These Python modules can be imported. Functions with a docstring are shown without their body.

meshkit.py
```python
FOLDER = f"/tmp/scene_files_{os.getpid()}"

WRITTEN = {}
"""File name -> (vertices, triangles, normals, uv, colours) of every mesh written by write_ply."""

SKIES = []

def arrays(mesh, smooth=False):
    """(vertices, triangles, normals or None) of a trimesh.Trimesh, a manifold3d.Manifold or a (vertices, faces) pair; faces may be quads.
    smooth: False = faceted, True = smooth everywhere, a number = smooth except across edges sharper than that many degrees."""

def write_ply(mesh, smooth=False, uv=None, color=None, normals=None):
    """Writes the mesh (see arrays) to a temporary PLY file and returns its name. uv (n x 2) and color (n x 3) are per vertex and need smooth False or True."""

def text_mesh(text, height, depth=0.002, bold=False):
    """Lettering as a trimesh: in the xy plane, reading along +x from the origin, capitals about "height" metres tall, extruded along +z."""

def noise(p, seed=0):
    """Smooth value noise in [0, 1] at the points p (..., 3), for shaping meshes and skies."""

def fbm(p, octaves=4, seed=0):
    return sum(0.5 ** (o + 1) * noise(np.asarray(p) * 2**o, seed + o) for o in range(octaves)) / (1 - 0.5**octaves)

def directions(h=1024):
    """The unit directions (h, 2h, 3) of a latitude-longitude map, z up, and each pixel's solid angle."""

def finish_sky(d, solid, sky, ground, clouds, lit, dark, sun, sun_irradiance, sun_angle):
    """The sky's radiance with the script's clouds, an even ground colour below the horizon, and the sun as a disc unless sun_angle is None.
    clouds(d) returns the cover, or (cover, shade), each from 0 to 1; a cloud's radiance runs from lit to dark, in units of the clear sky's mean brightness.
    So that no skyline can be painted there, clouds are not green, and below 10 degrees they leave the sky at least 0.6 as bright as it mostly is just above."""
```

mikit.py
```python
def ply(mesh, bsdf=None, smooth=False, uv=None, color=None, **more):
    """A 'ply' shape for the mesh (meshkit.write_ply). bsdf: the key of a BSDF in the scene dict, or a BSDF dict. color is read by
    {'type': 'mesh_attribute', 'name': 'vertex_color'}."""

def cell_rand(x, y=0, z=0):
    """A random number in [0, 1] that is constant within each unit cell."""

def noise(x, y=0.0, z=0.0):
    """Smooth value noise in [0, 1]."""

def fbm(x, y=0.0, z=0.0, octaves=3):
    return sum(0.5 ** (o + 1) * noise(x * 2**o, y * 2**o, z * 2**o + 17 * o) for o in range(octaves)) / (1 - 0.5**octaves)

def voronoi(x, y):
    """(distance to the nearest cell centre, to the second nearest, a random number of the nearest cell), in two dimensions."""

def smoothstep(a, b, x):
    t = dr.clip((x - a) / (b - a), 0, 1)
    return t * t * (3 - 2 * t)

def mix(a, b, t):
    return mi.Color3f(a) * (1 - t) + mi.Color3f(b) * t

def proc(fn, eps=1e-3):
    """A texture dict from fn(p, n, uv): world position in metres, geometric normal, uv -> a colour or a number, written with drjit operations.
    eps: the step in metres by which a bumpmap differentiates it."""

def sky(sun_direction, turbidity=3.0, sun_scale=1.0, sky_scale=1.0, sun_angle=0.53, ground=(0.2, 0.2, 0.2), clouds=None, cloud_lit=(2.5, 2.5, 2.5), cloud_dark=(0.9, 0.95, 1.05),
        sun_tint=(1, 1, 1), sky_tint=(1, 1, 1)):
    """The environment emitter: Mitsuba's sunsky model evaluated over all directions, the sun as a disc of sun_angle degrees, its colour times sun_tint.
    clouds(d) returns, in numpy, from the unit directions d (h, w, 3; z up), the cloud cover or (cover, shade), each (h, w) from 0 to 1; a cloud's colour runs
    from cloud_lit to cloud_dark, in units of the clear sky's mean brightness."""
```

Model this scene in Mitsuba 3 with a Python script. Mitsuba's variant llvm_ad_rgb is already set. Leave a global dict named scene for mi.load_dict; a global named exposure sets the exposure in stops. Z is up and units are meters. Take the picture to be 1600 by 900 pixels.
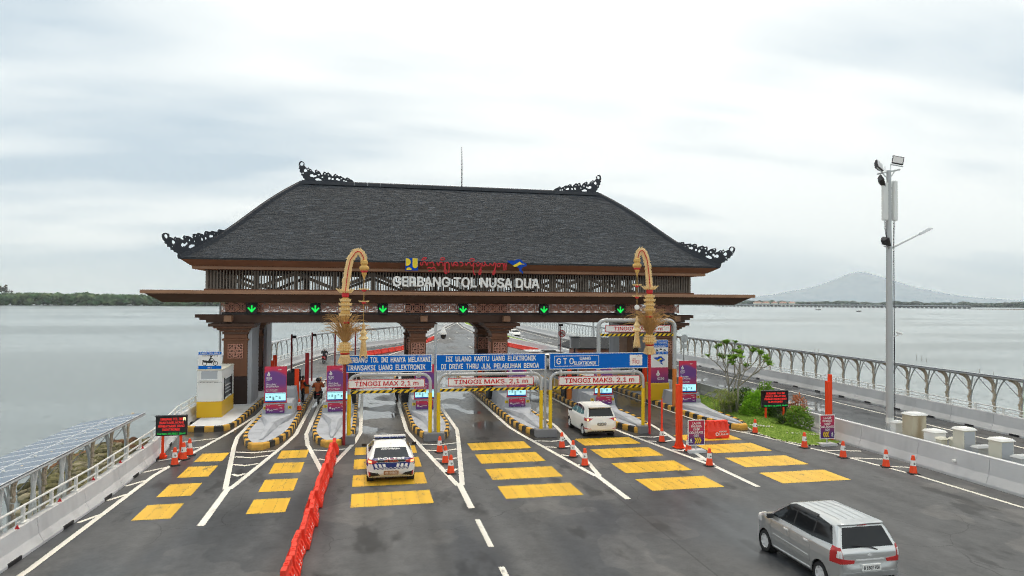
import math, random, numpy as np, trimesh, mitsuba as mi, mikit, meshkit, drjit as dr
import manifold3d as m3
from shapely.geometry import Polygon, Point, LineString, box as sbox
from shapely.ops import unary_union
from shapely import affinity
T = mi.ScalarTransform4f
PI = math.pi
rng = np.random.default_rng(7)
random.seed(7)
scene, labels, place = {}, {}, {}

# ---------------------------------------------------------------- camera, sky, exposure
H = 7.0
pitch, yaw, roll = np.radians([1.13, 12.03, 0.33])
fwd = np.array([math.sin(yaw) * math.cos(pitch), math.cos(yaw) * math.cos(pitch), math.sin(pitch)])
rgt = np.array([math.cos(yaw), -math.sin(yaw), 0]); upv = np.cross(rgt, fwd)
upv = -math.sin(roll) * rgt + math.cos(roll) * upv
HAZE = 0.00007
scene['camera'] = {'type': 'perspective', 'fov': math.degrees(2 * math.atan(800 / 1067)), 'fov_axis': 'x', 'near_clip': 0.5, 'far_clip': 90000.0,
                   'to_world': T().look_at(origin=[0, 0, H], target=(np.array([0, 0, H]) + fwd).tolist(), up=upv.tolist()), 'medium': {'type': 'ref', 'id': 'haze_air'}}

def clouds(d):
    z = np.maximum(d[..., 2], 0.0)
    s = 1 / (z + 0.16)
    p = np.stack([d[..., 0] * s * 0.9, d[..., 1] * s * 1.5, z * 2.0], -1)
    big = meshkit.fbm(p * 0.75 + [45.5, 30.9, 0.0], 4, seed=11)
    fine = meshkit.fbm(p * np.array([1.5, 3.0, 1.0]) + [17.0, 1.0, 4.0], 5, seed=19)
    low = np.clip(1 - z / 0.30, 0, 1)
    shade = np.clip((big - 0.46) * 3.3 + (fine - 0.5) * 1.5 + 0.23 + 0.20 * low, 0, 1)
    return np.ones_like(z), shade

scene['sky'] = mikit.sky([0.05, 0.26, 0.96], turbidity=4, sun_scale=0.30, sky_scale=1.0, sun_angle=20, clouds=clouds,
                         cloud_lit=(2.32, 2.38, 2.33), cloud_dark=(1.12, 1.38, 1.60), ground=(0.25, 0.26, 0.25))
exposure = 1.98

# ---------------------------------------------------------------- materials
def srgb(*c):
    x = np.array(c, float) / 255
    return np.where(x < 0.04045, x / 12.92, ((x + 0.055) / 1.055) ** 2.4).tolist()
def bs(key, color, rough=0.55, spec=0.4, two=True, **kw):
    c = color if isinstance(color, dict) else {'type': 'rgb', 'value': list(map(float, color))}
    b = {'type': 'principled', 'base_color': c, 'roughness': rough, 'specular': spec, **kw}
    scene['m_' + key] = {'type': 'twosided', 'b': b} if two else b
    return key
noise, fbm, smoothstep, mix = mikit.noise, mikit.fbm, mikit.smoothstep, mikit.mix

def asphalt_wet(p):          # 0 dry .. 1 wet
    a = fbm(p.x * 0.16 + 3.0, p.y * 0.10, 0.0, 4)
    b = fbm(p.x * 0.7, p.y * 0.22, 5.0, 3)
    zone = smoothstep(31.0, 38.0, p.y) * (1 - smoothstep(64.0, 75.0, p.y)) * 0.20 - smoothstep(13.0, 22.0, p.x) * (1 - smoothstep(25.0, 34.0, p.y)) * 0.16
    return smoothstep(0.42, 0.60, a * 0.62 + b * 0.38 + zone)
def asphalt_puddle(p):
    b = fbm(p.x * 0.75 + 11.0, p.y * 0.42, 2.0, 4)
    zone = smoothstep(35.0, 40.0, p.y) * (1 - smoothstep(56.0, 66.0, p.y))
    return smoothstep(0.535, 0.575, b) * zone
def asphalt_col(p, n, uv):
    w = asphalt_wet(p)
    g = noise(p.x * 22, p.y * 22) * 0.16 + noise(p.x * 7, p.y * 7, 3.0) * 0.16 + fbm(p.x * 2.3, p.y * 2.3, 1.0, 3) * 0.35 + 0.66
    track = fbm(p.x * 1.9, p.y * 0.05, 8.0, 2)
    c = mix((0.070, 0.071, 0.072), (0.038, 0.041, 0.045), w) * g * (0.70 + 0.6 * track)
    brown = smoothstep(33.55, 33.75, p.y) * (0.35 + 0.65 * smoothstep(0.35, 0.6, fbm(p.x * 0.6, p.y * 0.2, 3.0, 3))) * (1 - smoothstep(60.0, 66.0, p.y)) * (1 - smoothstep(21.5, 22.0, p.x))
    patch = smoothstep(0.60, 0.63, fbm(p.x * 0.42 + 40.0, p.y * 0.34, 9.0, 4))
    c = mix(c, mi.Color3f(c) * mi.Color3f(1.7, 1.6, 1.5), patch * 0.5)
    c = mix(c, mi.Color3f(0.082, 0.066, 0.047) * (0.7 + 0.6 * fbm(p.x * 1.6, p.y * 0.35, 6.0, 3)), brown * 0.65)
    wx, wy = p.x + 1.6 * fbm(p.x * 0.5, p.y * 0.5, 2.0, 3), p.y + 1.6 * fbm(p.x * 0.5, p.y * 0.5, 7.0, 3)
    d1, d2, _ = mikit.voronoi(wx * 0.30, wy * 0.22)
    crack = (1 - smoothstep(0.003, 0.010, d2 - d1)) * smoothstep(0.56, 0.61, fbm(p.x * 0.12 + 5.0, p.y * 0.12, 1.0, 2))
    seam = (1 - smoothstep(0.02, 0.05, dr.abs(p.y - 33.65 + 0.05 * noise(p.x * 0.8)))) + (1 - smoothstep(0.015, 0.04, dr.abs(p.x - 8.9 + 0.05 * noise(p.y * 0.6)))) * (1 - smoothstep(24.0, 26.0, p.y))
    oil = smoothstep(0.66, 0.80, fbm(p.x * 1.1 + 3.0, p.y * 0.5, 12.0, 4))
    c = mi.Color3f(c) * (1 - 0.34 * dr.clip(crack + seam, 0, 1)) * (1 - 0.55 * oil)
    return mix(c, mi.Color3f(0.05, 0.052, 0.055), asphalt_puddle(p) * 0.6)
def asphalt_rough(p, n, uv):
    return dr.clip(0.62 - 0.26 * asphalt_wet(p) - 0.42 * asphalt_puddle(p), 0.05, 1.0)
bs('asphalt', mikit.proc(asphalt_col), mikit.proc(asphalt_rough), 0.5)

def conc(base, amp, stain):
    def fn(p, n, uv):
        g = fbm(p.x * 0.8, p.y * 0.8, p.z * 0.8 + 3.0, 4) * amp + (1 - amp / 2) + (noise(p.x * 30, p.y * 30, p.z * 30) - 0.5) * 0.06
        s = smoothstep(0.52, 0.75, fbm(p.x * 1.7, p.y * 1.7, p.z * 0.35, 3)) * stain
        return mix(mi.Color3f(base) * g, mi.Color3f(base) * 0.55, s)
    return mikit.proc(fn)
bs('concrete', conc((0.54, 0.54, 0.54), 0.22, 0.26), 0.75, 0.3)
bs('concrete_grey', conc((0.38, 0.395, 0.42), 0.20, 0.35), 0.7, 0.3)
bs('concrete_dark', conc((0.20, 0.20, 0.205), 0.3, 0.5), 0.75, 0.3)
def paint(base, under, amt, sx=1.2, sy=0.5):
    def fn(p, n, uv):
        a = fbm(p.x * sx * 4, p.y * sy * 4, 2.0, 4)
        streak = noise(p.x * 5.5, p.y * 0.15, 3.0)
        wear = smoothstep(0.70 - amt * 0.2, 0.86, a * 0.75 + noise(p.x * 40, p.y * 40) * 0.25)
        return mix(mi.Color3f(base) * (0.84 + 0.3 * streak), mi.Color3f(under), wear)
    return mikit.proc(fn)
bs('yellow_paint', paint((0.66, 0.39, 0.03), (0.12, 0.10, 0.06), 0.35), 0.45, 0.4)
bs('white_paint', paint((0.68, 0.65, 0.58), (0.22, 0.21, 0.19), 0.3), 0.5, 0.4)
def kerbc(base):
    def fn(p, n, uv):
        a = fbm(p.x * 3.0, p.y * 3.0, p.z * 5.0, 4)
        low = 1 - smoothstep(0.0, 0.20, p.z + (a - 0.5) * 0.25)
        return mix(mi.Color3f(base) * (0.8 + 0.45 * a), mi.Color3f(0.10, 0.08, 0.055), low * 0.35)
    return mikit.proc(fn)
bs('kerb_yellow', kerbc((0.62, 0.34, 0.05)), 0.5)
bs('kerb_black', kerbc((0.025, 0.024, 0.023)), 0.5)
def brown(base):
    def fn(p, n, uv):
        g = fbm(p.x * 0.9, p.y * 0.9, p.z * 3.0, 4)
        v = noise(p.x * 6.0, p.y * 6.0, p.z * 0.6)
        return mi.Color3f(base) * (0.72 + 0.42 * g + 0.14 * v)
    return mikit.proc(fn)
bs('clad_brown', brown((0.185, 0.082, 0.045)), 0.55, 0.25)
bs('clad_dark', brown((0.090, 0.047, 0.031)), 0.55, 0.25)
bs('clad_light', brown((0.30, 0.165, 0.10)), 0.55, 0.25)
bs('clad_black', (0.028, 0.016, 0.015), 0.35)
bs('slat', brown((0.25, 0.215, 0.18)), 0.6, 0.25)
bs('lattice', (0.52, 0.25, 0.18), 0.55, 0.25)
bs('roof_base', (0.03, 0.033, 0.037), 0.8)
bs('shingle', {'type': 'mesh_attribute', 'name': 'vertex_color'}, 0.75, 0.3)
bs('vcol', {'type': 'mesh_attribute', 'name': 'vertex_color'}, 0.4, 0.4)
bs('vcol_matt', {'type': 'mesh_attribute', 'name': 'vertex_color'}, 0.8, 0.2)
bs('crest', (0.022, 0.026, 0.034), 0.6)
bs('steel', (0.45, 0.46, 0.47), 0.4, 0.5)
bs('galv', (0.47, 0.48, 0.48), 0.42, metallic=0.3)
bs('white_plastic', (0.72, 0.72, 0.69), 0.45)
bs('white', (0.78, 0.77, 0.74), 0.4)
bs('cream', (0.62, 0.60, 0.50), 0.5)
def rustbox(p, n, uv):
    s = smoothstep(0.45, 0.8, fbm(p.x * 2.0, p.y * 2.0, p.z * 0.7, 3))
    return mix(mi.Color3f(0.50, 0.45, 0.33), mi.Color3f(0.27, 0.19, 0.10), s * 0.8)
bs('cabinet_stained', mikit.proc(rustbox), 0.55)
bs('grey_box', (0.40, 0.42, 0.44), 0.5)
bs('dark', (0.02, 0.02, 0.022), 0.5)
bs('rubber', (0.018, 0.018, 0.018), 0.7)
bs('black_gloss', (0.012, 0.012, 0.014), 0.15, 0.5)
bs('yellow_post', (0.74, 0.50, 0.01), 0.4)
bs('yellow_booth', (0.70, 0.42, 0.015), 0.35)
bs('orange', (0.82, 0.060, 0.012), 0.5, 0.25)
bs('orange_box', (0.62, 0.19, 0.03), 0.5)
bs('cone_orange', (0.86, 0.075, 0.018), 0.5)
bs('red_plastic', (0.80, 0.055, 0.028), 0.42, 0.3)
bs('red', (0.55, 0.02, 0.025), 0.4)
bs('dark_red', (0.26, 0.018, 0.02), 0.4)
bs('sign_blue', (0.002, 0.125, 0.52), 0.55, 0.12)
bs('logo_blue', (0.006, 0.06, 0.40), 0.5, 0.15)
bs('logo_yellow', (0.78, 0.60, 0.03), 0.4)
bs('script_red', (0.50, 0.018, 0.028), 0.4)
bs('purple', (0.10, 0.028, 0.14), 0.4)
bs('straw', (0.62, 0.38, 0.12), 0.7, 0.2)
bs('straw_pale', (0.80, 0.60, 0.30), 0.7, 0.2)
bs('straw_dry', (0.44, 0.26, 0.10), 0.8, 0.2)
bs('car_white', (0.74, 0.735, 0.70), 0.28, 0.5, clearcoat=0.7, clearcoat_gloss=0.9)
bs('car_silver', (0.62, 0.63, 0.62), 0.24, 0.5, metallic=0.85, clearcoat=0.8, clearcoat_gloss=0.95)
bs('car_glass', (0.010, 0.012, 0.014), 0.05, 0.42)
bs('lamp_red', (0.42, 0.012, 0.012), 0.12, 0.6, clearcoat=0.8)
bs('lamp_clear', (0.62, 0.60, 0.58), 0.12, 0.6)
bs('rim', (0.66, 0.66, 0.65), 0.4, metallic=0.2)
bs('police_blue', (0.012, 0.028, 0.16), 0.3)
bs('plate_black', (0.02, 0.02, 0.02), 0.4)
bs('plate_amber', (0.30, 0.13, 0.045), 0.4)
bs('pv', (0.085, 0.115, 0.16), 0.28, 0.35)
bs('pv_frame', (0.62, 0.64, 0.66), 0.3)
bs('ornate', brown((0.50, 0.41, 0.30)), 0.6)
bs('skin', (0.26, 0.13, 0.08), 0.55)
bs('jacket_orange', (0.46, 0.115, 0.04), 0.8)
bs('cloth_dark', (0.02, 0.02, 0.023), 0.85)
bs('cloth_white', (0.55, 0.55, 0.53), 0.85)
bs('vest', (0.75, 0.10, 0.02), 0.7)
bs('bark', (0.30, 0.275, 0.235), 0.85, 0.1)
bs('soil', (0.10, 0.075, 0.05), 0.9)
def emit(key, rgb):
    scene['m_' + key] = {'type': 'twosided', 'b': {'type': 'diffuse', 'reflectance': {'type': 'rgb', 'value': [0.02, 0.02, 0.02]}}}
    return {'type': 'area', 'radiance': {'type': 'rgb', 'value': list(rgb)}}
EM_GREEN = emit('led', (0.003, 0.24, 0.03))
EM_RED = emit('led', (0.34, 0.012, 0.010))
EM_SCREEN = emit('led', (0.13, 0.27, 0.29))
EM_BRAKE = emit('led', (0.9, 0.22, 0.10))
EM_AMBER = emit('led', (0.55, 0.50, 0.25))
def leafm(key, c, tr=0.5):
    scene['m_' + key] = {'type': 'principledthin', 'base_color': {'type': 'rgb', 'value': list(c)}, 'roughness': 0.5, 'diff_trans': tr, 'spec_trans': 0.0}
leafm('leaf_mid', (0.20, 0.35, 0.05), 0.9)
leafm('leaf_bright', (0.30, 0.56, 0.05), 1.0)
leafm('leaf_yellow', (0.34, 0.42, 0.07), 1.0)
leafm('leaf_dark', (0.075, 0.14, 0.035), 0.7)
leafm('leaf_red', (0.50, 0.22, 0.12), 0.7)
leafm('grass_blade', (0.20, 0.34, 0.05), 0.9)
bs('lawn', mikit.proc(lambda p, n, uv: mix((0.12, 0.20, 0.03), (0.24, 0.32, 0.07), fbm(p.x * 2.5, p.y * 2.5, 0.0, 4))), 0.9, 0.1)
bs('mangrove', {'type': 'mesh_attribute', 'name': 'vertex_color'}, 0.9, 0.1)
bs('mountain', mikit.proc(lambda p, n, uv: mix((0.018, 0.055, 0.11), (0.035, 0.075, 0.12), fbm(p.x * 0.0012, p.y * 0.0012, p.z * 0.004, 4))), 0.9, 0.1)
bs('far_land', (0.055, 0.075, 0.07), 0.9, 0.1)
def wave(p, n, uv):
    d = dr.sqrt(p.x * p.x + p.y * p.y)
    near = 1 - smoothstep(150.0, 900.0, d)
    a = fbm(p.x * 0.9 + p.y * 0.25, p.y * 1.3, 0.0, 3) * (0.35 + 0.65 * near)
    b = fbm(p.x * 0.10, p.y * 0.16, 4.0, 2) * 3.0
    return a + b
scene['m_water_surface'] = {'type': 'twosided', 'b': {'type': 'bumpmap', 'scale': 0.085, 't': mikit.proc(wave, 0.05), 'b': {'type': 'principled',
    'base_color': mikit.proc(lambda p, n, uv: mix((0.12, 0.145, 0.145), (0.155, 0.178, 0.176), fbm(p.x * 0.006, p.y * 0.012, 0.0, 4))), 'roughness': mikit.proc(lambda p, n, uv: 0.11 + 0.16 * smoothstep(0.35, 0.65, fbm(p.x * 0.010 + p.y * 0.004, p.y * 0.028, 3.0, 4))), 'specular': 0.30}}}

# ---------------------------------------------------------------- mesh helpers: a mesh is (V, F)
def cat(*ms):
    ms = [m for a in ms for m in (a if isinstance(a, list) else [a])]
    vs, fs, n = [], [], 0
    for v, f in ms:
        vs.append(v); fs.append(np.asarray(f) + n); n += len(v)
    return np.vstack(vs), np.vstack(fs)
def tm(t):
    return np.array(t.vertices, float), np.array(t.faces, int)
def _boxtopo():
    from scipy.spatial import ConvexHull
    pts = []
    for sx in (-1, 1):
        for sy in (-1, 1):
            for sz in (-1, 1):
                pts += [(sx, sy * .8, sz * .8), (sx * .8, sy, sz * .8), (sx * .8, sy * .8, sz)]
    pts = np.array(pts); h = ConvexHull(pts); f = h.simplices.copy()
    nrm = np.cross(pts[f[:, 1]] - pts[f[:, 0]], pts[f[:, 2]] - pts[f[:, 0]])
    flip = (nrm * pts[f].mean(1)).sum(1) < 0
    f[flip] = f[flip][:, ::-1]
    return f
CHF = _boxtopo()
BXF = np.array([[0, 1, 3], [0, 3, 2], [4, 6, 7], [4, 7, 5], [0, 4, 5], [0, 5, 1], [2, 3, 7], [2, 7, 6], [0, 2, 6], [0, 6, 4], [1, 5, 7], [1, 7, 3]])
def box(x0, x1, y0, y1, z0, z1, c=0.0):
    ce = np.array([(x0 + x1) / 2, (y0 + y1) / 2, (z0 + z1) / 2]); h = np.abs([x1 - x0, y1 - y0, z1 - z0]) / 2
    if c <= 0:
        v = np.array([[x, y, z] for x in (-1, 1) for y in (-1, 1) for z in (-1, 1)]) * h + ce
        return v, BXF
    c = min(c, h.min() * 0.9); pts = []
    for sx in (-1, 1):
        for sy in (-1, 1):
            for sz in (-1, 1):
                pts += [(sx * h[0], sy * (h[1] - c), sz * (h[2] - c)), (sx * (h[0] - c), sy * h[1], sz * (h[2] - c)), (sx * (h[0] - c), sy * (h[1] - c), sz * h[2])]
    return np.array(pts) + ce, CHF
def tube(pts, r, n=8, caps=True):
    p = np.asarray(pts, float); k = len(p)
    r = np.broadcast_to(np.asarray(r, float), (k,))
    t = np.gradient(p, axis=0); t /= np.linalg.norm(t, axis=1, keepdims=True) + 1e-12
    a0 = np.array([0, 0, 1.0]) if abs(t[0, 2]) < 0.9 else np.array([1.0, 0, 0])
    a = np.cross(t[0], a0); a /= np.linalg.norm(a); A = []
    for i in range(k):
        a = a - t[i] * (a @ t[i]); a /= np.linalg.norm(a) + 1e-12; A.append(a)
    A = np.array(A); B = np.cross(t, A); ang = np.arange(n) * 2 * PI / n
    v = p[:, None] + r[:, None, None] * (np.cos(ang)[None, :, None] * A[:, None] + np.sin(ang)[None, :, None] * B[:, None])
    v = v.reshape(-1, 3); f = []
    for i in range(k - 1):
        for j in range(n):
            q = [i * n + j, i * n + (j + 1) % n, (i + 1) * n + (j + 1) % n, (i + 1) * n + j]
            f += [[q[0], q[1], q[2]], [q[0], q[2], q[3]]]
    if caps:
        v = np.vstack([v, p[0], p[-1]]); c0, c1 = k * n, k * n + 1
        for j in range(n):
            f += [[c0, (j + 1) % n, j], [c1, (k - 1) * n + j, (k - 1) * n + (j + 1) % n]]
    return v, np.array(f)
def lathe(prof, n=16, cx=0, cy=0, caps=True):
    p = np.asarray(prof, float); k = len(p); ang = np.arange(n) * 2 * PI / n
    v = np.stack([p[:, None, 0] * np.cos(ang) + cx, p[:, None, 0] * np.sin(ang) + cy, np.broadcast_to(p[:, None, 1], (k, n))], -1).reshape(-1, 3); f = []
    for i in range(k - 1):
        for j in range(n):
            q = [i * n + j, i * n + (j + 1) % n, (i + 1) * n + (j + 1) % n, (i + 1) * n + j]
            f += [[q[0], q[1], q[2]], [q[0], q[2], q[3]]]
    if not caps: return v, np.array(f)
    v = np.vstack([v, [cx, cy, p[0, 1]], [cx, cy, p[-1, 1]]])
    for j in range(n):
        f += [[k * n, (j + 1) % n, j], [k * n + 1, (k - 1) * n + j, (k - 1) * n + (j + 1) % n]]
    return v, np.array(f)
def extr(poly, d0, d1, plane='xz'):
    if not hasattr(poly, 'geom_type'):
        poly = Polygon(poly)
    poly = poly.buffer(0); out = []
    for g in getattr(poly, 'geoms', [poly]):
        if g.area < 1e-7:
            continue
        v, f = tm(trimesh.creation.extrude_polygon(g, d1 - d0, engine='earcut'))
        if plane == 'xz': v = np.stack([v[:, 0], d1 - v[:, 2], v[:, 1]], 1)
        elif plane == 'yz': v = np.stack([d0 + v[:, 2], v[:, 0], v[:, 1]], 1)
        else: v = v + [0, 0, d0]
        out.append((v, f))
    return cat(out)
def hull(pts):
    m = m3.Manifold.hull_points(np.asarray(pts, float)).to_mesh()
    return np.array(m.vert_properties[:, :3], float), np.array(m.tri_verts, int)
def frustum(b, z0, t, z1):      # b, t = (x0, x1, y0, y1)
    P = lambda q, z: [(q[0], q[2], z), (q[1], q[2], z), (q[1], q[3], z), (q[0], q[3], z)]
    return hull(P(b, z0) + P(t, z1))
def xf(m, t=(0, 0, 0), rz=0.0, s=1.0, rx=0.0, ry=0.0):
    v = np.array(m[0], float) * s
    for ax, a in ((0, rx), (1, ry), (2, rz)):
        if a:
            c, q = math.cos(a), math.sin(a); i, j = [(1, 2), (2, 0), (0, 1)][ax]
            v[:, [i, j]] = np.stack([c * v[:, i] - q * v[:, j], q * v[:, i] + c * v[:, j]], 1)
    f = m[1]
    if np.prod(np.broadcast_to(s, 3)) < 0: f = np.asarray(f)[:, ::-1]
    return v + np.asarray(t, float), f
def path_frame(path):
    p = np.asarray(path, float); d = np.gradient(p, axis=0)
    d /= np.linalg.norm(d, axis=1, keepdims=True)
    return p, np.stack([d[:, 1], -d[:, 0]], 1)        # right-hand normal
def resample(path, step):
    p = np.asarray(path, float); L = np.concatenate([[0], np.cumsum(np.linalg.norm(np.diff(p, axis=0), axis=1))])
    q = np.linspace(0, L[-1], max(2, int(round(L[-1] / step)) + 1))
    return np.stack([np.interp(q, L, p[:, i]) for i in range(p.shape[1])], 1)
def sweep(path, prof, z=0.0):
    p, n = path_frame(path); prof = np.asarray(prof, float); k, m = len(p), len(prof)
    v = np.concatenate([p[:, None, :] + n[:, None, :] * prof[None, :, :1], np.broadcast_to(prof[None, :, 1:] + z, (k, m, 1))], -1).reshape(-1, 3); f = []
    for i in range(k - 1):
        for j in range(m):
            q = [i * m + j, i * m + (j + 1) % m, (i + 1) * m + (j + 1) % m, (i + 1) * m + j]
            f += [[q[0], q[2], q[1]], [q[0], q[3], q[2]]]
    tri = trimesh.creation.triangulate_polygon(Polygon(prof), engine='earcut')
    tv, tf = tri; tf = np.asarray(tf)
    from scipy.spatial import cKDTree
    idx = cKDTree(prof).query(np.asarray(tv))[1]; tf = idx[tf]
    f = np.vstack([np.array(f), tf, tf[:, ::-1] + (k - 1) * m])
    mesh = trimesh.Trimesh(v, f, process=False); mesh.fix_normals()
    return np.array(mesh.vertices), np.array(mesh.faces)

# ---------------------------------------------------------------- entries
used = {}
def ply(mesh, mat, **kw): return mikit.ply(mesh, 'm_' + mat, **kw)
def numbered(name):
    n = used.get(name, 0); used[name] = n + 1
    return name if n == 0 else f'{name}_{n:03d}'
def tag(key, label=None, cat_=None, group=None, kind=None):
    e = labels.setdefault(key, {})
    for k, v in (('label', label), ('category', cat_), ('group', group), ('kind', kind)):
        if v: e[k] = v
    if not e: labels.pop(key)
    return key
def thing(name, label, cat_, group=None):
    return tag(numbered(name), label, cat_, group)
def add(name, mesh, mat, parent=None, smooth=False, color=None, label=None, cat_=None, group=None, kind=None, emitter=None):
    key = numbered((parent + '__' if parent else '') + name)
    if isinstance(mesh, dict):
        d = dict(mesh)
    else:
        d = ply(mesh, mat, smooth=smooth, color=color)
    if emitter: d['emitter'] = emitter
    scene[key] = d
    tag(key, label, cat_, group, kind)
    return key
def at(proto, x=0, y=0, z=0, rz=0.0, s=None):
    t = T().translate([float(x), float(y), float(z)]).rotate([0, 0, 1], math.degrees(rz))
    if s is not None: t = t.scale(s)
    return {**proto, 'to_world': t}
def letters(text, height, bold=True, depth=0.012):
    return tm(meshkit.text_mesh(text, height, depth, bold))
def fat(m, grow, depth):
    """heavier lettering: the outline of a lettering mesh grown by grow metres"""
    v, f = m; t = v[f]; n = np.cross(t[:, 1] - t[:, 0], t[:, 2] - t[:, 0]); top = n[:, 1] < -1e-9
    sh = unary_union([Polygon(q[:, [0, 2]]).buffer(1e-4) for q, k in zip(t, (np.abs(n[:, 1]) > 0.9 * np.linalg.norm(n, axis=1)) & top) if k]).buffer(grow, 3).simplify(0.004)
    return sh
def slim(text, height, x, y, z, width, grow=0.007):
    v, f = text_on(text, height, x, 0.0, z, width=width, bold=False)
    return extr(fat((v, f), grow, 0.0), y - 0.008, y, 'xz')
def text_on(text, height, x, y, z, align='c', width=None, bold=True, depth=0.012):
    """lettering facing -y; x is its centre (c) or left edge (l); z its base line"""
    v, f = letters(text, height, bold, depth)
    w = v[:, 0].max() - v[:, 0].min(); v = v - [v[:, 0].min(), 0, 0]
    if width: v = v * [width / w, 1, 1]; w = width
    x0 = x - w / 2 if align == 'c' else x
    return np.stack([v[:, 0] + x0, y - v[:, 2], v[:, 1] + z], 1), f
def grid_panel(x0, x1, y, z0, z1, fn, nx=8, nz=12, depth=0.02):
    """a thin board facing -y with a printed colour gradient fn(u, v)"""
    us, vs = np.linspace(0, 1, nx + 1), np.linspace(0, 1, nz + 1); V, C, Fc = [], [], []
    for j, b in enumerate(vs):
        for i, a in enumerate(us):
            V.append((x0 + (x1 - x0) * a, y, z0 + (z1 - z0) * b)); C.append(fn(a, b))
    for j in range(nz):
        for i in range(nx):
            q = [j * (nx + 1) + i, j * (nx + 1) + i + 1, (j + 1) * (nx + 1) + i + 1, (j + 1) * (nx + 1) + i]
            Fc += [[q[0], q[1], q[2]], [q[0], q[2], q[3]]]
    bv, bf = box(x0, x1, y + 0.002, y + depth, z0, z1)
    return cat((np.array(V), np.array(Fc)), (bv, bf)), np.vstack([np.array(C), np.tile([[0.1, 0.05, 0.08]], (len(bv), 1))])
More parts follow.
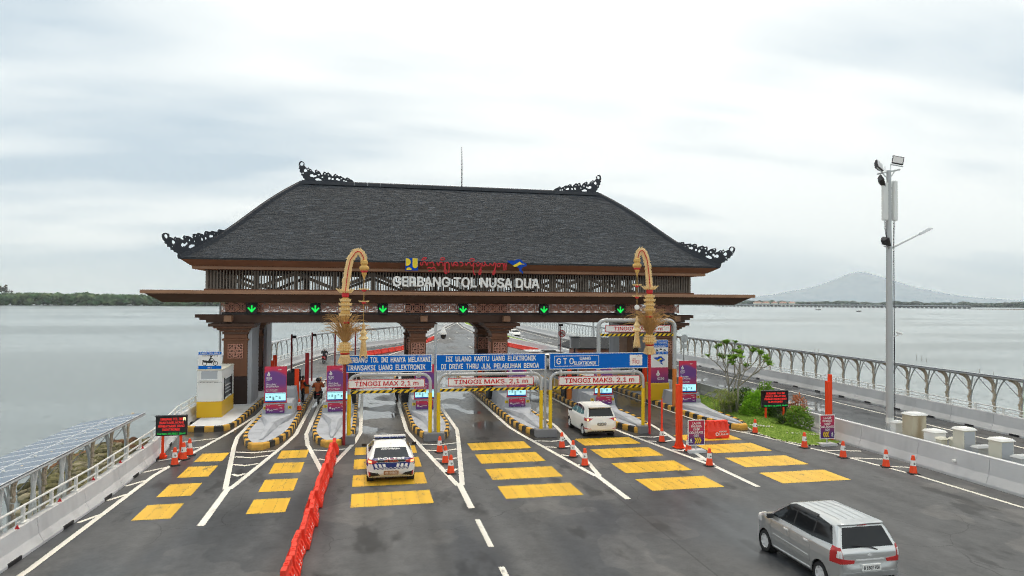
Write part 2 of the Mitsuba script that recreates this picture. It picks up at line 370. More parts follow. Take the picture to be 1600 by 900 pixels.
# ---------------------------------------------------------------- setting: water, far land, mountain, haze
SEA = -3.5
def disc(R, z, rings):
    v, f = [(0, 0, z)], []
    n = 64
    for r in rings:
        v += [(r * math.cos(i * 2 * PI / n), r * math.sin(i * 2 * PI / n), z) for i in range(n)]
    for i in range(n): f.append((0, 1 + i, 1 + (i + 1) % n))
    for k in range(len(rings) - 1):
        for i in range(n):
            a, b = 1 + k * n + i, 1 + k * n + (i + 1) % n; c, d = a + n, b + n
            f += [(a, c, d), (a, d, b)]
    return np.array(v, float), np.array(f)
add('sea', disc(0, SEA, [40, 200, 1000, 5000, 36000]), 'water_surface', kind='structure')
def mountain():
    cx, cy, top = 14600.0, 18100.0, 1000.0
    nr, na = 40, 160; V, Fc = [], []
    for i in range(nr + 1):
        r = 9500 * (i / nr) ** 1.25
        for j in range(na):
            a = 2 * PI * j / na
            rr = r / 9500
            h = top * (0.93 * math.exp(-(rr / 0.165) ** 1.0) + 0.13 * max(0, 1 - rr) ** 2)
            h = min(h, top * 0.92 + 0.35 * (h - top * 0.92)) if h > top * 0.92 else h
            V.append((cx + r * math.cos(a), cy + r * math.sin(a), h))
    V = np.array(V)
    rel = np.stack([(V[:, 0] - cx) / 900, (V[:, 1] - cy) / 900, np.zeros(len(V))], 1)
    V[:, 2] += (meshkit.fbm(rel, 4, 5) - 0.5) * 190 * np.clip(V[:, 2] / 500, 0, 1) * np.clip(np.hypot(rel[:, 0], rel[:, 1]) / 0.8, 0.25, 1)
    sh = np.exp(-(((V[:, 0] - cx - 900) / 700) ** 2 + ((V[:, 1] - cy + 600) / 900) ** 2)); V[:, 2] += sh * 120
    V[:, 2] += SEA - 6
    for i in range(nr):
        for j in range(na):
            a, b = i * na + j, i * na + (j + 1) % na
            Fc += [(a, a + na, b + na), (a, b + na, b)]
    return V, np.array(Fc)
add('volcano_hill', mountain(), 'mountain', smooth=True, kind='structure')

ico = tm(trimesh.creation.icosphere(subdivisions=1)); ico2 = tm(trimesh.creation.icosphere(subdivisions=2))
def clumps(centres, radii, squash, base, seed, sub=None, jitter=0.35):
    r = np.random.default_rng(seed); sv, sf = sub or ico; ms, cs = [], []
    for c, q in zip(centres, radii):
        v = sv * (1 + jitter * (r.random((len(sv), 1)) - 0.5) * 2) * np.array([1, 1, squash]) * q + c
        ms.append((v, sf)); cs.append(np.tile(np.array(base) * (0.6 + 0.8 * r.random()) * np.array([0.85 + 0.4 * r.random(), 1, 0.9 + 0.2 * r.random()]), (len(v), 1)) * (0.8 + 0.4 * r.random((len(v), 1))))
    return cat(ms), np.vstack(cs)
def far_forest():
    r = np.random.default_rng(3); C, R = [], []
    for i in range(5200):
        u = r.random() ** 0.9
        az = -0.78 + 0.80 * u
        d = 1330 + 160 * r.random() ** 1.6 + 60 * math.sin(az * 7)
        top = (14.5 + 5.5 * math.exp(-((az + 0.36) / 0.12) ** 2) - 3.5 * smooth01(-0.30, -0.1, az)) * (0.8 + 0.25 * meshkit.noise(np.array([az * 60, d * 0.02, 0]))) + 0.022 * (d - 1330)
        q = 3.2 + 3.4 * r.random()
        C.append((d * math.sin(az), d * math.cos(az), SEA + max(0.5, (top - q * 0.7) * (0.15 + 0.85 * r.random() ** 0.5)))); R.append(q)
    return clumps(C, R, 0.8, (0.060, 0.098, 0.046), 4)
def smooth01(a, b, x):
    t = min(max((x - a) / (b - a), 0), 1); return t * t * (3 - 2 * t)
fm, fc = far_forest()
add('mangrove_forest', fm, 'mangrove', color=fc, label='low dark green mangrove forest along the far left shore', cat_='forest', kind='stuff')
def bare_tree_far():
    az, d = -0.432, 1385.0
    x, y = d * math.sin(az), d * math.cos(az)
    k = thing('far_tree', 'pale bare-looking tree rising above the mangroves at far left', 'tree')
    add('trunk', tube([(x, y, SEA), (x + 0.5, y, 12), (x, y, 20)], [1.0, 0.7, 0.4]), 'bark', k)
    r = np.random.default_rng(8)
    m, c = clumps([(x + r.normal(0, 5.2), y + r.normal(0, 3), 18 + abs(r.normal(0, 4.2))) for _ in range(60)], 0.9 + 1.3 * r.random(60), 0.7, (0.10, 0.10, 0.085), 12)
    add('crown', m, 'mangrove', k, color=c)
bare_tree_far()
# right-hand far shore: land strip, causeway on piers, pale houses
def strip_land(name, az0, az1, d0, hmax, seed, n, q0, base):
    r = np.random.default_rng(seed); C, R = [], []
    for i in range(n):
        az = az0 + (az1 - az0) * r.random(); d = d0 * (1 + 0.06 * r.random()); q = q0 * (0.5 + r.random())
        C.append((d * math.sin(az), d * math.cos(az), SEA + r.random() * hmax * (0.5 + 0.8 * meshkit.noise(np.array([az * 40, seed, 0]))))); R.append(q)
    return clumps(C, R, 0.5, base, seed)
m, c = strip_land('a', 0.50, 1.02, 2700.0, 12, 21, 1500, 10, (0.05, 0.075, 0.06))
add('far_shore_trees', m, 'mangrove', color=c, label='hazy dark tree line along the far right shore', cat_='forest', kind='stuff')
m, c = strip_land('b', 0.86, 1.06, 1650.0, 7, 22, 420, 5, (0.055, 0.075, 0.05))
add('shore_scrub', m, 'mangrove', color=c, label='clump of low scrub on the mud flat at far right', cat_='scrub', kind='stuff')
def flat_land():
    pts = [(d * math.sin(a), d * math.cos(a)) for a, d in [(0.45, 2650), (0.6, 2650), (0.8, 2640), (1.1, 2600), (1.1, 3300), (0.45, 3300)]]
    return extr(pts, SEA - 0.5, SEA + 1.2, 'xy')
add('far_land', flat_land(), 'far_land', kind='structure')
def mud():
    pts = [(d * math.sin(a), d * math.cos(a)) for a, d in [(0.80, 1640), (0.9, 1560), (1.0, 1480), (1.1, 1450), (1.1, 2000), (0.9, 1900)]]
    return extr(pts, SEA - 0.5, SEA + 0.4, 'xy')
add('mud_flat', mud(), 'soil', kind='structure')
def causeway():
    k = thing('far_causeway', 'long pale causeway on piers crossing the bay at far right', 'bridge')
    A, B = np.array([0.50, 1950.0]), np.array([0.80, 1900.0])
    pt = lambda t: (lambda a, d: np.array([d * math.sin(a), d * math.cos(a)]))(*(A + (B - A) * t))
    path = np.array([pt(t) for t in np.linspace(0, 1, 14)])
    add('deck', sweep(path, [(-6, 0), (6, 0), (6, 2.0), (-6, 2.0)], SEA + 5.5), 'concrete_grey', k)
    ms = []
    for t in np.linspace(0, 1, 62):
        p = pt(t); ms.append(box(p[0] - .9, p[0] + .9, p[1] - 4, p[1] + 4, SEA - 1, SEA + 5.5))
    add('pier', cat(ms), 'concrete_dark', k, kind='stuff')
causeway()
def far_houses():
    r = np.random.default_rng(5)
    for i in range(5):
        a = 0.555 + 0.011 * i; d = 2640.0; x, y = d * math.sin(a), d * math.cos(a); w = 9 + 6 * r.random()
        k = thing('shore_house', 'tiny pale house with a reddish roof on the far right shore', 'house', 'pale houses on the far right shore')
        add('wall', box(x - w, x + w, y - 6, y + 6, SEA, SEA + 9 + 3 * r.random()), 'cream', k)
        add('roof', frustum((x - w - 1, x + w + 1, y - 7, y + 7), SEA + 12.02, (x - w * .6, x + w * .6, y - 1, y + 1), SEA + 15), 'lattice', k)
far_houses()
def boat(x, y, rz, lab):
    k = thing('boat', lab, 'boat')
    add('hull', xf(hull([(-4, -.8, .9), (4, -.8, .9), (-4, .8, .9), (4, .8, .9), (5.5, 0, 1.3), (-3.6, -.5, -.2), (3.4, -.5, -.2), (-3.6, .5, -.2), (3.4, .5, -.2)]), (x, y, SEA), rz), 'dark', k)
    add('cabin', xf(box(-1.6, 1.0, -.6, .6, .9, 2.2, .1), (x, y, SEA), rz), 'white', k)
def az_at(px): return yaw + math.atan((px - 800) / 1067)
boat(980 * math.sin(az_at(1342)), 980 * math.cos(az_at(1342)), 0.2, 'small dark boat on the water below the mountain')
boat(1150 * math.sin(az_at(1278)), 1150 * math.cos(az_at(1278)), -0.4, 'small boat left of the other boat, near the far causeway')
r_ = np.random.default_rng(31)
for i, (px, d) in enumerate([(1273, 150), (1279, 152), (1290, 92), (1303, 90), (1348, 62), (1369, 58), (1378, 57), (1432, 150), (1440, 148), (1447, 145), (1455, 70), (1512, 52), (1522, 50), (1530, 120), (1551, 115), (1575, 60), (1420, 95)]):
    x, y = d * math.sin(az_at(px)), d * math.cos(az_at(px)); hgt = 0.6 + 0.9 * r_.random()
    add('water_stake', tube([(x, y, SEA - .5), (x + r_.normal(0, .08), y, SEA + hgt)], [0.045, 0.03], 6), 'bark', label='thin dark wooden stake standing in the water at right', cat_='stake', group='wooden stakes in the water')
scene['haze_air'] = {'type': 'homogeneous', 'albedo': {'type': 'rgb', 'value': [0.89, 0.95, 0.98]}, 'sigma_t': HAZE}
scene['haze'] = {'type': 'cube', 'to_world': T().translate([0, 0, (1150 + SEA - 40) / 2]).scale([38000, 38000, (1150 - SEA + 40) / 2]), 'bsdf': {'type': 'null'}, 'interior': {'type': 'ref', 'id': 'haze_air'}}
tag('haze', kind='stuff', label='thin pale haze over the bay', cat_='haze')

# ---------------------------------------------------------------- roads
LEFT = [(-9.75, -14), (-9.30, 14), (-9.05, 20), (-8.80, 26), (-8.85, 33), (-9.6, 40), (-9.6, 56), (-8.9, 68), (-8.19, 75.4), (-5.4, 90.5), (-1.3, 103), (4.9, 113), (10.2, 127), (14.0, 147), (22, 190), (34, 250), (60, 340)]
MIDR = [(23.4, -14), (23.35, 20), (23.4, 31), (24.1, 36), (24.6, 46), (25.0, 60), (24.6, 80), (23.6, 100), (23.0, 120), (23.5, 142), (25.6, 180), (29, 216), (46, 300), (70, 372)]
RL = [(25.0, -14), (25.0, 20), (25.1, 30), (25.6, 46), (26.2, 60), (26.4, 80), (26.2, 100), (26.6, 130), (28.5, 180), (32, 222), (49, 306), (73, 378)]
RR = [(31.2, -14), (33.0, 22), (33.6, 29.3), (34.9, 46), (35.8, 69), (35.9, 94), (36.6, 130), (38.6, 170), (44, 230), (60, 300), (84, 370)]
def ribbon(a, b, z):
    a, b = np.asarray(a, float), np.asarray(b, float)
    n = 120
    A, B = resample(a, np.linalg.norm(np.diff(a, axis=0), axis=1).sum() / n), resample(b, np.linalg.norm(np.diff(b, axis=0), axis=1).sum() / n)
    k = min(len(A), len(B)); V = np.vstack([np.c_[A[:k], np.full(k, z)], np.c_[B[:k], np.full(k, z)]])
    f = [q for i in range(k - 1) for q in ((i, k + i, k + i + 1), (i, k + i + 1, i + 1))]
    return V, np.array(f)
add('road', ribbon(LEFT, MIDR, 0.0), 'asphalt', kind='structure')
add('opposite_road', ribbon(RL, RR, 0.0), 'asphalt', kind='structure')
lft = [(x - 0.75, y) for x, y in LEFT]; rgtp = [(x + 0.75, y) for x, y in RR]
dv, df = ribbon(lft, rgtp, -0.012); dv2 = dv - [0, 0, 1.3]
k_ = len(dv) // 2; n_ = len(dv)
side = []
for i in range(k_ - 1):
    side += [(i, i + 1, n_ + i + 1), (i, n_ + i + 1, n_ + i), (k_ + i, n_ + k_ + i + 1, k_ + i + 1), (k_ + i, n_ + k_ + i, n_ + k_ + i + 1)]
add('causeway_deck', (np.vstack([dv, dv2]), np.vstack([df, df[:, ::-1] + n_, np.array(side)])), 'concrete_dark', kind='structure')
for y in range(0, 120, 12):
    for x in (-7, 4, 15, 26):
        add('pile', lathe([(0.45, SEA - 2), (0.45, -1.3)], 10, x + (0.0 if y < 90 else 8), y), 'concrete_dark', 'causeway_deck')

# painted markings (sheets 4 mm above the asphalt)
def mark(name, poly, mat, z=0.004, parent='road'):
    p = Polygon(poly).buffer(0)
    if p.is_empty: return
    tv, tf = trimesh.creation.triangulate_polygon(p, engine='earcut')
    v = np.c_[np.asarray(tv), np.full(len(tv), z)]; f = np.asarray(tf)
    n = np.cross(v[f[:, 1]] - v[f[:, 0]], v[f[:, 2]] - v[f[:, 0]])[:, 2]; f[n < 0] = f[n < 0][:, ::-1]
    add(name, (v, f), mat, parent)
GX = [(-7.21, -6.05), (-3.79, -2.55), (-0.46, 2.36), (4.91, 7.78), (10.45, 13.39), (15.86, 18.89)]
GY = [(23.75, 25.42), (26.37, 28.12), (29.08, 30.90), (31.75, 33.40)]
for gi, (a, b) in enumerate(GX):
    for yi, (c, d) in enumerate(GY):
        o = 0.09 * (gi > 1) + 0.02 * yi * (gi > 3)
        n = 6 if b - a > 2 else 3
        for q in range(n):      # thermoplastic bands laid side by side
            x0, x1 = a + (b - a) * q / n, a + (b - a) * (q + 1) / n
            j = 0.012
            mark('rumble_band', [(x0 + .004, c + o + j * rng.normal()), (x1 - .004, c + o + j * rng.normal()), (x1 - .004, d + o + j * rng.normal()), (x0 + .004, d + o + j * rng.normal())], 'yellow_paint', 0.006)
def line(pts, w, mat='white_paint', z=0.004, parent='road', name='lane_line'):
    mark(name, list(LineString(pts).buffer(w / 2, cap_style=2, join_style=2).exterior.coords), mat, z, parent)
line([(-9.05, -10), (-8.62, 18), (-8.45, 20), (-8.2, 29.6), (-7.72, 33.4), (-6.98, 38.6), (-6.42, 44), (-6.35, 66)], 0.18)
for y in (24.6, 27.0, 28.9, 31.0, 33.0, 35.0, 37.0):
    x = np.interp(y, [20, 29.6, 33.4, 38.6], [-8.45, -8.2, -7.72, -6.98])
    line([(x - 0.06, y), (max(x - 1.0 - 0.05 * (y - 24), -8.75), y - 0.75)], 0.15, z=0.0045)
# gore markings ahead of each island: two converging lines and chevrons
def gore(cx, apex_y, tail, hw, chev, skew=0.0):
    L = [(cx - hw, 62), (cx - hw, 37.2), (cx - hw * 0.80, 34.6), (cx + skew - 0.08, apex_y)]
    R = [(cx + hw, 62), (cx + hw, 37.2), (cx + hw * 0.80, 34.6), (cx + skew + 0.08, apex_y)]
    line(L, 0.20); line(R, 0.20, z=0.0044)
    line([(cx + skew, apex_y + 0.35), (cx + skew * 1.0, apex_y - tail)], 0.22, z=0.0048)
    for y in chev:
        t = (y - apex_y) / (34.6 - apex_y); w = hw * 0.80 * min(t, 1.05); m = cx + skew * (1 - t)
        line([(m - w + .08, y + .10), (m, y - 0.22), (m + w - .08, y + .10)], 0.17, z=0.0052)
ISL = [(-4.9, 1.16), (-1.60, 1.12), (3.50, 1.05), (9.12, 1.02), (14.62, 1.10), (20.35, 1.05)]
gore(-4.95, 27.0, 4.2, 1.42, (29.2, 30.9, 32.4, 33.4))
gore(-1.62, 29.0, 5.0, 1.38, (31.3, 33.2))
gore(3.55, 25.9, 2.9, 1.35, (28.4, 30.4, 32.2, 33.6))
gore(9.17, 26.3, 3.3, 1.32, (28.2, 30.1, 31.9, 33.4))
gore(14.66, 27.2, 3.6, 1.38, (28.4, 30.2, 32.3, 33.5))
line([(22.6, -10), (22.35, 18), (22.2, 19.6), (22.04, 24), (21.3, 28.3), (20.3, 32.6), (19.3, 35.5), (19.1, 45), (19.1, 62)], 0.15)
for y in (25.6, 27.2, 28.9, 30.6, 32.2, 33.7):
    x = np.interp(y, [19.6, 24, 28.3, 32.6, 35.5], [22.2, 22.04, 21.3, 20.3, 19.3])
    line([(x + 0.05, y), (min(x + 2.4, 23.0), y - 0.55)], 0.15, z=0.0045)
for a, b in [(21.8, 19.3), (17.8, 15.3), (13.8, 11.3), (9.8, 7.3), (5.8, 3.3)]:
    line([(3.55, a), (3.55, b)], 0.16, z=0.0044)
# beyond the gantry
def offs(path, o, y0, y1):
    p = resample(path, 3.0); q, n = path_frame(p); q = q + n * o
    return [tuple(v) for v in q if y0 <= v[1] <= y1]
line(offs(LEFT, 0.9, 66, 330), 0.18); line(offs(MIDR, -0.7, 62, 360), 0.18)
for i in range(36):
    y = 62 + i * 8
    for o in (-4.2, -7.8):
        s_ = offs(MIDR, o, y, y + 4.2)
        if len(s_) > 1: line(s_, 0.15, z=0.0046)
line([(-3.6, 62), (-1.2, 74), (3.5, 92), (9.5, 112), (13.0, 124)], 0.15, z=0.0042)
def dashed(path, o, parent, y0, y1, step=8, dash=3.6):
    y = y0
    while y < y1:
        s_ = offs(path, o, y, y + dash)
        if len(s_) > 1: line(s_, 0.15, z=0.0045, parent=parent)
        y += step
line(offs(RR, -2.05, -12, 360), 0.16, parent='opposite_road'); line(offs(RL, 0.5, -12, 360), 0.16, parent='opposite_road')
dashed(RR, -5.4, 'opposite_road', 40, 300)

# ---------------------------------------------------------------- concrete parapets with tube rails
NJ = [(-0.30, 0.0), (0.30, 0.0), (0.30, 0.08), (0.17, 0.34), (0.11, 0.84), (-0.11, 0.84), (-0.17, 0.34), (-0.30, 0.08)]
def parapet(name, path, label, prof, seg, y0, y1, far_seg=None, rail=None, slots=False, side=1):
    k = thing(name, label, 'barrier')
    p = resample(path, 0.5); p = p[(p[:, 1] >= y0) & (p[:, 1] <= y1)]
    n = max(2, int(round(seg / 0.5))); i = 0
    while i < len(p) - 1:
        q = p[i:i + n + 1]
        if len(q) < 2: break
        far = q[0, 1] > 75
        q2 = q.copy()
        d0 = q[1] - q[0]; d1 = q[-1] - q[-2]
        q2[0] = q[0] + d0 * 0.02; q2[-1] = q[-1] - d1 * 0.02
        q2 = q2[[0, len(q2) // 2, -1]] if len(q2) > 3 else q2
        add('segment', sweep(q2, prof), 'concrete', k)
        if slots and not far:
            mid = q[len(q) // 2]; dd = (q[-1] - q[0]); dd /= np.linalg.norm(dd); a = math.atan2(dd[1], dd[0])
            add('drain_slot', xf(box(-0.32, 0.32, -0.04, 0.04, 0.006, 0.11), (mid[0] + side * dd[1] * 0.275, mid[1] - side * dd[0] * 0.275, 0), a), 'dark', k)
        i += n
    if rail:
        zt, hts, rad, post_step, off = rail
        q, nn = path_frame(p); q = q + nn * off
        for h in hts:
            z3 = np.c_[q[::2], np.full(len(q[::2]), h)]
            add('rail', tube(z3, rad, 8), 'white_plastic', k, smooth=40)
        ps = resample(q, post_step)
        for a in ps:
            if a[1] < 60: add('rail_post', cat(box(a[0] - .04, a[0] + .04, a[1] - .05, a[1] + .05, zt, max(hts) - .02), box(a[0] - .10, a[0] + .10, a[1] - .16, a[1] + .16, zt + .002, zt + .04)), 'white_plastic', k)
        rest = [box(a[0] - .04, a[0] + .04, a[1] - .05, a[1] + .05, zt, max(hts) - .02) for a in ps if a[1] >= 60]
        if rest: add('far_rail_post', cat(rest), 'white_plastic', k, kind='stuff')
    return k
NJL = [(o, z * 0.9) for o, z in NJ]
lp = [(x - 0.28, y) for x, y in LEFT]
parapet('left_parapet', lp, 'grey concrete parapet with white tube rails along the left water edge', NJL, 3.0, 4, 210, rail=(0.756, (0.95, 1.22), 0.032, 1.6, -0.05), slots=True, side=1)
NJR = [(o, z * 1.16) for o, z in NJ]
rp = [(x + 0.30, y) for x, y in RR]
parapet('right_parapet', rp, 'long pale concrete parapet with tube rails on the far side of the opposite road', NJR, 3.0, 4, 340, rail=(0.975, (1.12, 1.32), 0.03, 1.9, 0.06), slots=True, side=-1)
NJM = [(o * 1.05, z * 1.30) for o, z in NJ]
parapet('plaza_barrier', [(23.72, -6), (23.66, 20), (23.72, 31.5)], 'tall grey concrete barrier along the right edge of the toll plaza', NJM, 3.5, -6, 31.5)
add('wall_bolt', xf(lathe([(0.07, 0), (0.07, 0.10), (0.04, 0.12)], 10), (23.50, 23.55, 0.62), 0, ry=-PI / 2), 'white_plastic', 'plaza_barrier')
parapet('median_barrier', [(x - 0.3, y) for x, y in RL], 'low concrete barrier at the left edge of the opposite road, behind the cabinets', NJL, 4.0, 4, 76)
parapet('median_wall_far', [(x + 0.3, y) for x, y in MIDR], 'white concrete median wall curving away beyond the gantry', NJR, 4.0, 74, 340)
parapet('median_wall_back', [(x - 0.3, y) for x, y in RL], 'white concrete wall on the far side of the planted median', NJL, 4.0, 78, 340)
add('median_grass', ribbon([(x + 0.7, y) for x, y in MIDR if y > 70], [(x - 0.7, y) for x, y in RL if y > 75], 0.62), 'lawn', kind='structure')
add('median_fill', ribbon([(x + 0.0, y) for x, y in MIDR if y < 90], [(x, y) for x, y in RL if y < 90], 0.004), 'concrete_dark', kind='structure')

# ---------------------------------------------------------------- solar canopies along both parapets
def motif(h, w):
    """carved bracket outline (local s along the bracket, t across)"""
    pts = unary_union([Point(w * .5 + w * .35 * math.sin(i * 1.7), h * i / 7).buffer(w * 0.55, 6) for i in range(8)])
    holes = unary_union([Point(w * .5 + w * .18 * math.cos(i * 2.1), h * (i + .5) / 7).buffer(w * 0.20, 5) for i in range(7)])
    return pts.difference(holes)
def bracket(sx):
    """ornate post that curves towards the road at its top; sx = +1: road lies at -x"""
    mo = affinity.translate(motif(1.25, 0.17), -0.085, 0.0)
    low = extr(mo, -0.03, 0.03, 'xz')
    up = []
    for i in range(9):
        a = PI * 0.5 * i / 8
        up.append((-(0.72 - 0.72 * math.cos(a)), 1.3 + 0.55 * math.sin(a)))
    band = LineString(up).buffer(0.105, cap_style=2)
    band = band.difference(unary_union([Point(p).buffer(0.042, 4) for p in up[::1]]))
    bead = unary_union([Point(p[0] + 0.03, p[1] + 0.07).buffer(0.075, 4) for p in up[1::2]])
    m = cat(low, extr(unary_union([band, bead]).difference(unary_union([Point(p).buffer(0.042, 4) for p in up])), -0.03, 0.03, 'xz'))
    return xf(m, s=(sx, 1, 1))
def canopy(name, label, path, side, step, y0, y1, off, ztop, zbase, panel_y1, tilt=-0.14, width=2.55, posts='arch'):
    k = thing(name, label, 'solar canopy')
    p = resample(path, 0.25); q, n = path_frame(p); q = q + n * off
    sel = (q[:, 1] >= y0) & (q[:, 1] <= y1); q, n = q[sel], n[sel]
    stn = int(step / 0.25); idx = list(range(0, len(q), stn))
    br = ply(bracket(1), 'ornate')
    for a, i in enumerate(idx):
        x, y = q[i]; tn = n[i] * side; rz = math.atan2(n[i][1], n[i][0]) - PI / 2
        far = y > 78
        if not far:
            add('ornate_bracket', at(br, x - tn[0] * .05, y - tn[1] * .05, ztop - 2.04, rz), None, k)
        add('post', tube([(x + tn[0] * .05, y + tn[1] * .05, zbase - 1.3), (x + tn[0] * .05, y + tn[1] * .05, zbase + 1.0), (x + tn[0] * .22, y + tn[1] * .22, ztop - 0.06)], 0.045, 6), 'white_plastic', k)
        if a + 1 < len(idx):
            x2, y2 = q[idx[a + 1]]; arc = []
            for u in np.linspace(0, 1, 9):
                uu = 1 - (1 - u) * .58; arc.append((x + (x2 - x) * uu, y + (y2 - y) * uu, zbase + 0.10 + (ztop - zbase - 0.22) * math.cos(PI / 2 * u) ** .62))
            add('arch_tube', tube(arc, 0.036, 5), 'galv', k)
            add('stay_rod', tube([(x + tn[0] * .1, y + tn[1] * .1, zbase + 0.7), ((x + x2) / 2 - tn[0] * .5, (y + y2) / 2 - tn[1] * .5, ztop)], 0.018, 4), 'galv', k)
        # panels between this frame and the next
        if a + 1 < len(idx) and y < panel_y1:
            x2, y2 = q[idx[a + 1]]
            for r_i in range(2):
                w0, w1 = -0.75 + r_i * width / 2 + 0.012, -0.75 + (r_i + 1) * width / 2 - 0.012
                for h_ in range(2):
                    u0, u1 = h_ / 2 + 0.006, (h_ + 1) / 2 - 0.006
                    def P(u, w, dz): 
                        b = np.array([x + (x2 - x) * u, y + (y2 - y) * u]) + tn * w
                        return (b[0], b[1], ztop + (w + 0.75) * tilt + dz)
                    pts = [P(u, w, dz) for u in (u0, u1) for w in (w0, w1) for dz in (0.0, 0.035)]
                    add('solar_panel', hull(pts), 'pv', k)
                    if h_: continue
                    fr = []
                    for (ua, wa, ub, wb) in ((u0, w0, 1, w0), (u1 + .006, w1, u1 + .006, w0), (0, w1, 0, w0)):
                        fr.append(tube([P(ua, wa, 0.034), P(ub, wb, 0.034)], 0.016, 4))
                    add('panel_frame', cat(fr), 'pv_frame', k)
    for w in (-0.72, 0.5, 1.7):
        e = [(a[0] + b[0] * side * w, a[1] + b[1] * side * w, ztop + (w + 0.75) * tilt - 0.05) for a, b in zip(q[::4], n[::4])]
        add('purlin', tube(e, 0.045, 5), 'galv', k)
    return k
# left canopy, near the camera (outside the left parapet); its frames stand on the parapet's outer side
canopy('left_solar_canopy', 'blue-grey solar panel canopy on white posts beside the left parapet', [(-10.25, 6), (-10.25, 40)], -1, 2.0, 7, 33.2, 0.0, 1.98, 0.2, 40, tilt=-0.15)
canopy('right_solar_canopy', 'long row of arched frames with ornate brackets carrying solar panels beyond the right parapet', RR, 1, 1.85, 8, 175, 1.35, 2.98, 1.0, 175, tilt=-0.16)
canopy('far_left_solar_canopy', 'curved row of white arches with solar panels along the ramp beyond the gantry', LEFT, -1, 2.0, 56, 124, -1.25, 2.75, 0.85, 124, tilt=-0.16)
for i, (a, b) in enumerate([(41, 800), (86, 786), (124, 750), (0, 0)]):
    y = 19.6 + 2.0 * i
    for dx in (0.0, 0.36):
        add('slanted_leg', tube([(-9.78 - dx * .6, y - dx * .6, -0.3), (-9.98 + dx * 0.3, y + dx * 0.3, 1.86)], 0.06, 8), 'white_plastic', 'left_solar_canopy')
for y in np.arange(13.2, 33, 2.55):
    add('red_reflector', xf(hull([(-.06, 0, 0), (.06, 0, 0), (-.06, .02, 0), (.06, .02, 0), (0, 0, .12), (0, .02, .12)]), (-9.14 + 0.03 * (y - 20) / 3, y, 0.80)), 'red', 'left_parapet')

# rocky bank in the water at left
def rocks():
    r = np.random.default_rng(17); ms, cs = [], []
    V = []
    poly = Polygon([(-12.4, 33.5), (-10.2, 37), (-10.0, 50), (-12.8, 52.0), (-16.8, 52.5), (-18.8, 49.5), (-18.2, 42), (-15.6, 36.5), (-14.2, 33.5)])
    n = 0
    while n < 2300:
        x, y = r.uniform(-20, -10), r.uniform(32, 53)
        if not poly.contains(Point(x, y)): continue
        dd = poly.exterior.distance(Point(x, y))
        q = 0.10 + 0.22 * r.random() ** 2
        v = ico[0] * (1 + 0.5 * (r.random((len(ico[0]), 1)) - .5)) * np.array([1, 1, .7]) * q * (1 + .4 * r.random(3)) + [x, y, SEA + 0.05 + min(dd, 2.2) * 0.42 + 0.1 * r.random()]
        red = meshkit.noise(np.array([x * .45, y * .4, 2.0])) > 0.62
        base = np.array([0.17, 0.085, 0.04]) if red else np.array([0.125, 0.115, 0.05]) if r.random() < .7 else np.array([0.19, 0.17, 0.11])
        ms.append((v, ico[1])); cs.append(np.tile(base * (0.5 + 0.9 * r.random()), (len(v), 1))); n += 1
    g = []
    bx, by = poly.exterior.xy
    add('rock_bank', cat(hull([(x, y, SEA - .6) for x, y in zip(bx, by)] + [(-13.6 + 2 * math.cos(a), 43 + 5 * math.sin(a), SEA + .85) for a in np.linspace(0, 6, 9)])), 'soil', kind='structure')
    add('shore_rocks', cat(ms), 'vcol_matt', color=np.vstack(cs), label='mossy brown rubble bank in the water left of the parapet', cat_='rocks', kind='stuff')
rocks()
# ---------------------------------------------------------------- toll gantry
GY0, GYC, GY1 = 45.2, 51.5, 57.8
gan = thing('toll_gantry', 'big brown toll gate building with a dark shingled hip roof across all lanes', 'toll gate')
EX0, EX1, RX0, RX1, EZ, RZ = -11.26, 25.03, -4.68, 17.95, 9.60, 15.50
def sprof(s): return s - 0.030 * np.sin(2 * PI * s) - 0.02 * np.sin(PI * s)
def roof_pt(side, s, u):
    """side 0 front, 1 right, 2 back, 3 left; s eave->ridge, u along"""
    z = EZ + (RZ - EZ) * sprof(s)
    x0, x1 = EX0 + (RX0 - EX0) * s, EX1 + (RX1 - EX1) * s
    y0, y1 = GY0 + (GYC - GY0) * s, GY1 + (GYC - GY1) * s
    if side == 0: return np.array([x0 + (x1 - x0) * u, y0, z])
    if side == 2: return np.array([x1 + (x0 - x1) * u, y1, z])
    if side == 1: return np.array([x1, y0 + (y1 - y0) * u, z])
    return np.array([x0, y1 + (y0 - y1) * u, z])
def roof_base():
    V, Fc = [], []
    ns = 14
    for i in range(ns + 1):
        s = i / ns
        for sd in range(4): V.append(roof_pt(sd, s, 0.0) - [0, 0, 0.04])
    for i in range(ns):
        for j in range(4):
            a, b = i * 4 + j, i * 4 + (j + 1) % 4
            Fc += [(a, b, b + 4), (a, b + 4, a + 4)]
    n = len(V)
    V += [V[0] - [0, 0, .06], V[1] - [0, 0, .06], V[2] - [0, 0, .06], V[3] - [0, 0, .06]]
    Fc += [(n, n + 2, n + 1), (n, n + 3, n + 2)]
    for j in range(4):
        a, b = j, (j + 1) % 4; Fc += [(n + a, n + b, b), (n + a, b, a)]
    return np.array(V), np.array(Fc)
roofk = add('roof', roof_base(), 'roof_base', gan, label='steep dark grey shingled hip roof')
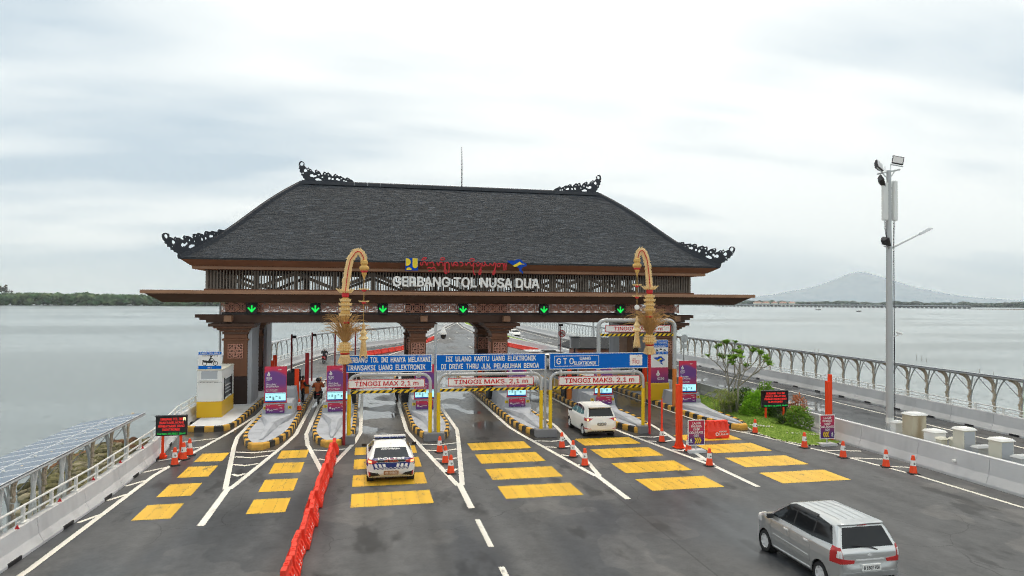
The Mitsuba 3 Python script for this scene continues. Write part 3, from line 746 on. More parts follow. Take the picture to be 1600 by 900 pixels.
def shingles():
    r = np.random.default_rng(2); ms, cs = [], []
    for sd in range(4):
        rows = 74 if sd != 2 else 40
        for i in range(rows):
            s0, s1 = i / rows, min((i + 1.35) / rows, 0.999)
            A, B = roof_pt(sd, s0, 0), roof_pt(sd, s0, 1); L = np.linalg.norm(B - A)
            A1, B1 = roof_pt(sd, s1, 0), roof_pt(sd, s1, 1)
            d = (B - A) / L; up = roof_pt(sd, min(s0 + .02, 1), .5) - roof_pt(sd, s0, .5); nrm = np.cross(d, up); nrm /= np.linalg.norm(nrm)
            if nrm[2] < 0: nrm = -nrm
            t = -0.4 * r.random(); q = []
            while t < L:
                w = (0.22 + 0.30 * r.random()) * (1 if sd != 2 else 2.2); q.append((max(t, 0), min(t + w - 0.012, L))); t += w
            for a, b in q:
                if b - a < 0.03: continue
                lift = 0.016 + 0.016 * r.random(); dz = 0.03 * (r.random() - .5) / rows
                ua, ub = a / L, b / L
                p0, p1 = A + (B - A) * ua, A + (B - A) * ub; p2, p3 = A1 + (B1 - A1) * ub, A1 + (B1 - A1) * ua
                sh = (p3 - p0) / np.linalg.norm(p3 - p0) * (0.03 * (r.random() - .5))
                v = np.array([p0 + nrm * lift + sh, p1 + nrm * lift + sh, p2 + nrm * .004, p3 + nrm * .004, p0 - nrm * .03 + sh, p1 - nrm * .03 + sh])
                f = np.array([[0, 1, 2], [0, 2, 3], [4, 5, 1], [4, 1, 0], [4, 0, 3], [5, 2, 1]])
                ms.append((v, f)); g = 0.034 + 0.022 * r.random() + (0.035 * r.random() if r.random() < .12 else 0)
                cs.append(np.tile(np.array([0.86, 1.0, 1.18]) * g, (6, 1)))
    return cat(ms), np.vstack(cs)
sm, sc_ = shingles()
add('shingle', sm, 'shingle', roofk, color=sc_, kind='stuff')
def cap_line(pts, n, w, h):
    p = resample(np.array(pts), np.linalg.norm(np.diff(np.array(pts), axis=0), axis=1).sum() / n)
    for a, b in zip(p[:-1], p[1:]):
        d = (b - a) / np.linalg.norm(b - a); s = np.cross(d, [0, 0, 1.0]); s /= np.linalg.norm(s); u = np.cross(s, d); e = b - d * 0.015
        add('ridge_cap', hull([q + s * k * w + u * o for q in (a, e) for k, o in ((-1, -.10), (1, -.10), (-.75, h * .6), (.75, h * .6), (0, h))]), 'crest', roofk)
hipc = lambda sx, sy: [((EX0 + (RX0 - EX0) * s if sx < 0 else EX1 + (RX1 - EX1) * s), (GY0 + (GYC - GY0) * s if sy < 0 else GY1 + (GYC - GY1) * s), EZ + (RZ - EZ) * sprof(s)) for s in np.linspace(0, 1, 12)]
cap_line([(RX0, GYC, RZ + .02), (RX1, GYC, RZ + .02)], 24, 0.24, 0.22)
for sx in (-1, 1):
    for sy in (-1, 1): cap_line(hipc(sx, sy), 14, 0.20, 0.20)
CREST = [(0, -.03), (-.01, .03), (-.045, .06), (-.05, .10), (-.085, .12), (-.075, .17), (-.115, .19), (-.105, .24), (-.135, .27), (-.12, .30), (-.135, .34), (-.13, .39), (-.115, .425), (-.085, .44), (-.055, .432), (-.03, .41), (-.02, .385), (-.008, .375), (-.022, .365), (-.03, .345), (-.015, .335), (.015, .30), (.03, .275), (.05, .285), (.067, .305), (.08, .28), (.10, .265), (.115, .27), (.13, .245), (.14, .22), (.165, .205), (.18, .18), (.195, .185), (.195, .235), (.222, .262), (.25, .24), (.28, .225), (.31, .19), (.33, .15), (.35, .145), (.36, .185), (.382, .222), (.405, .215), (.43, .19), (.45, .20), (.475, .205), (.5, .18), (.53, .155), (.545, .125), (.565, .12), (.585, .16), (.612, .182), (.64, .165), (.68, .13), (.70, .13), (.72, .14), (.76, .11), (.80, .09), (.82, .075), (.84, .10), (.862, .112), (.89, .09), (.93, .065), (.965, .05), (.985, .03), (1.0, -.03)]
def crest(L):
    p = Polygon(CREST).buffer(0)
    holes = [((-.07, .375), .026, 1.3), ((-.11, .33), .008, 1), ((.0, .23), .024, 1.3), ((.02, .22), .016, 1), ((-.045, .165), .012, 1), ((.06, .26), .012, 1), ((.105, .235), .010, 1), ((.13, .12), .030, .9), ((.165, .10), .024, .7), ((.205, .115), .02, .9), ((.235, .225), .012, 1), ((.275, .145), .018, .8), ((.255, .035), .042, .55), ((.295, .025), .03, .5), ((.35, .09), .014, 1), ((.40, .17), .016, .7), ((.47, .15), .012, .8), ((.49, .07), .02, 1.2), ((.56, .06), .02, 1), ((.62, .14), .012, .8), ((.655, .06), .024, .9), ((.69, .045), .02, .8), ((.74, .075), .012, 1), ((.79, .03), .016, .8), ((.835, .02), .02, .6), ((.87, .075), .009, .8)]
    for (x, y), r, e in holes: p = p.difference(affinity.scale(Point(x, y).buffer(r * 1.3, 6), 1, e))
    p = affinity.scale(p, L, L * 0.92, origin=(0, 0))
    core = extr(p, -0.07, 0.07, 'xz')
    return core
crl = crest(3.45)
add('crest_ornament', xf(crl, (RX0 + 0.25, GYC, RZ + .20)), 'crest', roofk)
add('crest_ornament', xf(crl, (RX1 - 0.25, GYC, RZ + .20), PI), 'crest', roofk)
crs = crest(3.7)
for sx in (-1, 1):
    for sy in (-1, 1):
        hp = np.array(hipc(sx, sy)); d = hp[4] - hp[0]; a = math.atan2(d[1], d[0]); sl = math.atan2(d[2], math.hypot(d[0], d[1]))
        m = xf(crs, ry=-sl + 0.06); add('crest_ornament', xf(m, hp[0] + [0, 0, 0.22] - d / np.linalg.norm(d) * 0.05, a), 'crest', roofk)
add('antenna', tube([(7.02, GYC, RZ + .15), (7.02, GYC, 17.2), (7.0, GYC, 18.75)], [0.05, 0.04, 0.018], 6), 'dark', roofk)
# eave fascia and soffit
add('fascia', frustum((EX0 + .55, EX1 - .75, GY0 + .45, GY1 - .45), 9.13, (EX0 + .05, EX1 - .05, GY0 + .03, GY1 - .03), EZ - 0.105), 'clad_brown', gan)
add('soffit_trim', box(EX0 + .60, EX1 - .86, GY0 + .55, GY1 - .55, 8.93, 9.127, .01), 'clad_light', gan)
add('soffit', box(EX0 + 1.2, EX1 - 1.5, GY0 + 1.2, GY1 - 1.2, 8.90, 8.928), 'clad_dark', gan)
# louvre storey
LX0, LX1, LY0, LY1, LZ0, LZ1 = -9.94, 23.37, 46.8, 56.2, 7.62, 8.925
slatf, slats = ply(box(-.035, .035, -.06, .06, LZ0, LZ1, .008), 'slat'), ply(box(-.06, .06, -.035, .035, LZ0, LZ1, .008), 'slat')
n_ = 176
for i in range(n_): add('slat', at(slatf, LX0 + (LX1 - LX0) * i / (n_ - 1), LY0), None, gan)
add('back_slat', cat([box(LX0 + (LX1 - LX0) * i / (n_ - 1) - .035 + .03, LX0 + (LX1 - LX0) * i / (n_ - 1) + .065, LY1 - .05, LY1 + .05, LZ0, LZ1) for i in range(n_)]), 'slat', gan, kind='stuff')
for i in range(42):
    y = LY0 + .22 + (LY1 - LY0 - .4) * i / 41
    add('side_slat', at(slats, LX0, y), None, gan); add('side_slat', at(slats, LX1, y), None, gan)
tr = 13
for i in range(tr + 1):
    x = LX0 + .35 + (LX1 - LX0 - .7) * i / tr
    for y in (LY0 + .30, LY1 - .3): add('truss_post', box(x - .14, x + .14, y - .1, y + .1, LZ0, LZ1), 'slat', gan)
    if i < tr:
        x2 = LX0 + .35 + (LX1 - LX0 - .7) * (i + 1) / tr; up_ = i % 2
        for y in (LY0 + .30, LY1 - .3):
            add('truss_diagonal', hull([(x + .1, y - .08, (LZ0 + .05 if up_ else LZ1 - .30)), (x + .1, y + .08, (LZ0 + .05 if up_ else LZ1 - .30)), (x + .1, y - .08, (LZ0 + .28 if up_ else LZ1 - .05)), (x + .1, y + .08, (LZ0 + .28 if up_ else LZ1 - .05)),
                                         (x2 - .1, y - .08, (LZ1 - .30 if up_ else LZ0 + .05)), (x2 - .1, y + .08, (LZ1 - .30 if up_ else LZ0 + .05)), (x2 - .1, y - .08, (LZ1 - .05 if up_ else LZ0 + .28)), (x2 - .1, y + .08, (LZ1 - .05 if up_ else LZ0 + .28))]), 'slat', gan)
for xx in (LX0 - .05, LX1 + .05): add('corner_post', box(xx - .07, xx + .07, LY0 - .12, LY0 + .12, LZ0 - .01, LZ1, .02), 'slat', gan)
# lower slab canopy
SX0, SX1, SY0, SY1 = -13.25, 27.42, 44.5, 58.5
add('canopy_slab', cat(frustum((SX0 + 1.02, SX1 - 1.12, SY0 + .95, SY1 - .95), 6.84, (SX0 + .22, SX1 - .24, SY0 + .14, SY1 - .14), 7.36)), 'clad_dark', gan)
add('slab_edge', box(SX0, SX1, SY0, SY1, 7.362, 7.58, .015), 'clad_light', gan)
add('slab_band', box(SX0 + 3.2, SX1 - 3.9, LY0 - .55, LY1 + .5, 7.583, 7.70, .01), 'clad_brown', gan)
# lattice frieze
def lattice_unit(w, h, t=0.042):
    fr = sbox(0, 0, w, h).difference(sbox(t * .8, t * .8, w - t * .8, h - t * .8)); c = (w / 2, h / 2); R = min(w, h) * .36
    parts = [fr, Point(c).buffer(R, 8).difference(Point(c).buffer(R - t, 8))]
    for a in range(4):
        p = Point(c[0] + R * .55 * math.cos(a * PI / 2 + PI / 4), c[1] + R * .55 * math.sin(a * PI / 2 + PI / 4)); parts.append(p.buffer(R * .42, 5).difference(p.buffer(R * .42 - t * .8, 5)))
        q = (c[0] + w * .5 * (1, 1, -1, -1)[a], c[1] + h * .5 * (1, -1, 1, -1)[a]); parts.append(Point(q).buffer(R * .8, 6).difference(Point(q).buffer(R * .8 - t, 6)).intersection(sbox(0, 0, w, h)))
        parts.append(LineString([c, q]).buffer(t * .45))
    return unary_union(parts).simplify(0.004)
LW = 0.612
lu = ply(extr(lattice_unit(LW - .008, .60), -.03, .03, 'xz'), 'lattice')
nl = int(round((22.58 + 9.12) / LW))
for i in range(nl): add('lattice_panel', at(lu, -9.12 + (22.58 + 9.12) / nl * i, 46.78, 6.215), None, gan)
lub = lattice_unit(LW - .008, .60)
add('back_lattice', cat([xf(extr(lub, -.03, .03, 'xz'), (-9.12 + (22.58 + 9.12) / nl * i, 55.9, 6.215)) for i in range(nl)]), 'lattice', gan, kind='stuff')
# beams with stepped ends
bz0, bz1 = 5.52, 6.06
bp = [(-10.71, bz1), (23.83, bz1), (23.83, bz1 - .22), (23.55, bz1 - .22), (23.55, bz1 - .36), (23.15, bz1 - .36), (23.15, bz0), (-10.05, bz0), (-10.05, bz1 - .36), (-10.45, bz1 - .36), (-10.45, bz1 - .22), (-10.71, bz1 - .22)]
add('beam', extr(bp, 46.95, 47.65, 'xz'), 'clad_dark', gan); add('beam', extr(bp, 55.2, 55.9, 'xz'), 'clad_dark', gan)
add('beam_strip', box(-9.1, 22.5, 46.90, 46.94, bz1 - .02, bz1 + .10), 'clad_black', gan)
# pillars
def motif_square(a):
    t = a * .046; S = sbox(0, 0, a, a); c = a / 2; parts = [S.difference(sbox(t, t, a - t, a - t))]
    for q in range(4):
        g = [Point(c, c + a * .25).buffer(a * .15, 8).difference(Point(c, c + a * .25).buffer(a * .15 - t, 8)), Point(c + a * .17, c + a * .17).buffer(a * .13, 8).difference(Point(c + a * .17, c + a * .17).buffer(a * .13 - t, 8)),
             LineString([(c, c), (c + a * .34, c + a * .34)]).buffer(t * .5), Point(a, a).buffer(a * .27, 8).difference(Point(a, a).buffer(a * .27 - t, 8)).intersection(S),
             Point(c, a).buffer(a * .17, 8).difference(Point(c, a).buffer(a * .17 - t, 8)).intersection(S), Point(c + a * .33, c + a * .10).buffer(a * .07, 6), Point(c + a * .10, c + a * .33).buffer(a * .07, 6)]
        parts += [affinity.rotate(x, 90 * q, origin=(c, c)) for x in g]
    return unary_union(parts).simplify(a * .004)
def pillar(x0, x1, y0, y1, ext, back=False):
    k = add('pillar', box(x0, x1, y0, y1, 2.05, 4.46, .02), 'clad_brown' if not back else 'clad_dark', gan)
    add('base', box(x0 - .015, x1 + .015, y0 - .015, y1 + .015, 0.05, 2.046, .015), 'clad_black', k)
    add('band', box(x0 - .10, x1 + .10, y0 - .10, y1 + .10, 4.36, 4.50, .02), 'clad_brown', k)
    add('neck', box(x0 + .02, x1 - .02, y0 + .02, y1 - .02, 4.503, 4.95, .01), 'clad_brown', k)
    add('collar', box(x0 - .08, x1 + .08, y0 - .08, y1 + .08, 4.78, 4.93, .015), 'clad_dark', k)
    z = 4.955
    for i, (e, h) in enumerate(((.20, .09), (.34, .12), (.52, .11), (.75, .20))):
        add('capital', box(x0 - e * ext[0], x1 + e * ext[1], y0 - e * .6, y1 + e * .6, z, z + h, .012), 'clad_dark' if i % 2 else 'clad_brown', k); z += h + .003
    add('stub', box(x0 + .05, x1 - .05, y0 + .1, y1 - .1, 5.50, 6.86), 'clad_black', k)
    mz = 3.22; a = min(x1 - x0 - .14, .93); g = motif_square(a)
    xc = (x0 + x1) / 2
    add('panel_back', box(xc - a / 2, xc + a / 2, y0 - .012, y0 - .003, mz, mz + a), 'clad_dark', k)
    add('carved_panel', xf(extr(g, -.03, .015, 'xz'), (xc - a / 2, y0 - .03, mz)), 'lattice', k)
    sd = x1 if xc < 0 else x0; sg = 1 if xc < 0 else -1
    m = xf(extr(g, -.015, .03, 'yz'), (sd + sg * .016 if sg > 0 else sd - .03, y0 + (y1 - y0 - a) / 2, mz)); add('carved_panel', m, 'lattice', k)
    add('side_panel_back', box(min(sd + sg * .003, sd + sg * .012), max(sd + sg * .003, sd + sg * .012), y0 + (y1 - y0 - a) / 2, y0 + (y1 - y0 + a) / 2, mz, mz + a), 'clad_dark', k)
    return k
PX = [(-8.98, -7.52, (1.15, .6)), (2.95, 4.02, (.82, .98)), (8.60, 9.73, (.82, 1.05)), (20.95, 22.45, (.6, 1.15))]
for x0, x1, e in PX:
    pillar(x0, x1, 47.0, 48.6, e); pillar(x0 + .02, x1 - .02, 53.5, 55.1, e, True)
    xb = x0 + .12 if x0 < 0 else x1 - .42
    add('beam_stub', box(xb, xb + .46, 46.30, 46.95, 5.60, 6.0, .02), 'clad_light', gan)
# raw concrete portal legs beside the outer pillars (seen through the arch along the road)
def arch_leg(x0, x1, ya, yb, flare):
    prof = [(ya, 0.05), (yb, 0.05), (yb, 4.1)] + [(yb + (flare if flare > 0 else 0) * (1 - math.cos(PI / 2 * t)), 4.1 + 1.35 * math.sin(PI / 2 * t)) for t in np.linspace(.2, 1, 5)] + [(ya + (flare if flare < 0 else 0) * (1 - math.cos(PI / 2 * t)), 4.1 + 1.35 * math.sin(PI / 2 * t)) for t in np.linspace(1, .2, 5)] + [(ya, 4.1)]
    return extr(prof, x0, x1, 'yz')
for x0, x1 in ((-7.50, -7.25), (20.70, 20.93)):
    add('concrete_leg', arch_leg(x0, x1, 47.02, 49.9, 1.0), 'concrete_grey', gan); add('concrete_leg', arch_leg(x0, x1, 53.9, 56.5, -1.0), 'concrete_grey', gan)
add('downpipe', tube([(-9.28, 47.4, 0.2), (-9.28, 47.4, 6.8)], 0.07, 8), 'galv', gan); add('downpipe', tube([(-9.05, 48.4, 0.2), (-9.05, 48.4, 6.8)], 0.06, 8), 'galv', gan)
add('side_wall', box(20.45, 20.93, 51.6, 53.4, 0.05, 5.2, .03), 'clad_light', gan)

# lane signals under the canopy
def signal(x, lab):
    k = thing('lane_signal', lab, 'traffic signal')
    add('housing', box(x - .30, x + .30, 46.42, 46.70, 6.10, 6.80, .02), 'dark', k)
    add('visor', cat(box(x - .34, x + .34, 46.28, 46.42, 6.805, 6.83), box(x - .34, x - .305, 46.30, 46.42, 6.10, 6.80), box(x + .305, x + .34, 46.30, 46.42, 6.10, 6.80)), 'dark', k)
    a = unary_union([sbox(-.045, -.12, .045, .22), LineString([(-.20, .03), (0, -.19), (.20, .03)]).buffer(.05, cap_style=1)])
    add('arrow', xf(extr(a, 46.40, 46.415, 'xz'), (x, 0, 6.45)), 'led', k, emitter=EM_GREEN)
    add('hanger', tube([(x, 46.56, 6.76), (x, 46.56, 6.86)], .03, 6), 'dark', k)
for i, x in enumerate((-7.2, -3.26, 1.08, 6.48, 12.2, 17.87)):
    signal(x, ('first', 'second', 'third', 'fourth', 'fifth', 'sixth')[i] + ' green down-arrow lane signal from the left, under the gantry canopy')

# building sign: letters, script, emblems
ks = thing('building_sign', 'large white capital letters reading GERBANG TOL NUSA DUA on the gantry front', 'sign')
tv, tf = text_on('GERBANG TOL NUSA DUA', 0.60, 6.56, 45.0, 7.97, width=9.75, bold=False, depth=0.16)
for g in fat((tv, tf), 0.026, 0.16).geoms:
    v, f = extr(g, 44.84, 45.0, 'xz'); sl = (v[:, 0].mean() - 1.68) * -0.004
    add('letter', (v + [0, 0, sl], f), 'white', ks)
for x in (2.2, 4.8, 7.2, 9.5, 11.2): add('support', box(x - .03, x + .03, 45.02, 46.7, 7.72, 7.78), 'dark', ks); add('support_post', box(x - .03, x + .03, 45.04, 45.10, 7.6, 8.5), 'dark', ks)
kl = thing('emblem_sign', 'square blue and yellow emblem at the left end of the red script', 'sign')
add('board', box(2.45, 3.28, 44.86, 44.92, 8.98, 9.80), 'logo_blue', kl)
def lg(p): return xf(extr(p, 44.83, 44.857, 'xz'), (2.45, 0, 8.98))
add('emblem', cat(lg(unary_union([sbox(.03, .30, .12, .80), Point(.10, .55).buffer(.25, 12)]).intersection(sbox(.03, .25, .42, .80))), lg(Point(.24, .02).buffer(.18, 12).intersection(sbox(.03, .03, .5, .3))), lg(unary_union([sbox(.47, .35, .80, .80), Point(.635, .32).buffer(.165, 12)]))), 'logo_yellow', kl)
kb = thing('script_sign', 'red Balinese script lettering on the gantry fascia above the white letters', 'sign')
def gl(cx, cy): return (2.714 + cx * .004287, 44.9, 10.17 - cy * .0043 + 0.00005 * cx)
ST = [[(175, 150), (165, 175), (180, 205), (205, 190), (200, 155), (225, 140), (250, 155), (260, 205), (275, 200), (280, 150)], [(190, 130), (200, 95), (230, 75), (265, 85), (240, 105), (205, 120)], [(300, 150), (315, 170), (330, 150), (350, 145), (370, 170), (375, 210)], [(280, 255), (275, 240), (300, 225), (340, 250), (365, 222), (395, 240), (400, 285)], [(290, 285), (330, 270), (345, 280)],
      [(420, 150), (430, 195), (455, 205), (450, 160), (480, 145), (510, 160), (515, 210)], [(470, 110), (490, 80), (520, 75), (545, 100), (510, 115), (480, 118)], [(535, 150), (540, 210), (530, 290), (555, 325), (575, 325), (548, 240), (550, 160), (580, 145), (605, 165), (608, 240), (598, 310)],
      [(640, 150), (655, 205), (680, 210), (675, 165), (700, 145), (735, 155), (745, 210), (715, 195), (690, 175)], [(770, 150), (800, 145), (825, 170), (810, 205), (785, 210)], [(855, 155), (870, 205), (900, 150), (930, 150), (945, 205), (975, 205), (985, 150)], [(925, 120), (940, 92), (975, 90), (1005, 110), (975, 130), (945, 135)], [(990, 150), (985, 230), (985, 300), (1005, 340), (1012, 345)],
      [(1020, 160), (1045, 185), (1030, 210), (1065, 205), (1085, 160), (1105, 170), (1108, 235), (1090, 260), (1065, 320), (1085, 345), (1105, 300), (1100, 220)], [(1050, 150), (1075, 145)], [(1120, 150), (1130, 205), (1155, 210), (1170, 160), (1195, 200), (1215, 205)], [(1150, 150), (1175, 145)], [(1230, 205), (1245, 160), (1270, 185), (1290, 210), (1310, 150), (1330, 160), (1335, 235), (1300, 290), (1285, 335), (1305, 345), (1325, 300), (1322, 230)],
      [(1350, 160), (1365, 215), (1395, 220), (1415, 175), (1395, 155), (1375, 170)], [(1425, 165), (1450, 160), (1462, 200), (1470, 270)], [(1470, 160), (1485, 200), (1505, 265)], [(1500, 155), (1510, 210)]]
for s_ in ST:
    q = resample(np.array([gl(*p) for p in s_]), 0.06) if len(s_) > 2 else np.array([gl(*p) for p in s_])
    q2 = q.copy()
    if len(q) > 4: q2[1:-1] = (q[:-2] + 2 * q[1:-1] + q[2:]) / 4
    add('stroke', tube(q2, 0.043, 6), 'script_red', kb)
kz = thing('blue_emblem_sign', 'blue emblem with a yellow sweep at the right end of the red script', 'sign')
isl = Polygon([(0, .80), (.10, .74), (.30, .78), (.48, .74), (.62, .84), (.80, .88), (.98, .82), (1.10, .68), (1.28, .60), (1.36, .50), (1.30, .40), (1.12, .36), (1.0, .26), (.96, .14), (1.06, .06), (1.10, -.06), (1.04, -.10), (1.0, -.02), (.90, .02), (.82, .10), (.84, .22), (.70, .34), (.52, .42), (.32, .50), (.14, .60), (.04, .70)])
add('emblem', xf(extr(isl, 44.86, 44.92, 'xz'), (9.23, 0, 8.98)), 'logo_blue', kz)
sw = Polygon([(.36, .42), (.50, .50), (.72, .62), (.82, .70), (.92, .66), (.98, .58), (1.22, .54), (.98, .52), (.82, .48), (.66, .38), (.52, .34)])
add('sweep', xf(extr(sw, 44.83, 44.857, 'xz'), (9.23, 0, 8.98)), 'logo_yellow', kz)
# ---------------------------------------------------------------- traffic islands with kerb stones, crash plinths and banners
def island_outline(cx, hw, y0, y1=62.0):
    L = []
    for t in np.linspace(0, 1, 10):
        a = PI / 2 * t
        L.append((cx - .24 - (hw - .24) * math.sin(a) ** 1.1, y0 + 4.2 * (1 - math.cos(a)) ** 0.8))
    L.append((cx - hw, y1)); R = [(2 * cx - x, y) for x, y in L]
    return L, R
ORD = ('first', 'second', 'third', 'fourth', 'fifth', 'sixth')
kb_proto = {}
def kerb_row(k, path, out):
    p = resample(np.array(path), 0.02); L = np.concatenate([[0], np.cumsum(np.linalg.norm(np.diff(p, axis=0), axis=1))])
    i, s = 0, 0.0
    while s < L[-1] - .1:
        e = min(s + 0.5, L[-1]); a = np.array([np.interp(s + .008, L, p[:, j]) for j in (0, 1)]); b = np.array([np.interp(e - .008, L, p[:, j]) for j in (0, 1)])
        d = b - a; ln = np.linalg.norm(d); d /= ln; n = np.array([d[1], -d[0]]) * out; c = (a + b) / 2 - n * 0.10
        key = (i % 2, round(ln, 2))
        if key not in kb_proto: kb_proto[key] = ply(hull([(sx * key[1] / 2 * q, o, z) for sx in (-1, 1) for q, o, z in ((1, -.10, 0), (1, .10, 0), (1, .09, .26), (.94, .06, .30), (.94, -.09, .30), (1, -.10, .27))]), ('kerb_yellow', 'kerb_black')[i % 2])
        jz = rng.normal() * .004
        add('kerb_stone', {**kb_proto[key], 'to_world': T() @ T([[d[0], n[0], 0, c[0]], [d[1], n[1], 0, c[1]], [0, 0, 1, -.002 + jz], [0, 0, 0, 1]])}, None, k)
        s = e; i += 1
def plinth(cx, lab, s=1.0, yb=41.0):
    k = thing('crash_plinth', lab, 'concrete plinth')
    g = []
    a = hull([(cx - .07, 34.75, .28), (cx + .07, 34.75, .28), (cx - .07, 34.75, .33), (cx + .07, 34.75, .33), (cx - .36, 38.6, .27), (cx + .36, 38.6, .27), (cx - .19, 38.6, .52), (cx + .19, 38.6, .52)])
    b = hull([(cx - .36, 38.6, .27), (cx + .36, 38.6, .27), (cx - .19, 38.6, .52), (cx + .19, 38.6, .52), (cx - .86, yb, .27), (cx + .86, yb, .27), (cx - .84, yb, .50), (cx + .84, yb, .50)])
    add('wedge', cat(a, b), 'concrete_grey', k)
    add('block', hull([(cx + sx * w, y, z) for sx in (-1, 1) for w, y, z in ((.88, yb + .01, .27), (.86, yb + .01, .50), (.76, yb + .10, 1.12), (.76, yb + 2.2, 1.12), (.88, yb + 2.3, .27))]), 'concrete_grey', k)
    add('rear_block', hull([(cx + sx * w, y, z) for sx in (-1, 1) for w, y, z in ((.74, yb + 2.9, .27), (.60, yb + 3.05, 1.55), (.60, yb + 4.7, 1.55), (.74, yb + 4.8, .27))]), 'concrete_grey', k)
    for sx in (-1, 1):
        add('reflector', xf(box(-.10, .10, -.006, .012, -.08, .08), (cx + sx * .67, yb + .055, .86), rx=-.15), 'yellow_post', k)
        add('chevron', cat([xf(extr([(q, -.06), (q + .035, -.06), (q + .07, 0), (q + .035, .06), (q, .06), (q + .035, 0)], -.014, -.008, 'xz'), (cx + sx * .67 - .06, yb + .055, .86), rx=-.15) for q in (0, .06)]), 'dark', k)
    return k
MAG, VIO, PUR = np.array([0.60, 0.035, 0.085]), np.array([0.16, 0.055, 0.24]), np.array([0.11, 0.035, 0.17])
def banner_col(u, v):
    w = 0.80 + 0.10 * math.sin(3.2 * u + 0.4)
    t = smooth01(w - .05, w + .03, v)
    base = VIO * (1 - smooth01(.55, .30, v)) + np.array([.34, .045, .14]) * smooth01(.55, .30, v)
    return base * (1 - t) + MAG * t
def drop(s):
    o = Polygon([(0, 1.0), (.16, .62), (.30, .36), (.27, .14), (.14, .02), (0, 0), (-.14, .02), (-.27, .14), (-.30, .36), (-.16, .62)])
    i = Polygon([(0, .66), (.10, .40), (.13, .24), (0, .12), (-.13, .24), (-.10, .40)])
    o = o.difference(i).union(LineString([(0, .66), (0, .2)]).buffer(.03)).union(LineString([(-.12, .3), (0, .42), (.12, .3)]).buffer(.03))
    return affinity.scale(o, s, s, origin=(0, 0))
def banner(cx, y, lab, z0=1.135, w=1.22, h=2.07):
    k = thing('event_banner', lab, 'banner')
    x0 = cx - w / 2
    m, c = grid_panel(x0 + .02, x0 + w - .02, y, z0 + .04, z0 + h - .02, banner_col, 10, 30, .03); add('print', m, 'vcol', k, color=c)
    fr = [box(x0, x0 + .02, y - .006, y + .05, z0, z0 + h), box(x0 + w - .02, x0 + w, y - .006, y + .05, z0, z0 + h), box(x0 + .02, x0 + w - .02, y - .006, y + .05, z0 + h - .02, z0 + h), box(x0 - .02, x0 + w + .02, y - .03, y + .12, z0, z0 + .04)]
    add('frame', cat(fr), 'red', k)
    t = [xf(extr(drop(.27), y - .010, y - .003, 'xz'), (x0 + .23, 0, z0 + 1.52)), text_on('G20', .13, x0 + .10, y - .003, z0 + 1.33, 'l', .30, depth=.007), text_on('INDONESIA 2022', .03, x0 + .11, y - .003, z0 + 1.27, 'l', .2, depth=.007), text_on('THE', .04, x0 + .10, y - .003, z0 + 1.12, 'l', depth=.007),
         text_on('WELCOME', .075, x0 + .10, y - .003, z0 + 1.00, 'l', .54, depth=.007), text_on('DELEGATES', .075, x0 + .10, y - .003, z0 + .88, 'l', .68, depth=.007), text_on('RECOVER TOGETHER', .035, x0 + .10, y - .003, z0 + .72, 'l', .64, depth=.007), text_on('RECOVER STRONGER', .035, x0 + .10, y - .003, z0 + .65, 'l', .62, depth=.007), xf(extr(sbox(0, 0, .2, .03), y - .010, y - .003, 'xz'), (x0 + .74, 0, z0 + 1.86))]
    add('lettering', cat(t), 'white', k)
    add('screen', box(x0 + .05, x0 + w - .05, y - .03, y - .004, z0 + .13, z0 + .56, .006), 'led', k, emitter=EM_SCREEN)
    r = np.random.default_rng(int(abs(cx) * 100)); ic = [xf(extr(sbox(0, 0, w - .14, .02), y - .036, y - .031, 'xz'), (x0 + .07, 0, z0 + .50))]
    for q in range(5):
        for rr in range(1 + q % 3): ic.append(xf(extr(unary_union([sbox(0, 0, .11, .028), sbox(.02, .02, .08, .05)]), y - .036, y - .031, 'xz'), (x0 + .10 + q * .175, 0, z0 + .30 - rr * .07 + .05 * (q % 2))))
        ic.append(xf(extr(sbox(0, 0, .006, .33), y - .036, y - .031, 'xz'), (x0 + .08 + q * .175, 0, z0 + .15)))
    add('screen_print', cat(ic), 'dark', k)
    add('tariff_strip', box(x0 + .05, x0 + w - .05, y - .012, y - .002, z0 + .06, z0 + .115), 'sign_blue', k)
def plaque(cx, lab, yb=41.0):
    k = thing('purple_plaque', lab, 'plaque')
    x0, w, z0, h = cx - .51, 1.02, .56, .50; y = yb - .03
    m, c = grid_panel(x0, x0 + w, y, z0, z0 + h, lambda u, v: MAG * .8 * smooth01(.2, .9, v + .15 * u) + PUR * 1.1 * (1 - smooth01(.2, .9, v + .15 * u)), 8, 8, .028); add('board', m, 'vcol', k, color=c)
    add('lettering', cat(xf(extr(drop(.15), y - .008, y - .002, 'xz'), (x0 + .12, 0, z0 + .16)), text_on('G20', .07, x0 + .20, y - .002, z0 + .13, 'l', depth=.006), text_on('INDONESIA', .04, x0 + .40, y - .002, z0 + .20, 'l', .26, depth=.006), text_on('TOL', .06, x0 + .76, y - .002, z0 + .26, 'l', .14, depth=.006), text_on('BALI', .05, x0 + .78, y - .002, z0 + .08, 'l', .16, depth=.006), xf(extr(sbox(0, 0, .14, .012), y - .008, y - .002, 'xz'), (x0 + .07, 0, z0 + .43)), xf(extr(sbox(0, 0, .25, .016), y - .008, y - .002, 'xz'), (x0 + .66, 0, z0 + .43))), 'white', k)
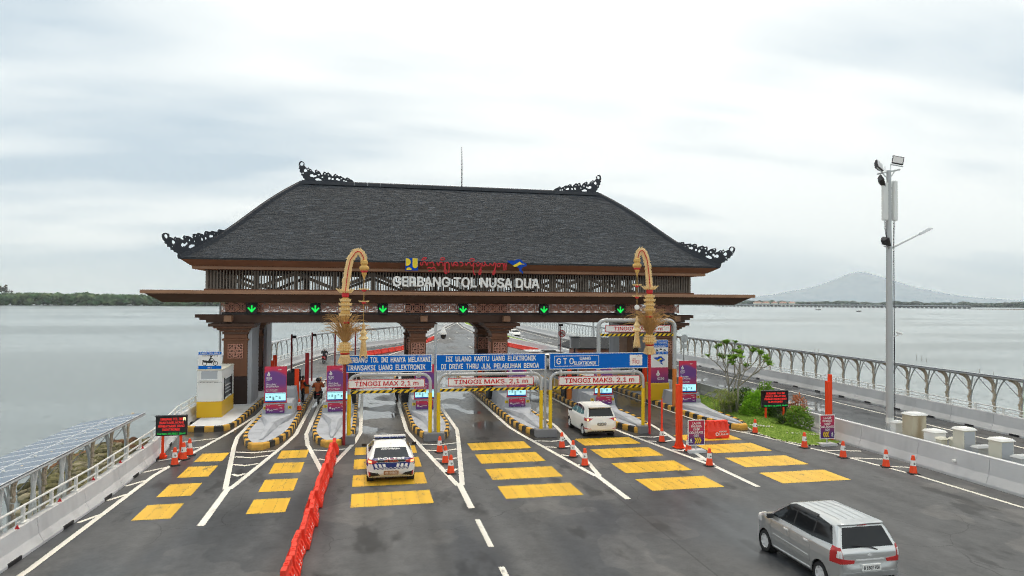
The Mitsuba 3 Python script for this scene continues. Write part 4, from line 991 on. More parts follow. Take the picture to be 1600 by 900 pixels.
for i, (cx, hw) in enumerate(ISL):
    y0 = 33.75 if i < 2 else 34.25
    L, R = island_outline(cx, hw, y0)
    k = thing('traffic_island', f'{ORD[i]} pointed lane island from the left, edged in black and yellow kerb stones', 'traffic island')
    inner = Polygon(L + R[::-1]).buffer(-.19)
    add('top_slab', extr(inner, 0.004, 0.262, 'xy'), 'concrete_grey', k)
    kerb_row(k, L[::-1][:-1] + [L[0]], -1) if False else kerb_row(k, L, -1)
    kerb_row(k, R, 1)
    add('nose_stone', hull([(cx + sx * .25 * q, y0 - .06 + o, z) for sx in (-1, 1) for q, o, z in ((1, 0, 0), (1, .34, 0), (1, .02, .26), (.9, .06, .31), (1, .34, .31))]), 'kerb_yellow', k)
    place_ = ('beside the motorcycle booth', 'with the red and yellow post', 'under the left sign gap', 'under the right sign gap', 'right of the white car', 'beside the garden')[i]
    pc = cx + (0, 0, 0, 0, .0, .15)[i]
    plinth(pc, f'grey wedge-shaped crash plinth on the {ORD[i]} island, {place_}')
    bx_ = (-5.03, -1.60, 3.45, 9.10, 14.70, 20.48)[i]
    banner(bx_, 41.12, f'tall red and purple event banner with pale screen, {ORD[i]} island from the left')
    plaque(bx_, f'small red and purple plaque on the front of the {ORD[i]} plinth from the left')
# island 0 with the motorcycle booth
k = thing('traffic_island', 'wide kerbed platform at far left carrying the yellow and white booth', 'traffic island')
P0 = [(-9.3, 39.0), (-8.9, 38.85), (-7.8, 38.75), (-7.25, 38.95), (-6.98, 39.6), (-6.88, 41.0), (-6.82, 46.2), (-6.5, 62)]
add('top_slab', extr(Polygon(P0 + [(-9.3, 62)]).buffer(-.12), 0.004, 0.262, 'xy'), 'concrete', k)
kerb_row(k, P0, 1)
kbo = thing('toll_booth', 'white and yellow toll booth on the far left platform under the motorcycle sign', 'toll booth')
bx0, bx1, by0, by1 = -9.40, -8.06, 41.9, 45.4
add('wall', box(bx0, bx1, by0, by1, 1.17, 2.96, .02), 'white_plastic', kbo); add('skirt', box(bx0 - .01, bx1 + .01, by0 - .01, by1 + .01, .26, 1.167, .015), 'yellow_booth', kbo)
add('roof', box(bx0 - .03, bx1 + .03, by0 - .03, by1 + .03, 2.963, 3.02, .01), 'cream', kbo)
add('niche', box(bx0 + .22, bx1 - .25, by0 - .006, by0 - .001, 2.45, 2.92), 'grey_box', kbo); add('ledge', box(bx0 + .18, bx1 - .22, by0 - .14, by0 - .007, 2.38, 2.446, .01), 'white_plastic', kbo)
add('window', box(bx1 + .002, bx1 + .02, by0 + .7, by1 - .7, 1.30, 2.35), 'car_glass', kbo); add('window_frame', cat(box(bx1 + .003, bx1 + .04, by0 + .6, by0 + .7, 1.2, 2.45), box(bx1 + .003, bx1 + .04, by1 - .7, by1 - .6, 1.2, 2.45)), 'dark', kbo)
add('louvre', cat([box(bx1 + .021, bx1 + .05, by0 + .75, by1 - 1.2, z, z + .05) for z in (1.55, 1.75, 1.95)]), 'steel', kbo)
add('panel_seam', box(bx0 + .02, bx1 - .02, by0 - .004, by0 - .001, 2.27, 2.285), 'dark', kbo)
kms = thing('motorcycle_sign', 'blue and white sign with a motorcycle pictogram on top of the far left booth', 'sign')
sx0, sx1, sy = -9.34, -8.09, 41.85
add('board', box(sx0, sx1, sy, sy + .05, 3.03, 4.04, .008), 'white', kms)
add('blue_band', cat(box(sx0 + .01, sx1 - .01, sy - .008, sy - .002, 3.04, 3.22), box(sx0 + .01, sx1 - .01, sy - .008, sy - .002, 3.86, 4.03)), 'sign_blue', kms)
add('lettering', cat(text_on('TARIF TOL BALI', .09, -8.715, sy - .009, 3.90, width=1.08), text_on('BALI', .07, -8.715, sy - .009, 3.09)), 'white', kms)
bike = unary_union([Point(-.28, 0).buffer(.13).difference(Point(-.28, 0).buffer(.095)), Point(.30, 0).buffer(.13).difference(Point(.30, 0).buffer(.095)), Polygon([(-.32, .05), (-.05, .02), (.12, .0), (.2, .16), (.05, .17), (-.1, .14), (-.38, .20), (-.40, .16)]), LineString([(.30, 0), (.20, .22)]).buffer(.02), LineString([(.2, .22), (.14, .25)]).buffer(.018), Polygon([(-.08, .14), (.02, .14), (.09, .34), (0, .35)]), Point(.06, .40).buffer(.055), LineString([(.06, .30), (.17, .24)]).buffer(.022)])
add('pictogram', xf(extr(bike, sy - .008, sy - .002, 'xz'), (-8.715, 0, 3.36)), 'dark', kms)
add('small_print', text_on('GOLONGAN VI', .06, -8.715, sy - .003, 3.77, width=.85, depth=.006), 'dark', kms)

# ---------------------------------------------------------------- height portals, blue signs
def portal(x0, x1, y, ztop, lab, zy=2.40, low='yellow_post', r=.082, foot=True):
    k = thing('height_portal', lab, 'height portal')
    R = .42; pts = [(x0, y, .1)] + [(x0, y, ztop - R)] + [(x0 + R - R * math.cos(a), y, ztop - R + R * math.sin(a)) for a in np.linspace(.2, PI / 2, 6)] + [(x1 - R + R * math.sin(a), y, ztop - R + R * math.cos(a)) for a in np.linspace(0, PI / 2 - .2, 6)] + [(x1, y, ztop - R), (x1, y, .1)]
    add('frame', tube(pts, r, 12), 'galv', k, smooth=40)
    for x in (x0, x1):
        add('post_sleeve', lathe([(r + .012, .22), (r + .012, zy), (r + .004, zy + .01)], 14, x, y), low, k, smooth=40)
        if foot: add('footing', box(x - .30, x + .30, y - .28, y + .28, -.01, .42, .03), 'concrete_dark', k)
    for x in (x0 + .55, x1 - .55): add('flange', xf(lathe([(.16, -.05), (.16, .05)], 12), (x, y, ztop), ry=PI / 2), 'galv', k)
    return k
def height_sign(x0, x1, y, z0, z1, text, lab, w):
    k = thing('height_sign', lab, 'sign')
    add('board', box(x0, x1, y, y + .04, z0, z1), 'white', k)
    b = .035
    add('border', cat(box(x0, x1, y - .006, y - .001, z0, z0 + b), box(x0, x1, y - .006, y - .001, z1 - b, z1), box(x0, x0 + b, y - .006, y - .001, z0 + b, z1 - b), box(x1 - b, x1, y - .006, y - .001, z0 + b, z1 - b)), 'red', k)
    t = text_on(text, (z1 - z0) * .50, (x0 + x1) / 2, y - .002, z0 + (z1 - z0) * .26, width=w, depth=.008); add('lettering', t, 'red', k)
    for x in (x0 + .4, x1 - .4): add('hanger', tube([(x, y + .06, z0), (x, y + .06, z1 + .22)], .018, 5), 'galv', k)
def hazard_bar(x0, x1, y, z, lab, h=.14):
    k = thing('hazard_bar', lab, 'clearance bar')
    n = int((x1 - x0) / .30); w = (x1 - x0) / n
    add('bar', box(x0, x1, y, y + .07, z, z + h), 'yellow_post', k)
    for i in range(n):
        a = x0 + i * w; add('black_stripe', extr(Polygon([(a, z), (a + w * .45, z), (a + w * .95, z + h), (a + w * .5, z + h)]), y - .005, y - .001, 'xz'), 'dark', k)
    for x in (x0 + .1, (x0 + x1) / 2, x1 - .1): add('chain', tube([(x, y + .03, z + h), (x, y + .03, z + h + .5)], .012, 4), 'galv', k)
YP = 34.45
N3 = ('left', 'middle', 'right')
PT = [(-.78, 3.18, 3.33), (3.60, 8.92, 3.29), (9.42, 14.56, 3.28)]
for i, (a, b, zt) in enumerate(PT):
    portal(a, b, YP, zt, f'grey pipe height portal with yellow lower posts under the {N3[i]} blue sign')
hs = [(-.84, 2.90, 2.70, 3.13, 'TINGGI MAX 2,1 m', 3.10), (4.05, 8.48, 2.71, 3.13, 'TINGGI MAKS. 2,1 m', 3.82), (9.82, 14.32, 2.65, 3.11, 'TINGGI MAKS. 2,1 m', 3.86)]
for i, (a, b, z0, z1, t, w) in enumerate(hs):
    height_sign(a, b, YP - .14, z0, z1, t, f'white height limit sign with red letters hanging under the {N3[i]} blue sign', w)
    hazard_bar((-.80, 3.66, 9.55)[i], (2.98, 8.78, 14.5)[i], YP - .05, 2.44, f'black and yellow striped clearance bar under the {N3[i]} blue sign')
portal(14.40, 19.58, 41.2, 5.83, 'tall grey pipe height portal behind the right penjor with an orange lower post', 2.7, 'orange_box', .13, False)
height_sign(14.79, 19.22, 41.02, 5.09, 5.53, 'TINGGI MAX 2,1 m', 'white height limit sign with red letters high on the tall portal at right', 3.3)
hazard_bar(14.5, 19.45, 41.1, 4.83, 'black and yellow striped clearance bar high on the tall portal at right', .16)
def blue_sign(x0, x1, z0, z1, lab):
    k = thing('blue_sign', lab, 'sign'); y = YP - .20
    add('board', box(x0, x1, y, y + .05, z0, z1), 'sign_blue', k); b = .035
    add('border', cat(box(x0, x1, y - .005, y - .001, z0, z0 + b), box(x0, x1, y - .005, y - .001, z1 - b, z1), box(x0, x0 + b, y - .005, y - .001, z0 + b, z1 - b), box(x1 - b, x1, y - .005, y - .001, z0 + b, z1 - b)), 'white', k)
    for x in np.linspace(x0 + .6, x1 - .6, 4): add('strut', tube([(x, y + .08, z0 - .18), (x, y + .08, z1 - .05)], .022, 6), 'galv', k)
    return k, y - .002
k, y = blue_sign(-1.09, 3.24, 3.48, 4.33, 'left blue sign reading GERBANG TOL INI HANYA MELAYANI TRANSAKSI UANG ELEKTRONIK')
add('lettering', cat(slim('GERBANG  TOL  INI  HANYA  MELAYANI', .25, 1.12, y, 3.97, 4.05), slim('TRANSAKSI  UANG  ELEKTRONIK', .25, 1.02, y, 3.59, 3.78)), 'white', k)
k, y = blue_sign(3.43, 9.09, 3.49, 4.33, 'middle blue sign reading ISI ULANG KARTU UANG ELEKTRONIK')
add('lettering', cat(slim('ISI  ULANG  KARTU  UANG  ELEKTRONIK', .25, 6.25, y, 3.97, 4.65), slim('DI  DRIVE  THRU  JLN.  PELABUHAN  BENOA', .25, 6.22, y, 3.59, 5.05)), 'white', k)
k, y = blue_sign(9.30, 14.77, 3.49, 4.33, 'right blue sign reading GTO UANG ELEKTRONIK with a white logo square')
add('lettering', cat(slim('G T O', .30, 10.15, y, 3.76, .92), slim('UANG', .16, 11.24, y, 3.96, .58), slim('ELEKTRONIK', .16, 11.24, y, 3.72, 1.20), extr(sbox(9.56, 3.64, 12.0, 4.19).difference(sbox(9.585, 3.665, 11.975, 4.165)), y - .008, y, 'xz')), 'white', k)
add('logo_square', box(13.72, 14.42, y - .012, y - .002, 3.64, 4.20), 'white', k)
add('logo_lettering', cat(text_on('flo', .26, 14.05, y - .013, 3.74, width=.42, bold=False, depth=.006), text_on('LET IT', .04, 14.22, y - .013, 4.10, width=.18, bold=False, depth=.006)), 'red', k)
def grey_pole(x, y, z, lab):
    k = thing('steel_pole', lab, 'pole'); add('shaft', tube([(x, y, 0), (x, y, z)], .075, 10), 'galv', k, smooth=40); add('base_plate', box(x - .2, x + .2, y - .2, y + .2, 0, .30, .02), 'concrete_dark', k); return k
kp = grey_pole(3.46, YP + .25, 5.82, 'grey steel pole between the left and middle blue signs, carrying a dome camera')
add('arm', tube([(3.46, YP + .25, 5.75), (3.82, YP + .25, 5.75), (3.84, YP + .25, 5.70)], .025, 6), 'galv', kp)
grey_pole(9.20, YP + .25, 4.15, 'grey steel pole between the middle and right blue signs')
kc = thing('dome_camera', 'white and black dome camera hanging from the grey pole by the left blue sign', 'camera')
add('housing', lathe([(.03, 5.70), (.06, 5.66), (.10, 5.52), (.155, 5.42), (.165, 5.34), (.15, 5.30)], 16, 3.84, YP + .25), 'white', kc, smooth=40)
add('dome', lathe([(.14, 5.297), (.135, 5.20), (.10, 5.11), (.03, 5.07)], 16, 3.84, YP + .25), 'black_gloss', kc, smooth=40)

# ---------------------------------------------------------------- penjor: decorated bamboo poles
def penjor(x, y, dirx, z_top, lab, red_to, sc=1.0):
    k = thing('penjor', lab, 'decorated bamboo pole'); r = np.random.default_rng(int(x * 10) + 50); d = dirx
    add('pole', tube([(x, y, 0), (x, y, red_to)], .075, 10), 'dark_red' if x < 5 else 'red', k, smooth=40)
    z0 = red_to - .25
    L = lambda *p: lathe([(q * .70, z0 + z) for q, z in p], 18, x, y)
    add('lower_skirt', L((.10, .45), (.26, .40), (.20, .30), (.30, .02), (.28, -.04), (.06, .2)), 'straw', k)
    add('lower_basket', L((.16, .45), (.36, .52), (.30, .58), (.42, .68), (.36, .78), (.33, .88), (.26, .92), (.28, 1.0), (.12, 1.04)), 'straw', k)
    add('red_band', L((.30, .50), (.345, .47), (.31, .44)), 'red', k)
    fr = []
    for i in range(70):
        a = 2 * PI * i / 70; rr = .26 + .10 * (i % 2); fr.append(hull([(x + math.cos(a) * .20 * sc, y + math.sin(a) * .20 * sc, z0 + .42), (x + math.cos(a + .06) * rr, y + math.sin(a + .06) * rr, z0 + .02 - .06 * r.random()), (x + math.cos(a) * rr, y + math.sin(a) * rr, z0 + .0), (x + math.cos(a + .08) * .2, y + math.sin(a + .08) * .2, z0 + .42), (x + math.cos(a) * .16, y + math.sin(a) * .16, z0 + .40)]))
    add('skirt_fringe', cat(fr), 'straw_pale', k, kind='stuff')
    # scalloped leaf rings on the baskets
    sc_ = []
    for (rad, z, s) in ((.42, .66, .10), (.36, .80, .09), (.30, .93, .08), (.34, 2.35, .09), (.33, 2.62, .09), (.36, 2.85, .08), (.31, 3.05, .07)):
        for i in range(16):
            a = 2 * PI * i / 16; c, q = math.cos(a), math.sin(a); w = .07
            sc_.append(hull([(x + c * rad * .54 - q * w, y + q * rad * .54 + c * w, z0 + z), (x + c * rad * .54 + q * w, y + q * rad * .54 - c * w, z0 + z), (x + c * (rad + s) * .76, y + q * (rad + s) * .76, z0 + z + .09), (x + c * rad * .80, y + q * rad * .80, z0 + z - .06)]))
    add('leaf_scallop', cat(sc_), 'straw_pale', k, kind='stuff')
    br = []
    for i in range(200):
        a = 2 * PI * r.random(); sp = .12 + r.random() ** .8 * (1.15 if i % 4 else 1.6); h = .6 + .75 * r.random() - .35 * max(0, sp - 1.1); dr_ = .25 * max(0, sp - .9)
        p = [(x + math.cos(a) * .06, y + math.sin(a) * .06, z0 + 1.0), (x + math.cos(a) * sp * .35, y + math.sin(a) * sp * .35, z0 + 1.0 + h * .7), (x + math.cos(a) * sp * .72, y + math.sin(a) * sp * .72, z0 + 1.02 + h * (1 - dr_ * .3)), (x + math.cos(a) * sp, y + math.sin(a) * sp, z0 + 1.0 + h * (1.05 - dr_ * 1.6))]
        br.append(tube(p, [.013, .013, .012, .007], 3, False))
    add('dry_brush', cat(br), 'straw_dry', k, kind='stuff')
    add('upper_basket', L((.14, 1.6), (.22, 1.95), (.20, 2.1), (.30, 2.22), (.27, 2.32), (.34, 2.45), (.28, 2.55), (.33, 2.68), (.27, 2.80), (.36, 2.90), (.25, 3.0), (.28, 3.12), (.17, 3.2)), 'straw', k)
    add('upper_red_band', cat(L((.27, 2.02), (.29, 1.97), (.25, 1.92)), L((.20, 3.20), (.25, 3.26), (.25, 3.40), (.20, 3.46))), 'red', k)
    zb = z0 + 3.46; zt = z_top
    sp = [(0, zb), (.05, zb + .55), (.12, zb + 1.1), (.22, zb + 1.6), (.33, zt - .28), (.46, zt - .06), (.60, zt), (.73, zt - .08), (.83, zt - .28), (.88, zt - .52)] if d > 0 else [(0, zb), (.05, zb + .55), (.11, zb + 1.1), (.19, zb + 1.6), (.28, zt - .28), (.38, zt - .06), (.50, zt), (.60, zt - .08), (.68, zt - .28), (.72, zt - .52)]
    S = np.array([(x + d * a, y, b) for a, b in sp]); S = resample(S, .05)
    S[1:-1] = (S[:-2] + 2 * S[1:-1] + S[2:]) / 4
    n = len(S); tt = np.gradient(S, axis=0); tt /= np.linalg.norm(tt, axis=1, keepdims=True)
    wd = np.interp(np.linspace(0, 1, n), [0, .6, .85, 1], [.066, .060, .05, .035])
    add('spine', tube(S, wd * .8, 8), 'straw_pale', k, smooth=True)
    add('red_stripe', tube(S + np.array([0, -.085, 0]), .022, 5), 'red', k)
    lf = []
    for i in range(2, n - 1):
        t = tt[i]; nv = np.array([-t[2], 0, t[0]]) * (1 if d > 0 else -1) * (1 if True else 1)
        for sgn, ln in ((1, .15), (-1, .12)):
            u = nv * sgn; b = S[i]; wv = t * .035; tip = b + u * (wd[i] + ln * (.75 + .5 * r.random())) - t * .07 + np.array([0, .10 * (r.random() - .5), 0])
            m = b + u * (wd[i] + ln * .5); lf.append(hull([b + wv, b - wv, m + wv * 1.1 + [0, .015, 0], m - wv * 1.1 - [0, .015, 0], tip, m + [0, -.02, 0]]))
    add('leaf_fringe', cat(lf), 'straw_pale', k, kind='stuff')
    bd = [xf(ico, S[i] + np.array([0, -.10, 0]), s=.028) for i in range(1, n, 3)]
    add('bead_row', cat(bd), 'red', k, kind='stuff')
    cl = []
    for i in range(14):
        a = 2 * PI * i / 14; c, q = math.cos(a), math.sin(a); cl.append(hull([(x + c * .12 - q * .05, y + q * .12 + c * .05, zb - .02), (x + c * .12 + q * .05, y + q * .12 - c * .05, zb - .02), (x + c * .30, y + q * .30, zb + .03), (x + c * .50, y + q * .50, zb + .20), (x + c * .28, y + q * .28, zb - .04)]))
    add('collar_leaf', cat(cl), 'straw_pale', k, kind='stuff')
    tx, tz = S[-1][0], S[-1][2] + .02
    Lh = lambda *p: lathe([(q * .85, tz + z) for q, z in p], 14, tx, y)
    add('hanging_basket', Lh((.05, .12), (.20, .02), (.22, -.10), (.16, -.18), (.27, -.28), (.29, -.36), (.20, -.44), (.12, -.52), (.15, -.60), (.05, -.80), (.01, -.95)), 'straw', k)
    add('basket_band', Lh((.20, -.45), (.215, -.50), (.13, -.55)), 'red', k)
    add('cord', tube([(tx, y, tz - .9), (tx, y, tz - 3.1)], .012, 5), 'straw', k)
    for zz in (1.35, 1.95):
        w = []
        for i in range(10):
            a = 2 * PI * i / 10; c, q = math.cos(a), math.sin(a); w.append(hull([(tx - q * .05, y + c * .05, tz - zz), (tx + q * .05, y - c * .05, tz - zz), (tx + c * .28, y + q * .28, tz - zz + .03), (tx + c * .2, y + q * .2, tz - zz - .05)]))
        add('hanging_disc', cat(w), 'straw_pale', k); add('disc_band', lathe([(.10, tz - zz - .03), (.12, tz - zz - .09), (.04, tz - zz - .14)], 10, tx, y), 'red', k)
    add('hanging_medallion', xf(lathe([(.02, -.03), (.14, -.02), (.14, .02), (.02, .03)], 14), (tx, y, tz - 2.55), rx=PI / 2, s=(1, 1, 1.4)), 'white', k) if d < 0 else None
    add('tassel', Lh((.02, -3.0), (.10, -3.15), (.09, -3.35), (.22, -3.52), (.12, -3.62), (.30, -3.78), (.14, -3.86), (.10, -4.0), (.17, -4.5), (.13, -4.62)), 'straw_pale', k)
    ts = [tube([(tx + .1 * math.cos(a), y + .1 * math.sin(a), tz - 3.9), (tx + .19 * math.cos(a), y + .19 * math.sin(a), tz - 4.6 - .15 * r.random())], .01, 3) for a in np.linspace(0, 6.2, 36)]
    add('tassel_fringe', cat(ts), 'straw_pale', k, kind='stuff')
penjor(-1.0, 34.2, 1, 9.42, 'tall curved straw-coloured penjor at left bending right, on the dark red pole', 4.2)
penjor(14.82, 34.2, -1, 9.78, 'tall curved straw-coloured penjor at right bending left, on the bright red pole', 4.5)
# ---------------------------------------------------------------- cones, water barriers, posts, LED boards
co = dict(base=ply(cat(box(-.20, .20, -.20, .20, 0.002, .035, .012), lathe([(.17, .035), (.165, .05)], 8)), 'rubber'), body=ply(lathe([(.158, .036), (.150, .06), (.112, .34)], 20), 'cone_orange', smooth=40), band=ply(lathe([(.1125, .34), (.085, .56)], 20), 'white', smooth=40),
          tip=ply(lathe([(.0845, .56), (.058, .73), (.048, .75), (.03, .755)], 20), 'cone_orange', smooth=40), mark=ply(cat(xf(extr(Point(0, 0).buffer(.034, 8).difference(Point(.0, .012).buffer(.014, 6)), -.006, 0.0, 'xz'), (0, -.108, .43), rx=-.12)), 'dark'))
def cone(x, y, lab, s=1.0, z=0.0, group=None):
    k = thing('traffic_cone', lab, 'traffic cone', group); rz = rng.uniform(-.5, .5)
    for n in ('base', 'body', 'band', 'tip', 'mark'): add({'mark': 'emblem', 'band': 'reflective_band'}.get(n, n), at(co[n], x, y, z, rz, s), None, k)
for (x, y), l in zip([(-7.85, 31.3), (-7.76, 32.35), (-7.70, 33.15)], ['nearest of the three orange cones beside the left message board', 'middle one of the three orange cones beside the left message board', 'farthest of the three orange cones beside the left message board']): cone(x, y, l)
for (x, y), l in zip([(3.38, 31.7), (3.40, 29.55), (3.42, 27.76)], ['farthest', 'middle', 'nearest']): cone(x, y, f'{l} of the three orange cones right of the police car')
for (x, y), l in zip([(9.22, 31.6), (9.19, 29.7), (9.19, 28.0)], ['farthest', 'middle', 'nearest']): cone(x, y, f'{l} of the three orange cones left of and before the white car')
cone(14.53, 32.0, 'orange cone with a thin red pole standing in it, left of the left orange column')
cone(14.85, 29.75, 'orange cone partly hidden behind the left purple lane sign'); cone(14.45, 27.0, 'lone orange cone at a painted gore tip, right of the left lane sign')
cone(20.5, 33.3, 'orange cone between the red single barrier and the lawn'); cone(20.8, 29.5, 'orange cone just left of the right purple lane sign')
cone(21.22, 27.3, 'orange cone in front of the grey barrier, first right of the right lane sign'); cone(21.84, 25.4, 'orange cone second from the right along the grey barrier'); cone(22.1, 24.2, 'rightmost orange cone along the grey barrier')
cone(-3.95, 43.6, 'red and white cone on the first island beside the black gate cabinet', .95, .27)
kp = thing('marker_pole', 'thin red pole rising out of a cone left of the left orange column', 'pole'); add('shaft', tube([(14.53, 32.0, .5), (14.53, 32.0, 1.95), (14.53, 32.0, 2.2)], [.055, .05, .02], 8), 'red_plastic', kp)

wb = ply(cat(xf(hull([(x, y, z) for x, z in [(-.25, .06), (.25, .06), (.25, .16), (-.25, .16)] for y in (-.47, .47)])), xf(hull([(x, y, z) for x, z in [(-.25, .16), (.25, .16), (.12, .40), (-.12, .40)] for y in (-.47, .47)])), xf(hull([(x, y, z) for x, z in [(-.12, .40), (.12, .40), (.085, .60), (-.085, .60)] for y in (-.465, .465)])),
             *[box(-.085, .085, a, b, .60, .80, .02) for a, b in ((-.46, -.18), (-.12, .12), (.18, .46))], box(-.055, .055, -.2, .2, .60, .68, .01), *[box(-.25, .25, a - .10, a + .10, .002, .06, .01) for a in (-.33, .33)],
             *[hull([(sx * .265, a - .055, .10), (sx * .265, a + .055, .10), (sx * .262, a - .055, .20), (sx * .262, a + .055, .20), (sx * .135, a - .045, .52), (sx * .135, a + .045, .52), (sx * .08, a - .05, .5), (sx * .08, a + .05, .5), (sx * .1, a - .05, .12), (sx * .1, a + .05, .12)]) for sx in (-1, 1) for a in (-.29, 0, .29)], lathe([(.05, .80), (.05, .83), (.03, .835)], 10, 0, -.02)), 'red_plastic')
WBS = (.82, 1.03, .77)
wbl = ply(cat(*[xf(cat(text_on('JALAN', .05, 0, 0, .06, width=.17, depth=.004), text_on('TOL', .05, 0, 0, -.02, width=.11, depth=.004)), (.232, a, .22), PI / 2, rx=-.49) for a in (-.145, .145)]), 'white')
def barrier_row(path, n, lab, group, y_from=None):
    p = resample(np.array(path), np.linalg.norm(np.diff(np.array(path), axis=0), axis=1).sum() / n)
    for i, (a, b) in enumerate(zip(p[:-1], p[1:])):
        c = (a + b) / 2; d = b - a; rz = math.atan2(d[1], d[0]) - PI / 2 + rng.normal() * .022 + (.03 if i % 2 else .0)
        add('water_barrier', at(wb, *(q_ := (c[0] + rng.normal() * .02 + (.025 if i % 2 else -.025), c[1], 0, rz)), s=WBS), None, label=lab if isinstance(lab, str) else lab[i], cat_='water barrier', group=group)
        if not isinstance(lab, str): add('lettering', at(wbl, *q_, s=WBS), None, 'water_barrier' if i == 0 else f'water_barrier_{i:03d}')
NTH = ['nearest', 'second', 'third', 'fourth', 'fifth', 'sixth', 'seventh', 'eighth', 'ninth', 'tenth', 'eleventh', 'twelfth', 'thirteenth', 'fourteenth', 'fifteenth', 'farthest']
barrier_row([(-1.84, 17.0), (-1.80, 18.5), (-1.66, 22.5), (-1.60, 26), (-1.45, 29.5), (-1.42, 32.9)], 16, [f'{q} red water barrier from the picture bottom in the row up to the second island' for q in NTH], 'red barriers in the near row')
barrier_row([(-.6, 87), (3.0, 94), (6.4, 101), (9.6, 114), (12.2, 126)], 38, 'small red barrier in the far curved row at the left ramp beyond the gantry', 'red barriers in the far left row')
barrier_row([(23.0, 90.5), (22.3, 97), (21.4, 106), (21.0, 112)], 20, 'small red barrier in the far row beside the median beyond the gantry', 'red barriers in the far right row')
k = thing('barrier_block', 'single wide red plastic barrier lying across the lane before the sixth island', 'water barrier')
bx, by = 17.80, 32.5
add('body', hull([(bx + sx * w, by + sy * d, z) for sx in (-1, 1) for sy in (-1, 1) for w, d, z in ((.60, .24, .07), (.60, .24, .38), (.57, .11, .46), (.57, .10, .86))]), 'red_plastic', k)
add('rib', cat(*[box(bx + a - .05, bx + a + .05, by - .20, by + .20, .40, .88, .02) for a in (-.44, -.15, .15, .44)]), 'red_plastic', k); add('top_rim', box(bx - .59, bx + .59, by - .12, by + .12, .86, .91, .02), 'red_plastic', k)
add('foot', cat(*[box(bx + a - .2, bx + a + .2, by - .22, by + .22, .003, .07) for a in (-.36, .36)]), 'red_plastic', k)
for sx in (-1, 1): add('lug', cat(box(bx + sx * .61 - .1, bx + sx * .61 + .1, by - .06, by + .06, .62, .70, .02), box(bx + sx * .61 - .1, bx + sx * .61 + .1, by - .06, by + .06, .38, .46, .02)), 'red_plastic', k)
add('lettering', cat(text_on('PINDAH', .07, bx + .22, by - .243, .33, width=.42, depth=.01), text_on('LAJUR', .10, bx + .28, by - .243, .18, width=.50, depth=.01), xf(extr(Point(0, 0).buffer(.09).difference(Point(0, 0).buffer(.05)), by - .253, by - .243, 'xz'), (bx - .10, 0, .24))), 'white', k)

def column(x, y, lab):
    k = thing('orange_column', lab, 'steel column')
    add('main_plate', box(x - .15, x + .0, y - .11, y + .11, .05, 3.06, .01), 'orange', k); add('offset_plate', box(x + .012, x + .13, y - .09, y + .13, .05, 3.40, .01), 'orange', k)
    add('web', box(x - .05, x + .06, y - .05, y + .05, .05, 3.0), 'orange', k); add('base_plate', box(x - .26, x + .24, y - .24, y + .24, .004, .05, .01), 'orange', k)
    add('gusset', cat(*[hull([(x + sx * .13, y + o, .05), (x + sx * .22, y + o, .05), (x + sx * .13, y + o, .3), (x + sx * .13, y + o + .03, .05), (x + sx * .22, y + o + .03, .05), (x + sx * .13, y + o + .03, .3)]) for sx in (-1, 1) for o in (-.1, .1)]), 'orange', k)
column(14.80, 30.6, 'tall orange-red steel column left, beside the purple lane sign'); column(22.98, 30.6, 'tall orange-red steel column right, beside the garden and the grey barrier')

def led_board(x0, x1, y, z0, z1, lab, posts, extra):
    k = thing('message_board', lab, 'message board')
    add('cabinet', box(x0, x1, y, y + .16, z0, z1, .015), 'black_gloss', k)
    add('hood', box(x0 - .02, x1 + .02, y - .10, y + .17, z1 + .002, z1 + .025), 'dark', k)
    m = (x0 + x1) / 2; w = x1 - x0; h = z1 - z0; t = []
    for q, (s, ww) in enumerate((('GERBANG TOL INI', .72), ('HANYA MELAYANI', .78), ('PEMBAYARAN UANG', .84), ('ELEKTRONIK', .56))): t.append(text_on(s, .105, m, y - .002, z1 - .19 - q * h * .175, width=w * ww, bold=False, depth=.005))
    for q in t: add('red_lettering', q, 'led', k, emitter=EM_RED)
    add('green_lettering', text_on('Tue Nov 15,2022 10:42', .07, m, y - .002, z0 + .06, width=w * .9, bold=False, depth=.005), 'led', k, emitter=EM_GREEN)
    if extra: add('amber_letter', text_on('R', .13, x1 - .10, y - .004, z1 - .20, depth=.005), 'led', k, emitter=EM_AMBER)
    for px in posts:
        add('post', box(px - .05, px + .05, y + .03, y + .13, .12, z0 + .05, .01), 'orange', k); add('post_foot', cat(box(px - .10, px + .10, y - .02, y + .20, .10, .22, .02), box(px - .15, px + .15, y - .06, y + .24, .003, .10)), 'orange', k)
led_board(-9.0, -7.72, 32.7, .99, 1.86, 'black electronic message board with red letters on two red posts at the left parapet', (-8.72, -7.98), True)
led_board(22.63, 24.34, 36.0, .90, 1.85, 'black electronic message board with red letters among the shrubs of the garden', (22.9, 24.05), False)

